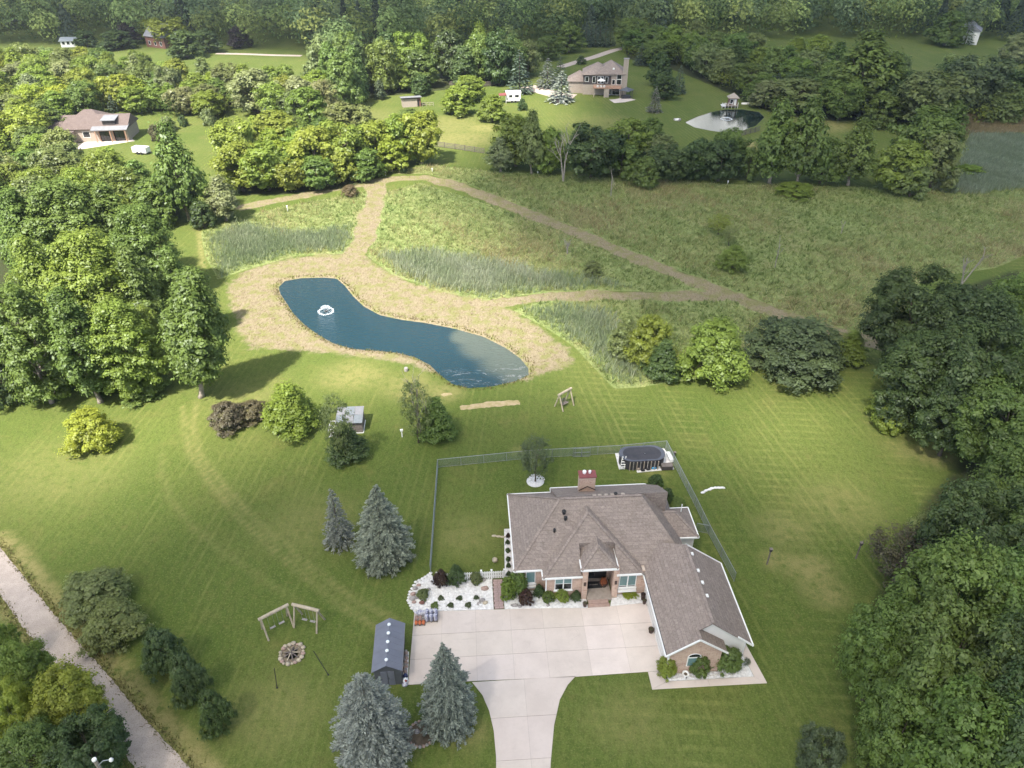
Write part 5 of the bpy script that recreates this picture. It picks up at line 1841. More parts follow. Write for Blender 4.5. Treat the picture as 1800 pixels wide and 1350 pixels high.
# sandy patches by the pond
for k, (pxs, lab) in enumerate([([(808, 714), (860, 706), (912, 703), (914, 711), (860, 716), (810, 721)], None), ([(775, 693), (792, 690), (795, 694), (778, 697)], None)]):
    c = gp(*pxs[0])
    ring = [(gp(*q).x - c.x, gp(*q).y - c.y) for q in pxs]
    ring = resample(ring + [ring[0]], 0.35, 0.10, 9)[:-1]
    o = MB().prism(ring, -0.02, 0.006).build('sand_patch', M['sand'])
    o.location = (c.x, c.y, 0)
    tag(o, kind='structure')

# fountain in the near pond, aerator in the far one
def fountain(label, px, py, r_, h_):
    p = gp(px, py, -0.16)
    t = thing('fountain', label, 'fountain', p)
    rr = np.random.default_rng(3)
    mb = MB()
    n = 380
    for k in range(n):
        a = rr.uniform(0, 2 * math.pi)
        u = rr.uniform(0, 1) ** 0.7
        R_ = r_ * rr.uniform(0.88, 1.04)
        x = R_ * u
        z = h_ * 4 * (0.18 + u * 0.82) * (1 - u) * 1.25
        s_ = 0.02 + 0.02 * rr.uniform()
        c = (x * math.cos(a), x * math.sin(a), max(0.0, z) + 0.02)
        b_ = len(mb.v)
        mb.v += [(c[0] - s_, c[1], c[2]), (c[0], c[1] - s_, c[2]), (c[0] + s_, c[1] + s_, c[2]), (c[0], c[1], c[2] + s_ * 1.8)]
        mb.f += [(b_, b_ + 1, b_ + 3), (b_ + 1, b_ + 2, b_ + 3), (b_ + 2, b_, b_ + 3), (b_, b_ + 2, b_ + 1)]
    d = mb.build('spray', M['foam'], t)
    d['kind'] = 'stuff'
    rg = MB()
    for k in range(130):
        a = rr.uniform(0, 2 * math.pi)
        q = r_ * rr.normal(1.0, 0.07)
        s_ = rr.uniform(0.04, 0.09)
        rg.blob((q * math.cos(a), q * math.sin(a), 0.0), (s_, s_, 0.035), k, 5, 0.2)
    d = rg.build('foam_ring', M['foam'], t)
    d['kind'] = 'stuff'
    MB().lathe([(0.28, -0.1), (0.28, 0.06), (0.08, 0.12)], 12).build('float', M['black'], t)


fountain('white water fountain spraying in the dark near pond', 573, 547, 1.1, 0.5)
fountain('small bubbling aerator in the far pond', 1277, 209, 1.5, 0.22)

# ------------------------------------------------------------------ far buildings
def hip_roof(mb, x0, x1, y0, y1, z, k, gable=False, thick=0.12):
    hy = (y1 - y0) / 2
    ym = (y0 + y1) / 2
    i = 0 if gable else min(hy, (x1 - x0) / 2 - 0.05)
    mb.prism([(x0, y0), (x1, y0), (x1 - i, ym), (x0 + i, ym)], z - thick, lambda x, y: z + k * (y - y0))
    mb.prism([(x0 + i, ym), (x1 - i, ym), (x1, y1), (x0, y1)], z - thick, lambda x, y: z + k * (y1 - y))
    if not gable:
        mb.prism([(x0, y0), (x0 + i, ym), (x0, y1)], z - thick, lambda x, y: z + k * hy / i * (x - x0))
        mb.prism([(x1, y0), (x1, y1), (x1 - i, ym)], z - thick, lambda x, y: z + k * hy / i * (x1 - x))


def flat_window(parent, x0, x1, z0, z1, y, glass='darkglass', frame='white', t=0.10):
    f = MB()
    f.quadbox(x0 - t, y - 0.05, z0 - t, x0, y - 0.002, z1 + t)
    f.quadbox(x1, y - 0.05, z0 - t, x1 + t, y - 0.002, z1 + t)
    f.quadbox(x0, y - 0.05, z1, x1, y - 0.002, z1 + t)
    f.quadbox(x0, y - 0.05, z0 - t, x1, y - 0.002, z0)
    o = f.build('window', M[frame], parent)
    MB().quadbox(x0, y - 0.03, z0, x1, y - 0.003, z1).build('pane', M[glass], o)


o_ = gp(1024, 166)
h2 = thing('lake_house', 'two-storey house with brown hip roof, tall chimney and deck beyond the meadow', 'house', o_, math.radians(-6))
MB().quadbox(0, 0, 0, 12.6, 8.5, 3.0).build('lower_wall', M['tan'], h2)
MB().quadbox(0.02, 0.02, 3.001, 8.6, 8.48, 5.9).build('upper_wall', M['darksiding'], h2)
MB().quadbox(8.601, 0.05, 3.001, 12.58, 8.48, 6.2).build('gable_wall', M['tan'], h2)
MB().quadbox(-4.6, 1.5, 0, -0.001, 8.0, 3.6).build('wing_wall', M['tan'], h2)
r_ = MB()
hip_roof(r_, -0.5, 9.0, -0.5, 9.0, 5.95, 0.62)
hip_roof(r_, 3.5, 13.1, -0.5, 9.4, 6.25, 0.66)
r2o = r_.build('roof', M['shingle'], h2)
r_ = MB()
hip_roof(r_, -5.1, 2.5, 1.0, 8.5, 3.62, 0.7)
r_.build('wing_roof', M['shingle'], h2)
MB().lathe([(0.35, 7.3), (0.3, 7.75)], 6, 9.2, 1.2).build('skylight', M['white'], r2o)
cho = MB().quadbox(12.1, -0.3, 0, 13.6, 0.7, 10.6).build('chimney', M['tan'], h2)
MB().quadbox(12.0, -0.4, 10.601, 13.7, 0.8, 10.8).build('chimney_cap', M['greystone'], cho)
for x0, x1, z0, z1, y in ((0.6, 1.6, 3.9, 5.2, 0.02), (2.9, 3.7, 3.6, 5.3, 0.02), (4.5, 5.2, 3.4, 5.4, 0.02), (5.5, 6.2, 3.4, 5.4, 0.02), (6.8, 7.6, 3.6, 5.3, 0.02), (10.4, 11.7, 4.8, 6.0, 0.05), (10.4, 11.7, 3.2, 4.6, 0.05), (9.0, 9.8, 3.2, 4.5, 0.05), (6.9, 8.8, 0.2, 2.5, 0.0), (9.3, 11.4, 0.2, 2.5, 0.0)):
    flat_window(h2, x0, x1, z0, z1, y)
MB().quadbox(3.2, -3.2, 2.55, 11.8, -0.002, 2.78).build('deck', M['deckwood'], h2)
for k in range(9):
    MB().quadbox(3.2 + 1.06 * k, -3.2, 2.781, 3.28 + 1.06 * k, -3.12, 3.7).build('baluster', M['deckwood'], h2)
MB().quadbox(3.2, -3.24, 3.701, 11.8, -3.08, 3.78).build('deck_rail', M['deckwood'], h2)
for x in (3.4, 6.6, 11.5):
    MB().quadbox(x, -3.1, 0, x + (0.25 if x != 6.6 else 1.6), -2.8, 2.549).build('deck_post', M['tan'], h2)
MB().lathe([(1.35, 4.6), (0.05, 5.2)], 8, 5.6, -1.6).build('parasol', M['siding'], h2)
MB().tube([(5.6, -1.6, 2.78), (5.6, -1.6, 5.0)], 0.04, 5).build('parasol_pole', M['white'], h2)
for k in range(3):
    MB().quadbox(4.2 + 1.0 * k, -2.4, 2.781, 4.9 + 1.0 * k, -1.9, 3.3).build('deck_chair', M['siding'], h2)
lane('far_patio', [(1075, 178), (1090, 177), (1108, 173)], 4.5, M['concrete'], 0.012)
gz_ = thing('gazebo', 'dark metal gazebo on the patio of the far two-storey house', 'gazebo', gp(1100, 172, 0.0), 0.1)
for x in (-1.6, 1.6):
    for y in (-1.4, 1.4):
        MB().quadbox(x - 0.07, y - 0.07, 0, x + 0.07, y + 0.07, 2.3).build('post', M['darksiding'], gz_)
MB().lathe([(2.5, 2.301), (1.2, 2.8), (0.1, 3.2)], 4).build('canopy', M['shedwall'], gz_)
MB().quadbox(-1.3, -1.1, 0, 1.3, 1.1, 0.7).build('hot_tub', M['dark'], gz_)

# brown-roofed house at left
o_ = gp(142, 250)
h3 = thing('ranch_house', 'long brown-roofed house with two open garage bays in the left wood', 'house', o_, math.radians(7))
L3 = 12.0
MB().quadbox(-9.5, 0, 0, L3, 8.5, 3.2).build('wall', M['tan'], h3)
r_ = MB()
hip_roof(r_, -10.5, L3 + 0.5, -0.5, 9.0, 3.3, 0.52, True)
hip_roof(r_, -4.5, 6.0, 4.0, 12.5, 3.5, 0.62)
r3 = r_.build('roof', M['shingle2'], h3)
r_ = MB()
r_.prism([(-4.4, -4.6), (-0.4, -4.6), (-0.4, 2), (-4.4, 2)], 2.9, lambda x, y: 3.0 + 0.55 * (2.0 - abs(x + 2.4)))
r_.build('entry_roof', M['shingle2'], h3)
MB().quadbox(-4.0, -4.2, 0, -0.8, -0.001, 2.89).build('entry_wall', M['tan'], h3)
r_ = MB()
r_.prism([(3.8, -1.6), (12.6, -1.6), (12.6, 1.4), (3.8, 1.4)], lambda x, y: 3.05 + 0.25 * (y + 1.6), lambda x, y: 3.25 + 0.25 * (y + 1.6))
r_.build('porch_roof', M['greyroof'], h3)
MB().quadbox(6.4, 0.6, 3.8, 9.4, 3.4, 5.0).build('dormer', M['darksiding'], h3)
r_ = MB()
r_.prism([(6.1, 0.2), (9.7, 0.2), (9.7, 4.4), (6.1, 4.4)], lambda x, y: 5.0 + 0.12 * (y - 0.2), lambda x, y: 5.15 + 0.12 * (y - 0.2))
r_.build('dormer_roof', M['greyroof'], h3)
for x in (5.2, 8.6):
    d = MB()
    d.quadbox(x - 0.2, -0.12, 0, x, -0.002, 2.8)
    d.quadbox(x + 2.6, -0.12, 0, x + 2.8, -0.002, 2.8)
    d.quadbox(x, -0.12, 2.6, x + 2.6, -0.002, 2.8)
    d = d.build('garage_bay', M['deckwood'], h3)
    MB().quadbox(x + 0.001, -0.05, 0.05, x + 2.599, -0.003, 2.6).build('opening', M['darkglass'], d)
flat_window(h3, 1.2, 2.8, 1.2, 2.5, 0.0)
for x in (4.6, 8.2, 11.9):
    MB().quadbox(x, -1.5, 0, x + 0.2, -1.3, 3.04).build('porch_post', M['deckwood'], h3)
tr = thing('white_trailer', 'white box trailer parked among the trees below the brown-roofed house', 'trailer', gp(250, 270), math.radians(-12))
MB().quadbox(-1.9, -0.9, 0.45, 1.9, 0.9, 1.7).build('body', M['white'], tr)
for x in (-0.5, 0.5):
    for y in (-1.02, 0.86):
        MB().tube([(x, y, 0.34), (x, y + 0.16, 0.34)], 0.34, 12).build('wheel', M['black'], tr)
MB().beam((1.9, 0, 0.5), (3.0, 0, 0.45), 0.12, 0.12).build('tow_bar', M['black'], tr)


def far_house(name, label, px, py, rz, wd, dp, ez, k, wall, roof_, gable=True):
    t = thing(name, label, 'house', gp(px, py), rz)
    MB().quadbox(-wd / 2, 0, 0, wd / 2, dp, ez).build('wall', M[wall], t)
    m_ = MB()
    hip_roof(m_, -wd / 2 - 0.4, wd / 2 + 0.4, -0.4, dp + 0.4, ez + 0.1, k, gable)
    m_.build('roof', M[roof_], t)
    g_ = MB()
    for x in (-wd / 2, wd / 2 - 0.2):
        b_ = len(g_.v)
        g_.v += [(x, 0, ez - 0.01), (x, dp, ez - 0.01), (x, dp / 2, ez + k * dp / 2), (x + 0.2, 0, ez - 0.01), (x + 0.2, dp, ez - 0.01), (x + 0.2, dp / 2, ez + k * dp / 2)]
        g_.f += [(b_, b_ + 2, b_ + 1), (b_ + 3, b_ + 4, b_ + 5), (b_, b_ + 1, b_ + 4, b_ + 3), (b_ + 1, b_ + 2, b_ + 5, b_ + 4), (b_ + 2, b_, b_ + 3, b_ + 5)]
    if gable:
        g_.build('gable', M[wall], t)
    for x in (-wd * 0.3, 0.0, wd * 0.3):
        flat_window(t, x - 0.5, x + 0.5, 1.0, 2.3, 0.0)
    return t


far_house('red_house', 'red brick house with grey gable roof half hidden by dark trees', 275, 84, math.radians(-28), 11, 9, 4.0, 0.9, 'redbrown', 'greyroof')
far_house('white_house', 'white-sided house seen between dark conifers on the far right slope', 1717, 76, math.radians(60), 10, 8, 5.0, 0.6, 'siding', 'greyroof')
far_house('grey_house', 'pale grey-roofed house at the top edge right of the centre', 1308, 22, math.radians(10), 14, 10, 3.5, 0.5, 'siding', 'greyroof')
far_house('pale_house', 'pale house at the top edge between dark spruces', 1376, 20, math.radians(-15), 10, 9, 4.0, 0.5, 'siding', 'metal')
far_house('small_barn', 'small white outbuilding in front of the dark wood at far left', 122, 83, math.radians(8), 6, 5, 2.2, 0.4, 'siding', 'metal')

# animal shelter and sheds on the far lawn
o_ = gp(727, 188)
as_ = thing('field_shelter', 'small tan field shelter with dark flat roof and red openings', 'shelter', o_, math.radians(14))
MB().quadbox(-3.2, 0, 0, 1.2, 3.0, 2.3).build('wall', M['tan'], as_)
MB().prism([(-3.6, -0.5), (2.6, -0.5), (2.6, 3.4), (-3.6, 3.4)], lambda x, y: 2.3 + 0.12 * (3 - y), lambda x, y: 2.42 + 0.12 * (3 - y)).build('roof', M['greyroof'], as_)
MB().quadbox(1.201, 0.1, 0, 2.3, 2.9, 2.29).build('stall', M['redbrown'], as_)
MB().quadbox(1.3, 0.04, 0.1, 1.75, 0.099, 2.0).build('opening', M['black'], as_)
for k in range(4):
    MB().quadbox(2.6 + 1.1 * k, -0.4, 0, 2.68 + 1.1 * k, -0.32, 1.2).build('rail_post', M['tan'], as_)
for z in (0.5, 1.0):
    MB().quadbox(2.6, -0.31, z, 5.98, -0.27, z + 0.1).build('rail', M['tan'], as_)
o_ = gp(897, 181)
cmp_ = thing('camper', 'white camper with red awning parked by the far round tree', 'camper', o_, math.radians(6))
MB().quadbox(-1.2, 0, 0.5, 3.2, 2.3, 2.7).build('body', M['siding'], cmp_)
MB().prism([(-1.3, -0.1), (3.3, -0.1), (3.3, 2.4), (-1.3, 2.4)], 2.701, lambda x, y: 3.25 - 0.1 * abs(y - 1.1)).build('roof', M['siding'], cmp_)
MB().prism([(-3.4, -0.8), (-1.21, -0.8), (-1.21, 1.8), (-3.4, 1.8)], 2.3, lambda x, y: 2.4 + 0.1 * (x + 3.4)).build('awning', M['redcap'], cmp_)
for x in (-3.3, -1.4):
    MB().quadbox(x, -0.7, 0, x + 0.08, -0.62, 2.29).build('awning_post', M['white'], cmp_)
for x in (0.5, 1.6):
    MB().tube([(x, -0.02, 0.35), (x, 0.2, 0.35)], 0.35, 12).build('wheel', M['black'], cmp_)
flat_window(cmp_, -0.4, 0.6, 1.6, 2.3, 0.0)
flat_window(cmp_, 1.4, 2.6, 1.6, 2.3, 0.0)
o_ = gp(985, 182)
us = thing('utility_shed', 'low dark shed with white door panel under the pale spruce', 'shed', o_, math.radians(5))
MB().quadbox(-2.2, 0, 0, 1.6, 2.5, 1.5).build('wall', M['darksiding'], us)
MB().prism([(-2.5, -0.3), (1.9, -0.3), (1.9, 2.8), (-2.5, 2.8)], 1.501, lambda x, y: 1.7 + 0.3 * (1.6 - abs(y - 1.25))).build('roof', M['metal'], us)
MB().quadbox(-0.4, -0.06, 0.05, 1.2, -0.002, 1.1).build('door', M['white'], us)
# boathouse and dock at the far pond
o_ = gp(1286, 189)
bh = thing('boathouse', 'small reddish boathouse with a white deck over the far pond', 'boathouse', o_, math.radians(-4))
MB().quadbox(-2.0, -0.8, 0.55, 1.7, 2.2, 0.75).build('deck', M['tan'], bh)
MB().quadbox(-3.2, -1.4, 0.55, -2.001, 0.8, 0.74).build('side_deck', M['siding'], bh)
for x in (-3.1, -2.2, -1.2, -0.2, 0.8, 1.5):
    MB().quadbox(x, -1.35 if x < -2 else -0.75, -0.35, x + 0.12, -1.2 if x < -2 else -0.6, 1.6).build('deck_post', M['siding'], bh)
MB().quadbox(-3.2, -1.42, 1.3, -2.0, -1.36, 1.4).build('deck_rail', M['siding'], bh)
MB().quadbox(-1.0, -0.2, 0.751, 1.4, 2.0, 2.7).build('cabin', M['redbrown'], bh)
r_ = MB()
hip_roof(r_, -1.4, 1.8, -0.6, 2.4, 2.75, 0.8)
r_.build('roof', M['tan'], bh)
flat_window(bh, -0.7, 0.1, 1.2, 2.3, -0.2)
MB().quadbox(0.4, -0.25, 0.76, 1.1, -0.202, 2.4).build('door', M['siding'], bh)
for px, py, lab, s_ in ((1192, 212, 'pale rock pile at the left tip of the far pond', 1), (1312, 183, 'pale upturned rowboat on the grass right of the boathouse', 0)):
    if s_:
        t = thing('rock_pile', lab, 'rock pile', gp(px, py))
        for k in range(8):
            MB().blob((random.uniform(-.9, .9), random.uniform(-.6, .6), 0.25), (0.45, 0.4, 0.35), k + 700, 7).build('rock', M['greystone' if k % 2 else 'siding'], t)
    else:
        t = thing('rowboat', lab, 'boat', gp(px, py), 0.2)
        mb = MB()
        n_ = 9
        for k in range(n_):
            u = k / (n_ - 1) * 2 - 1
            wd = 0.6 * (1 - u ** 4) + 0.03
            mb.v += [(u * 1.7, -wd, 0.05), (u * 1.7, -wd * 0.7, 0.42), (u * 1.7, 0, 0.5), (u * 1.7, wd * 0.7, 0.42), (u * 1.7, wd, 0.05)]
        for k in range(n_ - 1):
            for j in range(4):
                mb.f.append((k * 5 + j, k * 5 + j + 1, k * 5 + j + 6, k * 5 + j + 5))
        mb.build('hull', M['siding'], t, True)
        MB().beam((-1.6, 0, 0.5), (1.6, 0, 0.5), 0.06, 0.06).build('keel', M['greystone'], t)


# board fences in the distance
def board_fence(label, px, h=1.25, step=2.4, boards=4):
    pts = [gp(*p) for p in px]
    f = thing('board_fence', label, 'fence', pts[0])
    o = pts[0].copy()
    for i in range(len(pts) - 1):
        a, b = pts[i] - o, pts[i + 1] - o
        n = max(1, round((b - a).length / step))
        for k in range(n):
            p, q = a.lerp(b, k / n), a.lerp(b, (k + 1) / n)
            MB().quadbox(p.x - 0.08, p.y - 0.08, 0, p.x + 0.08, p.y + 0.08, h + 0.1).build('post', M['darksiding'], f)
            for j in range(boards):
                z = 0.2 + (h - 0.25) * j / (boards - 1)
                MB().beam((p.x, p.y - 0.1, z), (q.x, q.y - 0.1, z), 0.04, 0.15).build('board', M['greywood'], f)


board_fence('dark board fence below the dry far field', [(763, 257), (800, 262), (852, 270)])
board_fence('dark board fence between far pond and the dry strip', [(1285, 243), (1310, 237), (1335, 230)])
board_fence('dark board fence along the left end of the far lawn', [(560, 172), (590, 168), (625, 164)])
board_fence('weathered rail fence left of the far spruces', [(790, 150), (830, 152), (865, 150), (880, 148)])

# utility pole at the lower left
up = gp(166, 1336, 8.0)
ut = thing('utility_pole', 'grey utility pole with lamp arm at the bottom left corner', 'utility pole', (up.x, up.y, 0))
MB().tube([(0, 0, 0), (0, 0, 8.0)], [0.16, 0.12], 9).build('pole', M['palebark'], ut)
MB().lathe([(0.15, 8.001), (0.14, 8.12), (0.03, 8.15)], 9).build('cap', M['siding'], ut)
MB().tube([(0.1, -0.05, 7.45), (0.45, 0.05, 7.8), (0.85, 0.1, 7.85)], 0.035, 6).build('lamp_arm', M['metal'], ut)
MB().lathe([(0.12, 7.72), (0.14, 7.80), (0.09, 7.92), (0.03, 7.96)], 12, 0.95, 0.12).build('lamp_head', M['siding'], ut, True)
MB().lathe([(0.08, 6.9), (0.10, 7.1), (0.03, 7.2)], 8, 0.75, -0.3).build('insulator', M['foam'], ut)
MB().beam((0, -0.1, 7.0), (0.8, -0.3, 7.0), 0.09, 0.09).build('cross_arm', M['greywood'], ut)

# ------------------------------------------------------------------ single trees and shrubs
T1 = 'white-trunked tall tree standing alone at the edge of the left wood, casting a shadow'
p = gp(354, 698)
o = plant('pop1', (p.x, p.y), 4.6, 19.5, 'G', T1, lean=(0.0, math.radians(10)))
tree('round', 168, 806, 728, 86, 'Y', 'bright yellow-green bushy shrub alone on the left lawn', name='shrub', cat='shrub', leaf='foliage')
tree('shrub', 403, 768, 713, 66, 'K', 'larger of two brownish-purple bushes on the left lawn', name='shrub', cat='shrub', leaf='foliage')
tree('shrub', 446, 748, 708, 54, 'K', 'smaller brownish-purple bush behind its larger twin on the left lawn', name='shrub', cat='shrub', leaf='foliage')
tree('cone', 517, 779, 670, 92, 'B', 'bright green bushy tree left of the coop')
tree('cone', 611, 823, 742, 72, 'D', 'dark green bushy tree in front of the coop')
tree('airy', 604, 816, 690, 60, 'O', 'sparse pale tree rising behind the coop front tree')
tree('cone', 769, 786, 696, 66, 'G', 'dense green tree paired with a half-bare one below the pond')
tree('airy', 736, 778, 664, 60, 'O', 'half-bare grey-green tree left of the dense green tree below the pond')
tree('airy', 941, 846, 768, 64, 'T', 'slender grey-green tree in the white gravel circle behind the house')
tree('spruce1', 677, 1018, 850, 118, 'blue', 'large blue spruce on the lawn left of the fenced yard', name='spruce_tree', leaf='needles')
tree('spruce2', 599, 972, 857, 62, 'grey', 'thin greyish spruce beside the large blue spruce', name='spruce_tree', leaf='needles')
tree('spruce0', 662, 1382, 1182, 146, 'blue', 'broad blue spruce at the bottom in front of the grey shed', name='spruce_tree', leaf='needles')
tree('spruce3', 790, 1306, 1130, 104, 'blue', 'blue-green spruce beside the curve of the driveway', name='spruce_tree', leaf='needles')
tree('shrub', 175, 1098, 1008, 120, 'O', 'big olive-green bush by the gravel road, farther of two', name='shrub', cat='shrub', leaf='foliage')
tree('shrub', 208, 1150, 1066, 106, 'O', 'big olive-green bush by the gravel road, nearer of two', name='shrub', cat='shrub', leaf='foliage')
tree('shrub', 300, 1198, 1120, 72, (0.095, 0.140, 0.046), 'dark green round bush, farthest of three by the gravel road', name='shrub', cat='shrub', leaf='foliage')
tree('shrub', 341, 1246, 1169, 63, (0.110, 0.158, 0.062), 'round bush, middle of three by the gravel road', name='shrub', cat='shrub', leaf='foliage')
tree('shrub', 386, 1300, 1231, 58, (0.100, 0.148, 0.044), 'dark round bush, nearest of three by the gravel road', name='shrub', cat='shrub', leaf='foliage')
tree('cone', 1095, 640, 548, 54, 'O', 'slim olive tree at the left of the row by the reeds')
tree('round', 1140, 655, 566, 84, 'V', 'yellowish rounded tree in the row between reeds and lawn')
tree('cone', 1163, 678, 594, 62, 'D', 'small dark green tree with pale stem in front of the yellowish tree')
tree('round', 1247, 690, 576, 118, 'B', 'bright green dense round tree at the lower edge of the reeds')
tree('round', 1395, 692, 570, 170, 'T', 'wide grey-green rounded tree at the lower edge of the reeds')
tree('cone', 1490, 648, 580, 60, 'B', 'light green narrow tree right of the wide grey-green one')
tree('shrub', 1560, 770, 704, 76, 'V', 'yellow-green shrub on the lawn at the foot of the dark right wood', name='shrub', cat='shrub', leaf='foliage')
tree('shrub', 1285, 482, 438, 52, 'B', 'round green bush in the open right meadow', name='shrub', cat='shrub', leaf='foliage')
tree('airy', 1262, 412, 376, 44, 'V', 'small yellowish sapling in the right meadow above the round bush')
tree('airy', 1280, 432, 396, 32, 'O', 'sparse sapling between the round bush and yellowish sapling')
tree('shrub', 1040, 490, 462, 34, 'O', 'low bush near the middle of the triangular meadow', name='shrub', cat='shrub', leaf='foliage')
tree('shrub', 1395, 352, 326, 70, 'B', 'low spreading bush in front of the right tree belt', name='shrub', cat='shrub', leaf='foliage')
tree('shrub', 1583, 505, 482, 24, 'B', 'small bush near the edge of the right wood in the meadow', name='shrub', cat='shrub', leaf='foliage')
tree('shrub', 617, 349, 328, 28, 'N', 'small rusty bush beside the fork of the mown path', name='shrub', cat='shrub', leaf='foliage')
tree('shrub', 710, 306, 285, 14, 'D', 'tiny dark sapling at the bend of the mown path', name='shrub', cat='shrub', leaf='foliage')


def tree_c(form, cx, cy, wpx, h, col, label, group=None, **kw):
    """tree whose crown centre is seen at (cx, cy)"""
    p = gp(cx, cy, h * 0.58)
    return plant(form, p, wpx / 2 * depth(p) / FPX, h, col, label, group, **kw)


# right-hand wood, near
NEAR_R = [(1612, 560, 170, 15, 'D', 'oak1'), (1700, 585, 180, 15, 'D', 'oak0'), (1785, 560, 150, 15, 'G', 'oak2'), (1625, 655, 165, 13, 'D', 'oak2'), (1720, 670, 190, 15, 'D', 'oak1'), (1800, 690, 150, 15, 'G', 'oak0'),
          (1685, 722, 130, 11, 'D', 'oak0'), (1770, 740, 180, 13, 'G', 'oak1'), (1648, 945, 105, 7, 'O', 'oak2'), (1738, 920, 150, 10, 'G', 'oak0'), (1795, 860, 160, 13, 'G', 'oak2'),
          (1720, 965, 190, 14, 'D', 'oak1'), (1800, 985, 170, 14, 'G', 'oak0'), (1675, 1075, 215, 16, 'G', 'oak2'), (1785, 1100, 200, 16, 'G', 'oak1'), (1560, 1140, 150, 12, 'G', 'oak0'), (1660, 1195, 200, 15, 'G', 'oak1'),
          (1770, 1215, 210, 16, 'D', 'oak2'), (1590, 1285, 150, 11, 'G', 'oak2'), (1690, 1320, 220, 15, 'G', 'oak0'), (1800, 1330, 200, 16, 'D', 'oak1'), (1440, 1335, 80, 7, 'T', 'oak1')]
RORD = ['by the end of the mown path', 'behind its outer row', 'at the frame edge above the lawn bay', 'beside the dead grey branches', 'in its dense middle', 'at the frame edge beside the lawn bay', 'directly behind the yellow-green shrub',
        'just above the lawn bay', 'olive and brownish at the lower side of the lawn bay', 'on the lower side of the lawn bay', 'at the frame edge below the lawn bay', 'behind the brown bare tree', 'at the frame edge level with the birdhouse posts',
        'with the brightest crown level with the garage', 'at the frame edge level with the garage', 'reaching farthest over the lawn toward the garage', 'behind the branch that reaches over the lawn', 'at the frame edge level with the driveway apron',
        'low over the lawn near the bottom', 'at the bottom edge, broad', 'in the bottom right corner', 'small and isolated at the bottom edge of the lawn']
for (cx, cy, wd, h, cl, fm), od in zip(NEAR_R, RORD):
    tree_c(fm, cx, cy, wd, h, cl, 'broad tree of right wood, ' + od)
tree_c('airy', 1590, 975, 125, 7, (0.10, 0.085, 0.055), 'brownish half-bare tree at the edge of the right wood behind a birdhouse post')

# left wood, near: tall poplars
NEAR_L = [(45, 410, 120, 19, 'G', 'pop0'), (120, 400, 150, 19, 'G', 'pop2'), (200, 395, 120, 18, 'G', 'pop0'), (255, 430, 110, 16, 'G', 'pop2'), (70, 500, 120, 19, 'B', 'pop1'), (165, 500, 150, 19, 'B', 'pop2'), (240, 510, 105, 17, 'G', 'pop1'),
          (40, 590, 130, 17, 'G', 'pop2'), (130, 590, 120, 17, 'G', 'pop1'), (215, 600, 115, 14, 'B', 'pop2'), (265, 590, 80, 12, 'B', 'pop1'), (310, 500, 80, 15, 'G', 'pop0')]
LORD = ['at the frame edge in the back row', 'second from the frame edge in the back row', 'third from the frame edge in the back row', 'at the right end of the back row', 'brightest at the left of the middle row', 'brightest in the centre of the group', 'at the right end of the middle row',
        'at the frame edge in the front row', 'above the leaning bare trunk in front', 'with the bright lower crown in front', 'beside the gap before the white-trunked tree', 'behind the white-trunked tree']
for (cx, cy, wd, h, cl, fm), od in zip(NEAR_L, LORD):
    tree_c(fm, cx, cy, wd, h, cl, 'tall poplar of the left wood, ' + od)
for px, yb, yt, wd, cl, lab in [(255, 712, 660, 80, 'G', 'leafy shrub at the foot of the left wood next to the lone white-trunked tree'), (195, 695, 650, 70, 'D', 'dark shrub in the middle of the foot of the left wood'), (135, 690, 640, 70, 'D', 'dark shrub under the leaning bare trunk of the left wood'), (18, 725, 625, 84, 'D', 'dark round bush at the left frame edge above the lawn'), (60, 668, 630, 50, 'D', 'low dark bush in the shade between frame-edge bush and poplars')]:
    tree('shrub', px, yb, yt, wd, cl, lab, name='shrub', cat='shrub', leaf='foliage')

# bottom-left corner
for cx, cy, wd, h, cl, fm, lab in [(118, 1235, 130, 8, 'Y', 'oak0', 'yellow-green tree beside the gravel road at the lower left'), (38, 1185, 105, 8, 'B', 'oak2', 'mid green tree at the left edge across the gravel road'), (158, 1322, 130, 7, 'D', 'oak1', 'dark green tree behind the utility pole lamp'),
                                  (20, 1262, 90, 8, 'Y', 'oak1', 'yellowish tree at the left edge below the mid green one'), (60, 1330, 120, 8, 'G', 'oak2', 'green tree in the bottom left corner'), (0, 1130, 60, 5, 'B', 'oak0', 'small bright tree at the left edge where the road leaves the picture')]:
    tree_c(fm, cx, cy, wd, h, cl, lab)

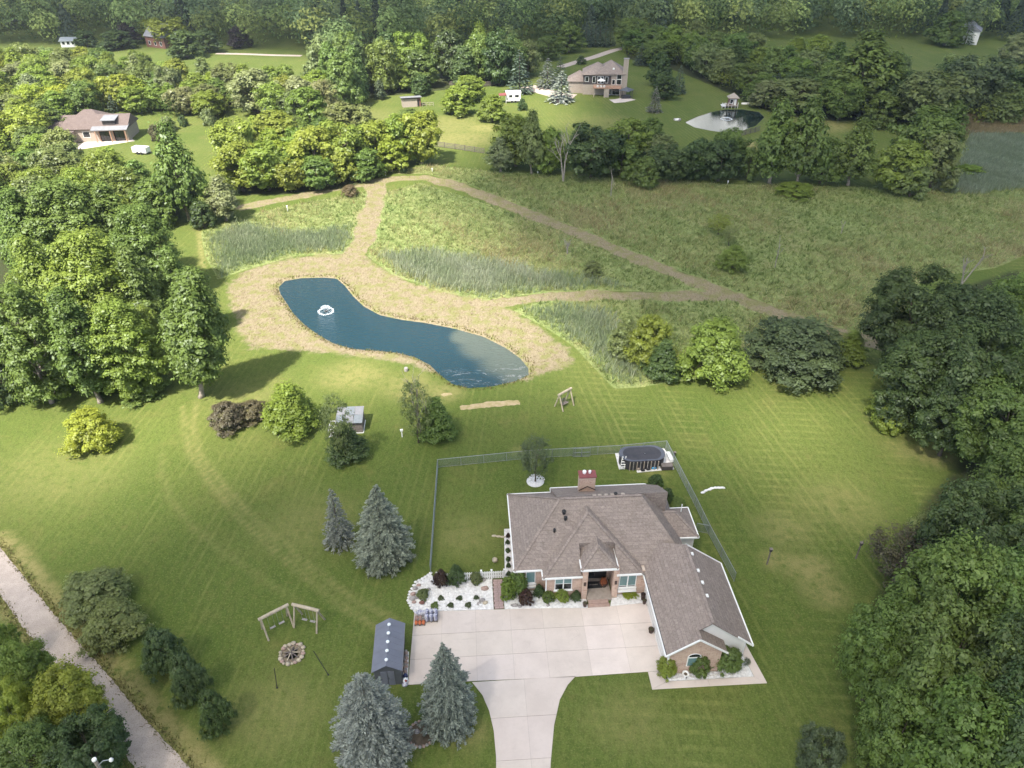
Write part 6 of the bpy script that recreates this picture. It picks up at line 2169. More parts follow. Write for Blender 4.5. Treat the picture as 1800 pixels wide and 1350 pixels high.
# ------------------------------------------------------------------ the tree belts across the middle distance
BELT_A = [(398, 388, 308, 70, 'S', 'mid2'), (360, 400, 352, 44, 'D', 'mid1'), (333, 388, 212, 92, 'G', 'mid2'), (428, 336, 250, 88, 'V', 'mid0'), (474, 334, 252, 94, 'B', 'mid3'), (524, 326, 262, 78, 'G', 'mid1'),
          (560, 318, 222, 94, 'V', 'mid0'), (606, 308, 214, 86, 'B', 'mid3'), (642, 300, 245, 56, 'G', 'mid1'), (664, 296, 212, 82, 'V', 'mid0'), (704, 290, 200, 78, 'B', 'mid1'), (742, 288, 194, 78, 'V', 'mid3')]
BELT_B = [(880, 302, 240, 56, 'S', 'mid2'), (906, 292, 202, 84, 'B', 'mid0'), (934, 306, 192, 58, 'O', 'mid2'), (966, 302, 222, 66, 'B', 'mid1'), (1038, 312, 222, 106, 'D', 'mid3'), (1090, 308, 248, 76, 'G', 'mid1'), (1102, 276, 208, 82, 'B', 'mid0'),
          (1140, 268, 206, 56, 'G', 'mid1'), (1131, 328, 274, 56, 'G', 'mid1'), (1172, 318, 256, 76, 'D', 'mid3'), (1160, 292, 236, 54, 'O', 'mid0'), (1224, 312, 242, 76, 'D', 'mid1'), (1262, 318, 246, 76, 'D', 'mid0'), (1278, 302, 226, 60, 'G', 'mid3'), (1312, 316, 258, 44, 'G', 'mid1')]
BELT_C = [(1352, 322, 176, 92, 'G', 'mid2'), (1400, 326, 170, 88, 'G', 'mid2'), (1440, 322, 240, 70, 'G', 'mid1'), (1490, 326, 208, 86, 'G', 'mid2'), (1572, 336, 248, 96, 'B', 'mid0'), (1604, 312, 192, 110, 'G', 'mid3'), (1634, 330, 232, 84, 'O', 'mid1'), (1598, 346, 286, 62, 'O', 'mid1'),
          (1622, 226, 126, 118, 'O', 'mid3'), (1655, 236, 172, 70, 'G', 'mid1'), (1545, 222, 160, 70, 'G', 'mid1'), (1502, 196, 54, 140, 'G', 'mid2'), (1462, 192, 122, 84, 'G', 'mid3'), (1550, 200, 90, 80, 'G', 'mid2'), (1398, 196, 138, 106, 'O', 'mid0'), (1345, 190, 140, 62, 'S', 'mid1'),
          (1700, 202, 100, 110, 'T', 'mid3'), (1745, 200, 120, 90, 'D', 'mid0'), (1796, 204, 110, 84, 'D', 'mid1'), (1660, 190, 105, 90, 'D', 'mid1'), (1700, 306, 290, 56, 'B', 'bush')]
ORD = ['first', 'second', 'third', 'fourth', 'fifth', 'sixth', 'seventh', 'eighth', 'ninth', 'tenth', 'eleventh', 'twelfth', 'thirteenth', 'fourteenth', 'fifteenth', 'sixteenth', 'seventeenth', 'eighteenth', 'nineteenth', 'twentieth', 'twenty-first', 'twenty-second']
for belt, ph, grp in ((BELT_A, 'in the bright belt left of the meadow', 'bright tree belt left of the meadow'), (BELT_B, 'in the belt above the meadow', 'tree belt above the meadow'), (BELT_C, 'in the clump right of the far pond', 'tree clump right of the far pond')):
    for k, (x, yb, yt, wd, cl, fm) in enumerate(sorted(belt)):
        tree(fm, x, yb, yt, wd, cl, f'{ORD[k]} tree from the left {ph}', grp)

FAR = [(913, 168, 84, 54, 'dgreen', 'farspruce', 'tall spruce, left of three beside the far gravel drive'), (962, 158, 100, 46, 'blue', 'farspruce', 'blue spruce, middle of three beside the far gravel drive'), (986, 184, 122, 58, 'pale', 'farspruce', 'pale spruce at the left end of the far two-storey house'),
       (984, 150, 98, 34, 'dgreen', 'farspruce', 'dark spruce behind the pale one near the far house'), (1126, 117, 74, 32, 'dgreen', 'farspruce', 'spruce on the lawn right of the far chimney'), (1150, 200, 150, 30, 'grey', 'farspruce', 'lone grey-green spruce in the middle of the far lawn'),
       (1192, 167, 113, 34, 'dgreen', 'farspruce', 'spruce right of the dark round trees on the far lawn'), (1156, 150, 92, 46, 'D', 'mid1', 'dark round tree, farther of two on the far lawn'), (1166, 174, 126, 52, 'D', 'mid1', 'dark round tree, nearer of two on the far lawn'),
       (703, 160, 106, 52, 'B', 'mid1', 'rounded light green tree at the edge of the far field'), (740, 167, 130, 40, 'D', 'mid1', 'dark round tree beside the rounded light green one'), (669, 175, 140, 22, 'T', 'mid1', 'small young tree alone on the far field'),
       (806, 202, 150, 62, 'B', 'mid1', 'bright bushy tree right of the field shelter'), (826, 178, 132, 58, 'B', 'mid0', 'bright bushy tree behind its twin right of the field shelter'), (866, 214, 166, 54, 'B', 'mid1', 'round bright tree left of the camper'),
       (918, 194, 172, 18, 'D', 'bush', 'small dark bush right of the camper'), (369, 221, 190, 28, 'O', 'bush', 'olive round bush in the clearing by the brown-roofed house'), (296, 230, 204, 34, 'S', 'bush', 'pale bush at the upper edge of the house clearing'),
       (276, 248, 218, 22, 'K', 'bush', 'brownish narrow bush right of the brown-roofed house'), (323, 222, 202, 18, 'D', 'bush', 'dark small conifer in the house clearing'), (455, 202, 120, 84, 'S', 'mid0', 'pale willow left of its twin above the left belt'), (531, 200, 132, 66, 'S', 'mid1', 'pale rounded willow at the edge of the far field'),
       (604, 242, 178, 82, 'O', 'mid1', 'olive tree at the lower left of the far field'), (640, 240, 184, 60, 'O', 'mid1', 'olive tree right of another at the lower left of the far field'), (720, 226, 190, 50, 'G', 'mid1', 'dark tree peeping over the bright belt below the shelter'),
       (490, 268, 195, 92, 'V', 'mid0', 'bright rounded tree at the right of the house clearing'), (425, 300, 210, 80, 'V', 'mid3', 'bright tree below the house clearing'), (300, 82, 30, 64, 'V', 'mid3', 'golden yellow tree behind the red house'), (268, 75, 30, 36, 'V', 'mid1', 'smaller yellowish tree left of the golden one'),
       (330, 102, 52, 62, 'D', 'mid1', 'dark dense tree right of the red house'), (368, 92, 50, 50, 'D', 'mid1', 'dark tree between red house and purple tree'), (423, 84, 44, 44, 'P', 'mid1', 'dark purple-leaved tree by the far clearing'), (228, 78, 40, 44, 'P', 'mid1', 'dark purple-leaved tree left of the red house'),
       (155, 82, 52, 42, 'D', 'mid1', 'dark rounded tree right of the small white outbuilding'), (208, 86, 52, 64, 'D', 'mid1', 'dark wide tree left of the red house'), (1000, 92, 38, 56, 'G', 'mid1', 'broad round tree by the bend of the far lane'), (963, 105, 62, 50, 'G', 'mid0', 'green tree above the far blue spruce'), (1021, 113, 97, 18, 'D', 'bush', 'small dark bush beside the far lane'),
       (1218, 118, 72, 42, 'D', 'mid1', 'dark oval tree at the far side of the lawn'), (1660, 80, 18, 70, 'G', 'mid1', 'dense round tree on the far right slope'), (1695, 80, 20, 34, 'D', 'farspruce', 'dark conifer left of the white-sided house'), (1780, 110, 58, 56, 'S', 'mid1', 'pale willow at the right edge of the far slope')]
for k, (x, yb, yt, wd, cl, fm, lab) in enumerate(FAR):
    if fm == 'farspruce':
        tree(fm, x, yb, yt, wd, cl, lab, name='spruce_tree', leaf='needles')
    elif fm == 'bush':
        tree(fm, x, yb, yt, wd, cl, lab, name='shrub', cat='shrub', leaf='foliage')
    else:
        tree(fm, x, yb, yt, wd, cl, lab)
for k, x in enumerate((1030, 1038, 1046, 1054, 1063, 1072)):
    tree('farspruce', x, 84 - k % 2 * 2, 34 + (k * 7) % 9, 24, 'dgreen', ORD[k] + ' spruce, from the left, of the row behind the far lane', 'spruce row behind the far lane', name='spruce_tree', leaf='needles')


# ------------------------------------------------------------------ filled woods: every tree an individual
def free(x, y, r_):
    for a, b, q in PLANTED:
        if (a - x) ** 2 + (b - y) ** 2 < ((q + r_) * 0.52) ** 2:
            return False
    return True


FILLSPEC = {  # spacing, palette
    'dense wood behind the brown-roofed house': (6.8, 'YVBOBSGV', (7, 11)),
    'dense wood between the brown-roofed house and the tall poplars': (6.4, 'VBBGBOG', (7, 11)),
    'thicket between the yard of the brown-roofed house and the meadow': (5.6, 'VVBYG', (6, 8)),
    'tree bank above the far lawn': (8.0, 'GGDBO', (11, 17)),
    'wooded slope beyond the far pond': (8.6, 'GDGOBG', (8, 13)),
    'dark wood at the right edge beyond the mown lawn': (6.5, 'DDGT', (12, 15)),
}
NOGO = [gpl([(80, 205), (225, 190), (300, 196), (430, 192), (470, 215), (400, 250), (280, 262), (250, 285), (215, 262), (130, 255)], 2), gpl([(95, 262), (225, 240), (280, 250), (285, 292), (205, 280), (120, 275)], 2)]
MAXFILL = 205
nfill = 0
SMALLN = ['', 'first', 'second', 'third', 'fourth', 'fifth', 'sixth', 'seventh', 'eighth', 'ninth', 'tenth', 'eleventh', 'twelfth', 'thirteenth', 'fourteenth', 'fifteenth', 'sixteenth', 'seventeenth', 'eighteenth', 'nineteenth']


def ordinal(k):
    if k < 20:
        return SMALLN[k]
    t, u = divmod(k, 10)
    return ['', '', 'twentieth', 'thirtieth', 'fortieth'][t] if u == 0 else ['', '', 'twenty', 'thirty', 'forty'][t] + '-' + SMALLN[u]


CWORD = {'Y': 'yellow-green', 'V': 'yellowish', 'B': 'bright green', 'G': 'mid green', 'D': 'dark green', 'O': 'olive', 'S': 'pale willowy', 'T': 'grey-green'}
FILLED = {}
SHORT = {'dense wood behind the brown-roofed house': 'wood behind the brown-roofed house', 'dense wood between the brown-roofed house and the tall poplars': 'wood below the brown-roofed house',
         'thicket between the yard of the brown-roofed house and the meadow': 'thicket right of the house clearing', 'tree bank above the far lawn': 'tree bank above the far lawn',
         'wooded slope beyond the far pond': 'wooded slope beyond the far pond', 'dark wood at the right edge beyond the mown lawn': 'dark wood at the right edge'}
for nm, poly in WOOD_FILL.items():
    sp_, pal, hr = FILLSPEC[nm]
    lo, hi = np.array(poly).min(0), np.array(poly).max(0)
    pts = rng.uniform(lo, hi, (6000, 2))
    pts = pts[pt_poly(pts[:, 0], pts[:, 1], poly)]
    kept = []
    for x, y in pts:
        if any(pt_poly(np.array([x]), np.array([y]), q)[0] for q in NOGO):
            continue
        if any((x - a) ** 2 + (y - b) ** 2 < sp_ * sp_ for a, b in kept) or not free(x, y, sp_ * 0.5):
            continue
        kept.append((x, y))
        if nfill >= MAXFILL:
            break
        h = rng.uniform(*hr)
        fm = ['mid0', 'mid1', 'mid3', 'mid4', 'mid5', 'mid2'][int(rng.integers(0, 6 if hr[1] > 8 else 4))]
        cl = pal[int(rng.integers(0, len(pal)))]
        to = plant(fm, (x, y), sp_ * rng.uniform(0.58, 0.78), h, cl, 'tree in the ' + nm, nm, jitter=0.18)
        FILLED.setdefault((nm, cl), []).append((x / y, to))
        nfill += 1
for (nm, cl), lst in FILLED.items():
    for k, (_, to) in enumerate(sorted(lst, key=lambda e: e[0])):
        to['label'] = f'{ordinal(k + 1)} {CWORD[cl]} tree from the left in the {SHORT[nm]}'
print('filled trees', nfill)

# ------------------------------------------------------------------ dead trees and snags
def dead_tree(label, px, yb, yt, spread=0.5, seed=0, forks=2, r0=0.16, name='dead_tree'):
    p = gp(px, yb)
    H = height_for(p, yt)
    r = random.Random(seed)
    t = thing(name, label, 'tree', p)
    mb = MB()

    def grow(a, d, L, rad, lvl):
        b = a + d * L
        m = a.lerp(b, 0.5) + Vector((r.uniform(-1, 1), r.uniform(-1, 1), 0)) * L * 0.05
        mb.tube([a, m, b], [rad, rad * 0.75, rad * 0.45], 6 if lvl == 0 else 4)
        if lvl < 3:
            for _ in range(3 if lvl else 4):
                u = r.uniform(0.35, 1.0)
                q = a.lerp(b, u)
                dd = (d + Vector((r.uniform(-1, 1), r.uniform(-1, 1), r.uniform(-0.2, 0.5))) * 0.75).normalized()
                grow(q, dd, L * r.uniform(0.3, 0.55), rad * 0.42, lvl + 1)

    for k in range(forks):
        a = 2 * math.pi * k / forks + seed
        d = Vector((math.cos(a) * spread * (k > 0 or forks > 1), math.sin(a) * spread * 0.3, 1)).normalized()
        grow(Vector((0, 0, -0.1)), d, H * 0.75 * (1 - 0.15 * k), r0, 0)
    mb.build('trunk', M['deadwood'], t)


dead_tree('bleached dead forked tree in front of the belt above the meadow', 990, 320, 222, 0.25, 1, 2, 0.2)
dead_tree('broken grey snag standing in the triangular meadow', 997, 446, 416, 0.12, 2, 2, 0.13)
dead_tree('thin dead tree in the meadow right of the forked one', 1074, 345, 298, 0.1, 3, 1, 0.1)
dead_tree('thin bare stem in the far middle of the right meadow', 1362, 470, 420, 0.1, 4, 1, 0.09)
dead_tree('bare sapling in the right meadow near the top', 1478, 412, 388, 0.1, 5, 1, 0.08)
dead_tree('bare grey tree above the dark right wood', 1690, 500, 428, 0.35, 6, 3, 0.13)
dead_tree('bare grey branches at the path end of the right wood', 1585, 690, 608, 0.4, 7, 3, 0.12)
dead_tree('bare twiggy tree in the half-bare pair below the pond', 742, 772, 655, 0.16, 8, 3, 0.09)
dead_tree('bare branches at the left edge of the bottom left trees', 30, 1330, 1215, 0.3, 9, 3, 0.1)
dead_tree('bare branches rising at the bottom edge left of the pole', 105, 1385, 1290, 0.3, 10, 3, 0.09)
dead_tree('pale leaning trunk at the front of the left wood', 82, 668, 560, 0.12, 11, 1, 0.22)
dead_tree('white bare trunk at the edge of the right marsh', 1716, 205, 176, 0.2, 12, 2, 0.2)

# ------------------------------------------------------------------ meadow grass and reeds
def blades(name, label, polys, n, hrange, wd, pal, seed, reject_straw=True, per=3, lean=0.35, edge=0.0):
    r = np.random.default_rng(seed)
    P = []
    areas = []
    for poly in polys:
        a = np.array(poly)
        areas.append(0.5 * abs(np.dot(a[:, 0], np.roll(a[:, 1], 1)) - np.dot(a[:, 1], np.roll(a[:, 0], 1))))
    for poly, ar in zip(polys, areas):
        a = np.array(poly)
        lo, hi = a.min(0), a.max(0)
        k = int(n * ar / sum(areas) * np.prod(hi - lo) / ar)
        q = r.uniform(lo, hi, (k, 2))
        P.append(q[pt_poly(q[:, 0], q[:, 1], poly)])
    P = np.concatenate(P)
    if reject_straw:
        s_ = straw_field(P[:, 0], P[:, 1])
        P = P[s_ < r.uniform(0.15, 0.6, len(P))]
    if edge > 0:
        dd = np.min([np.abs(sdf(P[:, 0], P[:, 1], q)) if pt_poly(P[:1, 0], P[:1, 1], q)[0] or True else 0 for q in polys], 0)
        P = P[r.uniform(0, edge, len(P)) < dd + 0.4 * np.sin(P[:, 0] * 0.8) * np.sin(P[:, 1] * 0.9 + 1)]
    m = len(P)
    # patchiness
    ph = np.sin(P[:, 0] * 0.21 + 1.3) * np.sin(P[:, 1] * 0.17 + 0.6) + np.sin(P[:, 0] * 0.07 - P[:, 1] * 0.09) + 0.5 * np.sin(P[:, 0] * 0.6 + P[:, 1] * 0.45)
    h = r.uniform(*hrange, m) * (1 + 0.18 * ph)
    V, F, C = [], [], []
    pal = np.array(pal)
    mixk = np.clip(0.5 + 0.25 * ph + r.normal(0, 0.25, m), 0, 0.999) * (len(pal) - 1)
    i0 = np.floor(mixk).astype(int)
    fr = (mixk - i0)[:, None]
    col = pal[i0] * (1 - fr) + pal[np.minimum(i0 + 1, len(pal) - 1)] * fr
    col = col * r.uniform(0.8, 1.2, (m, 1))
    for k in range(per):
        a = r.uniform(0, 2 * math.pi, m)
        off = r.normal(0, 0.12, (m, 2))
        bx, by = P[:, 0] + off[:, 0], P[:, 1] + off[:, 1]
        ww = wd * r.uniform(0.6, 1.3, m)
        dx, dy = np.cos(a) * ww, np.sin(a) * ww
        lx, ly = r.normal(0.12, lean, m) * h, r.normal(0.05, lean, m) * h
        z = np.zeros(m)
        hh = h * r.uniform(0.75, 1.1, m)
        V.append(np.stack([np.stack([bx - dx, by - dy, z], 1), np.stack([bx + dx, by + dy, z], 1), np.stack([bx + lx + dx * 0.3, by + ly + dy * 0.3, hh], 1), np.stack([bx + lx - dx * 0.3, by + ly - dy * 0.3, hh * 0.97], 1)], 1).reshape(-1, 3))
        C.append(np.repeat(col * r.uniform(0.85, 1.15, (m, 1)), 4, 0))
    V, C = np.concatenate(V), np.concatenate(C)
    F = np.arange(len(V)).reshape(-1, 4)
    me = np_mesh(name, V, F, M['grass'], None, {'gcol': C})
    return tag(link(name, me), label, 'grass', None, 'stuff')


GP = [(0.210, 0.270, 0.090), (0.290, 0.340, 0.125), (0.370, 0.385, 0.165), (0.42, 0.375, 0.20)]
blades('meadow_grass', 'tall green and straw-coloured grass filling the wet meadow', MEADOW, 72000, (0.15, 0.55), 0.05, GP, 31, True, 3, 0.75)
RP = [(0.230, 0.285, 0.155), (0.310, 0.350, 0.215), (0.40, 0.42, 0.30)]
REEDS = [gpl([(358, 415), (430, 392), (520, 405), (622, 395), (615, 445), (520, 449), (430, 474), (385, 490)]), gpl([(660, 450), (740, 438), (830, 448), (920, 470), (1060, 490), (1120, 508), (1040, 509), (920, 517), (850, 529), (760, 509), (690, 483)]),
         gpl([(907, 546), (980, 531), (1080, 545), (1130, 600), (1150, 672), (1085, 682), (1056, 654), (1010, 608), (960, 575)])]
blades('reeds', 'pale grey-green reeds bordering the mown ring round the pond', REEDS, 36000, (0.8, 1.5), 0.045, RP, 32, True, 3, 0.28, 9.0)
blades('sedge_clumps', 'taller dark sedge tufts scattered through the wet meadow', MEADOW, 5000, (0.4, 1.0), 0.055, [(0.14, 0.20, 0.06), (0.20, 0.25, 0.085), (0.25, 0.27, 0.10), (0.33, 0.27, 0.13)], 36, True, 6, 0.5)
blades('marsh_reeds', 'blue-green reed bed in the marsh at the right', [gpl([(1630, 335), (1680, 300), (1700, 240), (1830, 235), (1830, 330), (1700, 345)])], 22000, (1.0, 1.6), 0.085, [(0.225, 0.270, 0.165), (0.285, 0.330, 0.220), (0.33, 0.355, 0.25)], 33, False, 3, 0.16, 4.0)
blades('dry_reeds', 'straw-coloured dry grass along the far edge of the marsh', [gpl([(1650, 225), (1690, 200), (1830, 198), (1830, 232), (1700, 238)])], 9000, (0.6, 1.2), 0.09, [(0.36, 0.29, 0.17), (0.30, 0.25, 0.12)], 34, False, 3, 0.15)
ring = [(p[0], p[1]) for p in POND]
rr = np.random.default_rng(5)
shore = []
for i in range(len(ring)):
    a, b = Vector(ring[i]), Vector(ring[(i + 1) % len(ring)])
    for k in range(int((b - a).length / 0.05)):
        q = a.lerp(b, rr.uniform())
        d = (b - a).normalized()
        o = rr.normal(-0.35, 0.35)
        shore.append((q.x - d.y * o * -1, q.y + d.x * o * -1))
S = np.array(shore)
S = S[sdf(S[:, 0], S[:, 1], POND) > 0.1]
m_ = len(S)
a = rr.uniform(0, 6.28, m_)
ww = 0.07
hh = rr.uniform(0.1, 0.38, m_)
V = np.stack([np.stack([S[:, 0] - np.cos(a) * ww, S[:, 1] - np.sin(a) * ww, np.full(m_, -0.1)], 1), np.stack([S[:, 0] + np.cos(a) * ww, S[:, 1] + np.sin(a) * ww, np.full(m_, -0.1)], 1),
              np.stack([S[:, 0] + rr.normal(0, 0.12, m_), S[:, 1] + rr.normal(0, 0.12, m_), hh], 1)], 1).reshape(-1, 3)
pal = np.array([(0.30, 0.25, 0.10), (0.17, 0.18, 0.045), (0.22, 0.17, 0.09), (0.10, 0.12, 0.03)])
C = np.repeat(pal[rr.integers(0, 4, m_)] * rr.uniform(0.7, 1.2, (m_, 1)), 3, 0)
tag(link('shore_grass', np_mesh('shore_grass', V, np.arange(len(V)).reshape(-1, 3), M['grass'], None, {'gcol': C})), 'ragged straw and grass fringe along the edge of the near pond', 'grass', None, 'stuff')
# raked straw lying on the mown ring and paths
q = rng.uniform(np.array(STRAW).min(0) - 2, np.array(STRAW).max(0) + np.array([60, 45]), (150000, 2))
q = q[straw_field(q[:, 0], q[:, 1]) > 0.6]
q = q[sdf(q[:, 0], q[:, 1], POND) > 0.5][:6500]
m_ = len(q)
a = rng.normal(0.9, 0.7, m_)
L_ = rng.uniform(0.15, 0.5, m_)
ca_, sa_ = np.cos(a), np.sin(a)
wv = 0.035
z1 = rng.uniform(0.02, 0.16, m_)
V = np.stack([np.stack([q[:, 0] - sa_ * wv, q[:, 1] + ca_ * wv, np.full(m_, 0.005)], 1), np.stack([q[:, 0] + sa_ * wv, q[:, 1] - ca_ * wv, np.full(m_, 0.005)], 1), np.stack([q[:, 0] + ca_ * L_, q[:, 1] + sa_ * L_, z1], 1)], 1).reshape(-1, 3)
pal = np.array([(0.36, 0.285, 0.175), (0.27, 0.205, 0.12), (0.15, 0.105, 0.06), (0.23, 0.21, 0.08)])
C = np.repeat(pal[rng.integers(0, 4, m_)] * rng.uniform(0.7, 1.25, (m_, 1)), 3, 0)
tag(link('cut_straw', np_mesh('cut_straw', V, np.arange(len(V)).reshape(-1, 3), M['grass'], None, {'gcol': C})), 'cut straw lying on the mown ring and paths', 'straw', None, 'stuff')

# ------------------------------------------------------------------ far woods that read as one mass
def far_wood(name, label, poly, spacing, hr, seed, pal, cards_n=330, size=1.05, cut=()):
    r = np.random.default_rng(seed)
    lo, hi = np.array(poly).min(0), np.array(poly).max(0)
    nxg, nyg = int((hi[0] - lo[0]) / spacing), int((hi[1] - lo[1]) / spacing)
    X, Y = np.meshgrid(np.arange(nxg), np.arange(nyg))
    P = np.stack([lo[0] + (X.ravel() + r.uniform(0, 1, X.size)) * spacing, lo[1] + (Y.ravel() + r.uniform(0, 1, X.size)) * spacing], 1)
    P = P[pt_poly(P[:, 0], P[:, 1], poly)]
    for c in cut:
        P = P[~pt_poly(P[:, 0], P[:, 1], c)]
    ok = np.array([free(x, y, spacing * 0.4) for x, y in P])
    P = P[ok]
    m = len(P)
    V, C = [], []
    pal = np.array(pal)
    for i in range(m):
        H = r.uniform(*hr)
        R = spacing * r.uniform(0.55, 0.8)
        con = r.uniform() < 0.10
        D = rand_unit(cards_n, r)
        D[:, 2] = np.where(r.uniform(size=cards_n) < 0.75, np.abs(D[:, 2]), D[:, 2])
        lump = 1 + 0.22 * np.sin(3.1 * np.arctan2(D[:, 1], D[:, 0]) + i) * np.sin(4 * D[:, 2] + 2 * i) + 0.12 * np.sin(7 * D[:, 0] + 5 * D[:, 1] + 6 * D[:, 2] + i)
        q = lump * r.uniform(0.75, 1.05, cards_n)
        if con:
            t = r.uniform(0, 1, cards_n)
            an = r.uniform(0, 6.28, cards_n)
            rad = R * 0.6 * (1 - t) + 0.2
            Q = np.stack([rad * np.cos(an), rad * np.sin(an), H * (0.1 + 0.95 * t)], 1)
            D = np.stack([np.cos(an), np.sin(an), np.full(cards_n, 0.6)], 1)
            col = np.array([0.085, 0.110, 0.075])
        else:
            Q = D * q[:, None] * np.array([R, R, H * 0.46]) + np.array([0, 0, H * 0.55])
            col = pal[r.integers(0, len(pal))]
        N = D + rand_unit(cards_n, r) * 0.7 + np.array([0, 0, 0.3])
        N /= np.linalg.norm(N, axis=1, keepdims=True)
        v, f = cards(Q + np.array([P[i, 0], P[i, 1], 0]), N, size * r.uniform(0.55, 1.2, cards_n), 0.6, r)
        V.append(v)
        cc = col * r.uniform(0.65, 1.3) * r.uniform(0.75, 1.25, (cards_n, 1))
        C.append(np.repeat(cc, 4, 0))
    V, C = np.concatenate(V), np.concatenate(C)
    me = np_mesh(name, V, np.arange(len(V)).reshape(-1, 4), M['farleaf'], None, {'gcol': C})
    print(name, m)
    return tag(link(name, me), label, 'wood', None, 'stuff')


FP = [(0.155, 0.215, 0.085), (0.200, 0.265, 0.095), (0.250, 0.305, 0.100), (0.175, 0.225, 0.105), (0.300, 0.340, 0.110), (0.125, 0.175, 0.085)]
CLEAR = [gpl([(-40, 92), (60, 82), (130, 76), (145, 86), (60, 98), (-40, 108)]), gpl([(382, 98), (400, 90), (450, 84), (520, 82), (530, 97), (480, 100)]), gpl([(1560, 75), (1640, 78), (1740, 92), (1740, 112), (1640, 106), (1570, 100)]),
         gpl([(250, 88), (262, 78), (300, 76), (310, 90)]), gpl([(1270, 30), (1345, 28), (1345, 15), (1270, 15)]), gpl([(1700, 92), (1735, 92), (1740, 70), (1700, 70)]), gpl([(105, 90), (140, 90), (140, 78), (105, 78)]),
         gpl([(985, 118), (1100, 92), (1110, 78), (1060, 86), (980, 108)])]
far_wood('far_wood', 'dark far-off wood filling the top of the picture', [tuple(v) for v in gpl([(-150, 84), (120, 80), (250, 82), (390, 84), (520, 84), (580, 118), (640, 110), (760, 100), (900, 92), (1000, 78), (1110, 72), (1220, 78), (1400, 66), (1560, 72), (1740, 78), (1950, 78)])] + [(420, 470), (-420, 470)], 10.5, (12, 19), 41, FP, 430, 0.76, CLEAR)
UP = [(0.085, 0.125, 0.032), (0.125, 0.165, 0.036), (0.16, 0.19, 0.042)]
far_wood('undergrowth', 'scrub filling the gaps under the left wood', [tuple(v) for v in WOOD_FILL['dense wood behind the brown-roofed house']], 4.5, (3, 5.5), 42, UP, 160, 0.36, NOGO)
far_wood('undergrowth', 'scrub filling the gaps under the wood below the brown-roofed house', [tuple(v) for v in WOOD_FILL['dense wood between the brown-roofed house and the tall poplars']], 4.0, (3, 5.5), 43, UP, 160, 0.34, NOGO)
far_wood('undergrowth', 'scrub filling the gaps on the slope beyond the far pond', [tuple(v) for v in WOOD_FILL['wooded slope beyond the far pond']], 6.0, (3, 6), 44, UP, 180, 0.42, CLEAR)

# ------------------------------------------------------------------ broken cloud deck whose shade lies over the house and the right side
CZ = 520.0
SHIFT = Vector((SHD.x, SHD.y)) * (-(CZ) / math.tan(SUN_EL))
HOLE = [(p[0] + SHIFT.x, p[1] + SHIFT.y) for p in gpl([(-900, 80), (100, 78), (330, 86), (560, 100), (740, 112), (900, 120), (985, 160), (1010, 205), (980, 240), (930, 268), (830, 300), (850, 370), (900, 450), (940, 530), (1010, 600), (1200, 632), (1440, 680), (1620, 745), (1640, 800), (1500, 850), (1300, 840), (1150, 812), (1000, 796), (860, 790), (700, 800), (560, 830), (400, 870), (200, 905), (-600, 930)])]


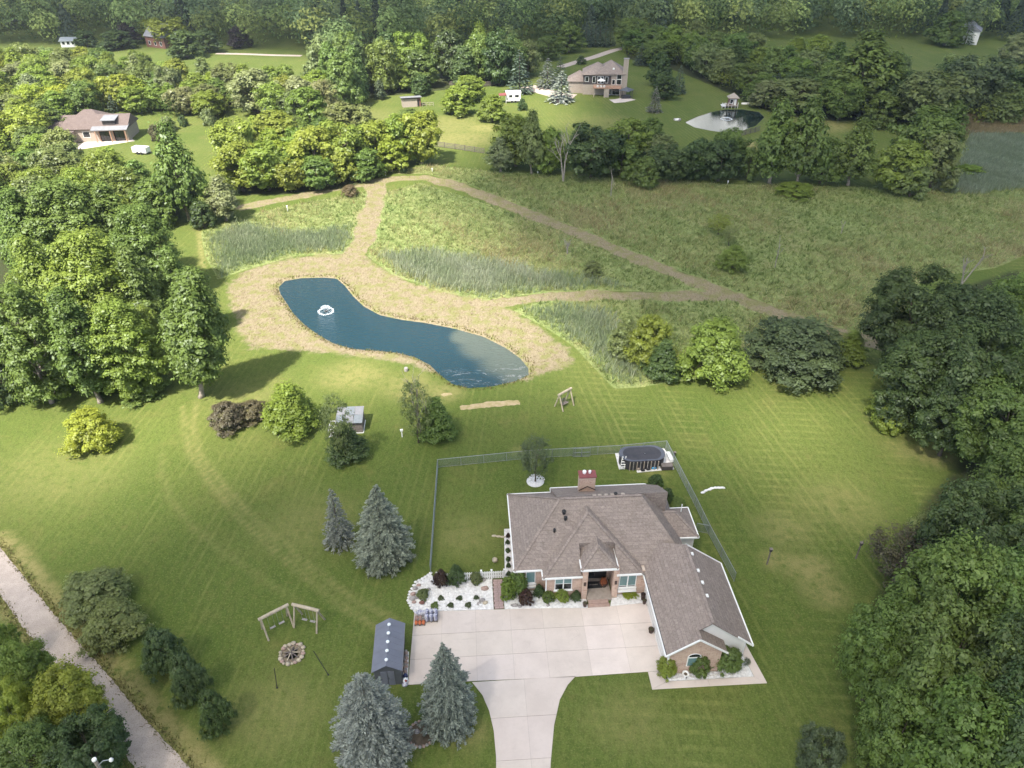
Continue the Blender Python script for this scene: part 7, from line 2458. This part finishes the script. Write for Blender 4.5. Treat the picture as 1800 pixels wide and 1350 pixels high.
def cloud():
    cell = 9.0
    X = np.arange(-620, 420, cell)
    Y = np.arange(-560, 260, cell)
    cx, cy = np.meshgrid((X[:-1] + X[1:]) / 2, (Y[:-1] + Y[1:]) / 2)
    f = sdf(cx.ravel(), cy.ravel(), HOLE)
    wob = 7 * np.sin(cx.ravel() * 0.05 + 1) * np.sin(cy.ravel() * 0.06) + 4 * np.sin(cx.ravel() * 0.13 + cy.ravel() * 0.11)
    keep = (f + wob > 0).reshape(cx.shape)
    nx_, ny_ = len(X), len(Y)
    gx_, gy_ = np.meshgrid(X, Y)
    lump = 9 * np.sin(gx_ * 0.045) * np.sin(gy_ * 0.05 + 1) + 6 * np.sin(gx_ * 0.11 + gy_ * 0.07) + 4 * np.sin(gx_ * 0.2 - gy_ * 0.17)
    jx, jy = rng.uniform(-3, 3, gx_.shape), rng.uniform(-3, 3, gx_.shape)
    top = np.stack([gx_ + jx, gy_ + jy, CZ + 12 + 0.5 * lump + rng.uniform(-3, 3, gx_.shape)], -1).reshape(-1, 3)
    bot = np.stack([gx_ + jx, gy_ + jy, CZ - 4 + 0.2 * lump + rng.uniform(-1.5, 1.5, gx_.shape)], -1).reshape(-1, 3)
    n0 = nx_ * ny_
    ix = np.arange(n0).reshape(ny_, nx_)
    F = []
    for j in range(ny_ - 1):
        for i in range(nx_ - 1):
            if not keep[j, i]:
                continue
            a, b, c, d = ix[j, i], ix[j, i + 1], ix[j + 1, i + 1], ix[j + 1, i]
            F.append((a, b, c, d))
            F.append((d + n0, c + n0, b + n0, a + n0))
            for (dj, di, p, q) in ((-1, 0, a, b), (0, 1, b, c), (1, 0, c, d), (0, -1, d, a)):
                jj, kk = j + dj, i + di
                if jj < 0 or kk < 0 or jj >= ny_ - 1 or kk >= nx_ - 1 or not keep[jj, kk]:
                    F.append((p + n0, q + n0, q, p))
    m, n, out = new_mat('cloud')
    g = NG(n)
    t = g.node('ShaderNodeBsdfTranslucent')
    t.inputs[0].default_value = (0.95, 0.95, 0.95, 1)
    tr = g.node('ShaderNodeBsdfTransparent')
    df = g.node('ShaderNodeBsdfDiffuse')
    df.inputs[0].default_value = (0.9, 0.9, 0.9, 1)
    y = g.node('ShaderNodeMixShader')
    y.inputs[0].default_value = 0.5
    n.links.new(t.outputs[0], y.inputs[1])
    n.links.new(df.outputs[0], y.inputs[2])
    x = g.node('ShaderNodeMixShader')
    x.inputs[0].default_value = CLOUD_OPACITY
    n.links.new(tr.outputs[0], x.inputs[1])
    n.links.new(y.outputs[0], x.inputs[2])
    n.links.new(x.outputs[0], out.inputs[0])
    me = np_mesh('cloud', np.concatenate([top, bot]), np.array(F), m)
    me.polygons.foreach_set('use_smooth', np.ones(len(me.polygons), bool))
    return tag(link('cloud', me), kind='structure')


CLOUD_OPACITY = 0.72
cloud()
# a cumulus far to the north, mirrored in the far pond
cu = MB()
for k in range(30):
    r_ = random.uniform(90, 170)
    cu.blob((random.uniform(640, 960), random.uniform(2850, 3200), random.uniform(420, 900)), (r_ * 1.3, r_, r_ * 0.8), k + 900, 14, 0.12)
cm_ = pm('cumulus', (0.9, 0.9, 0.9), (0.82, 0.83, 0.85), 0.004, 1.0)
tag(cu.build('cloud', cm_, None, True), kind='structure')


# ------------------------------------------------------------------ thin summer haze
HAZE = 0.00013
hz = MB().quadbox(-900, -120, -1.5, 900, 900, 62.0)
hm, hn, hout = new_mat('haze')
hv = hn.nodes.new('ShaderNodeVolumePrincipled')
hv.inputs['Color'].default_value = (0.86, 0.92, 1.0, 1)
hv.inputs['Density'].default_value = HAZE
hv.inputs['Anisotropy'].default_value = 0.2
hn.links.new(hv.outputs[0], hout.inputs['Volume'])
tag(hz.build('haze', hm), kind='stuff')
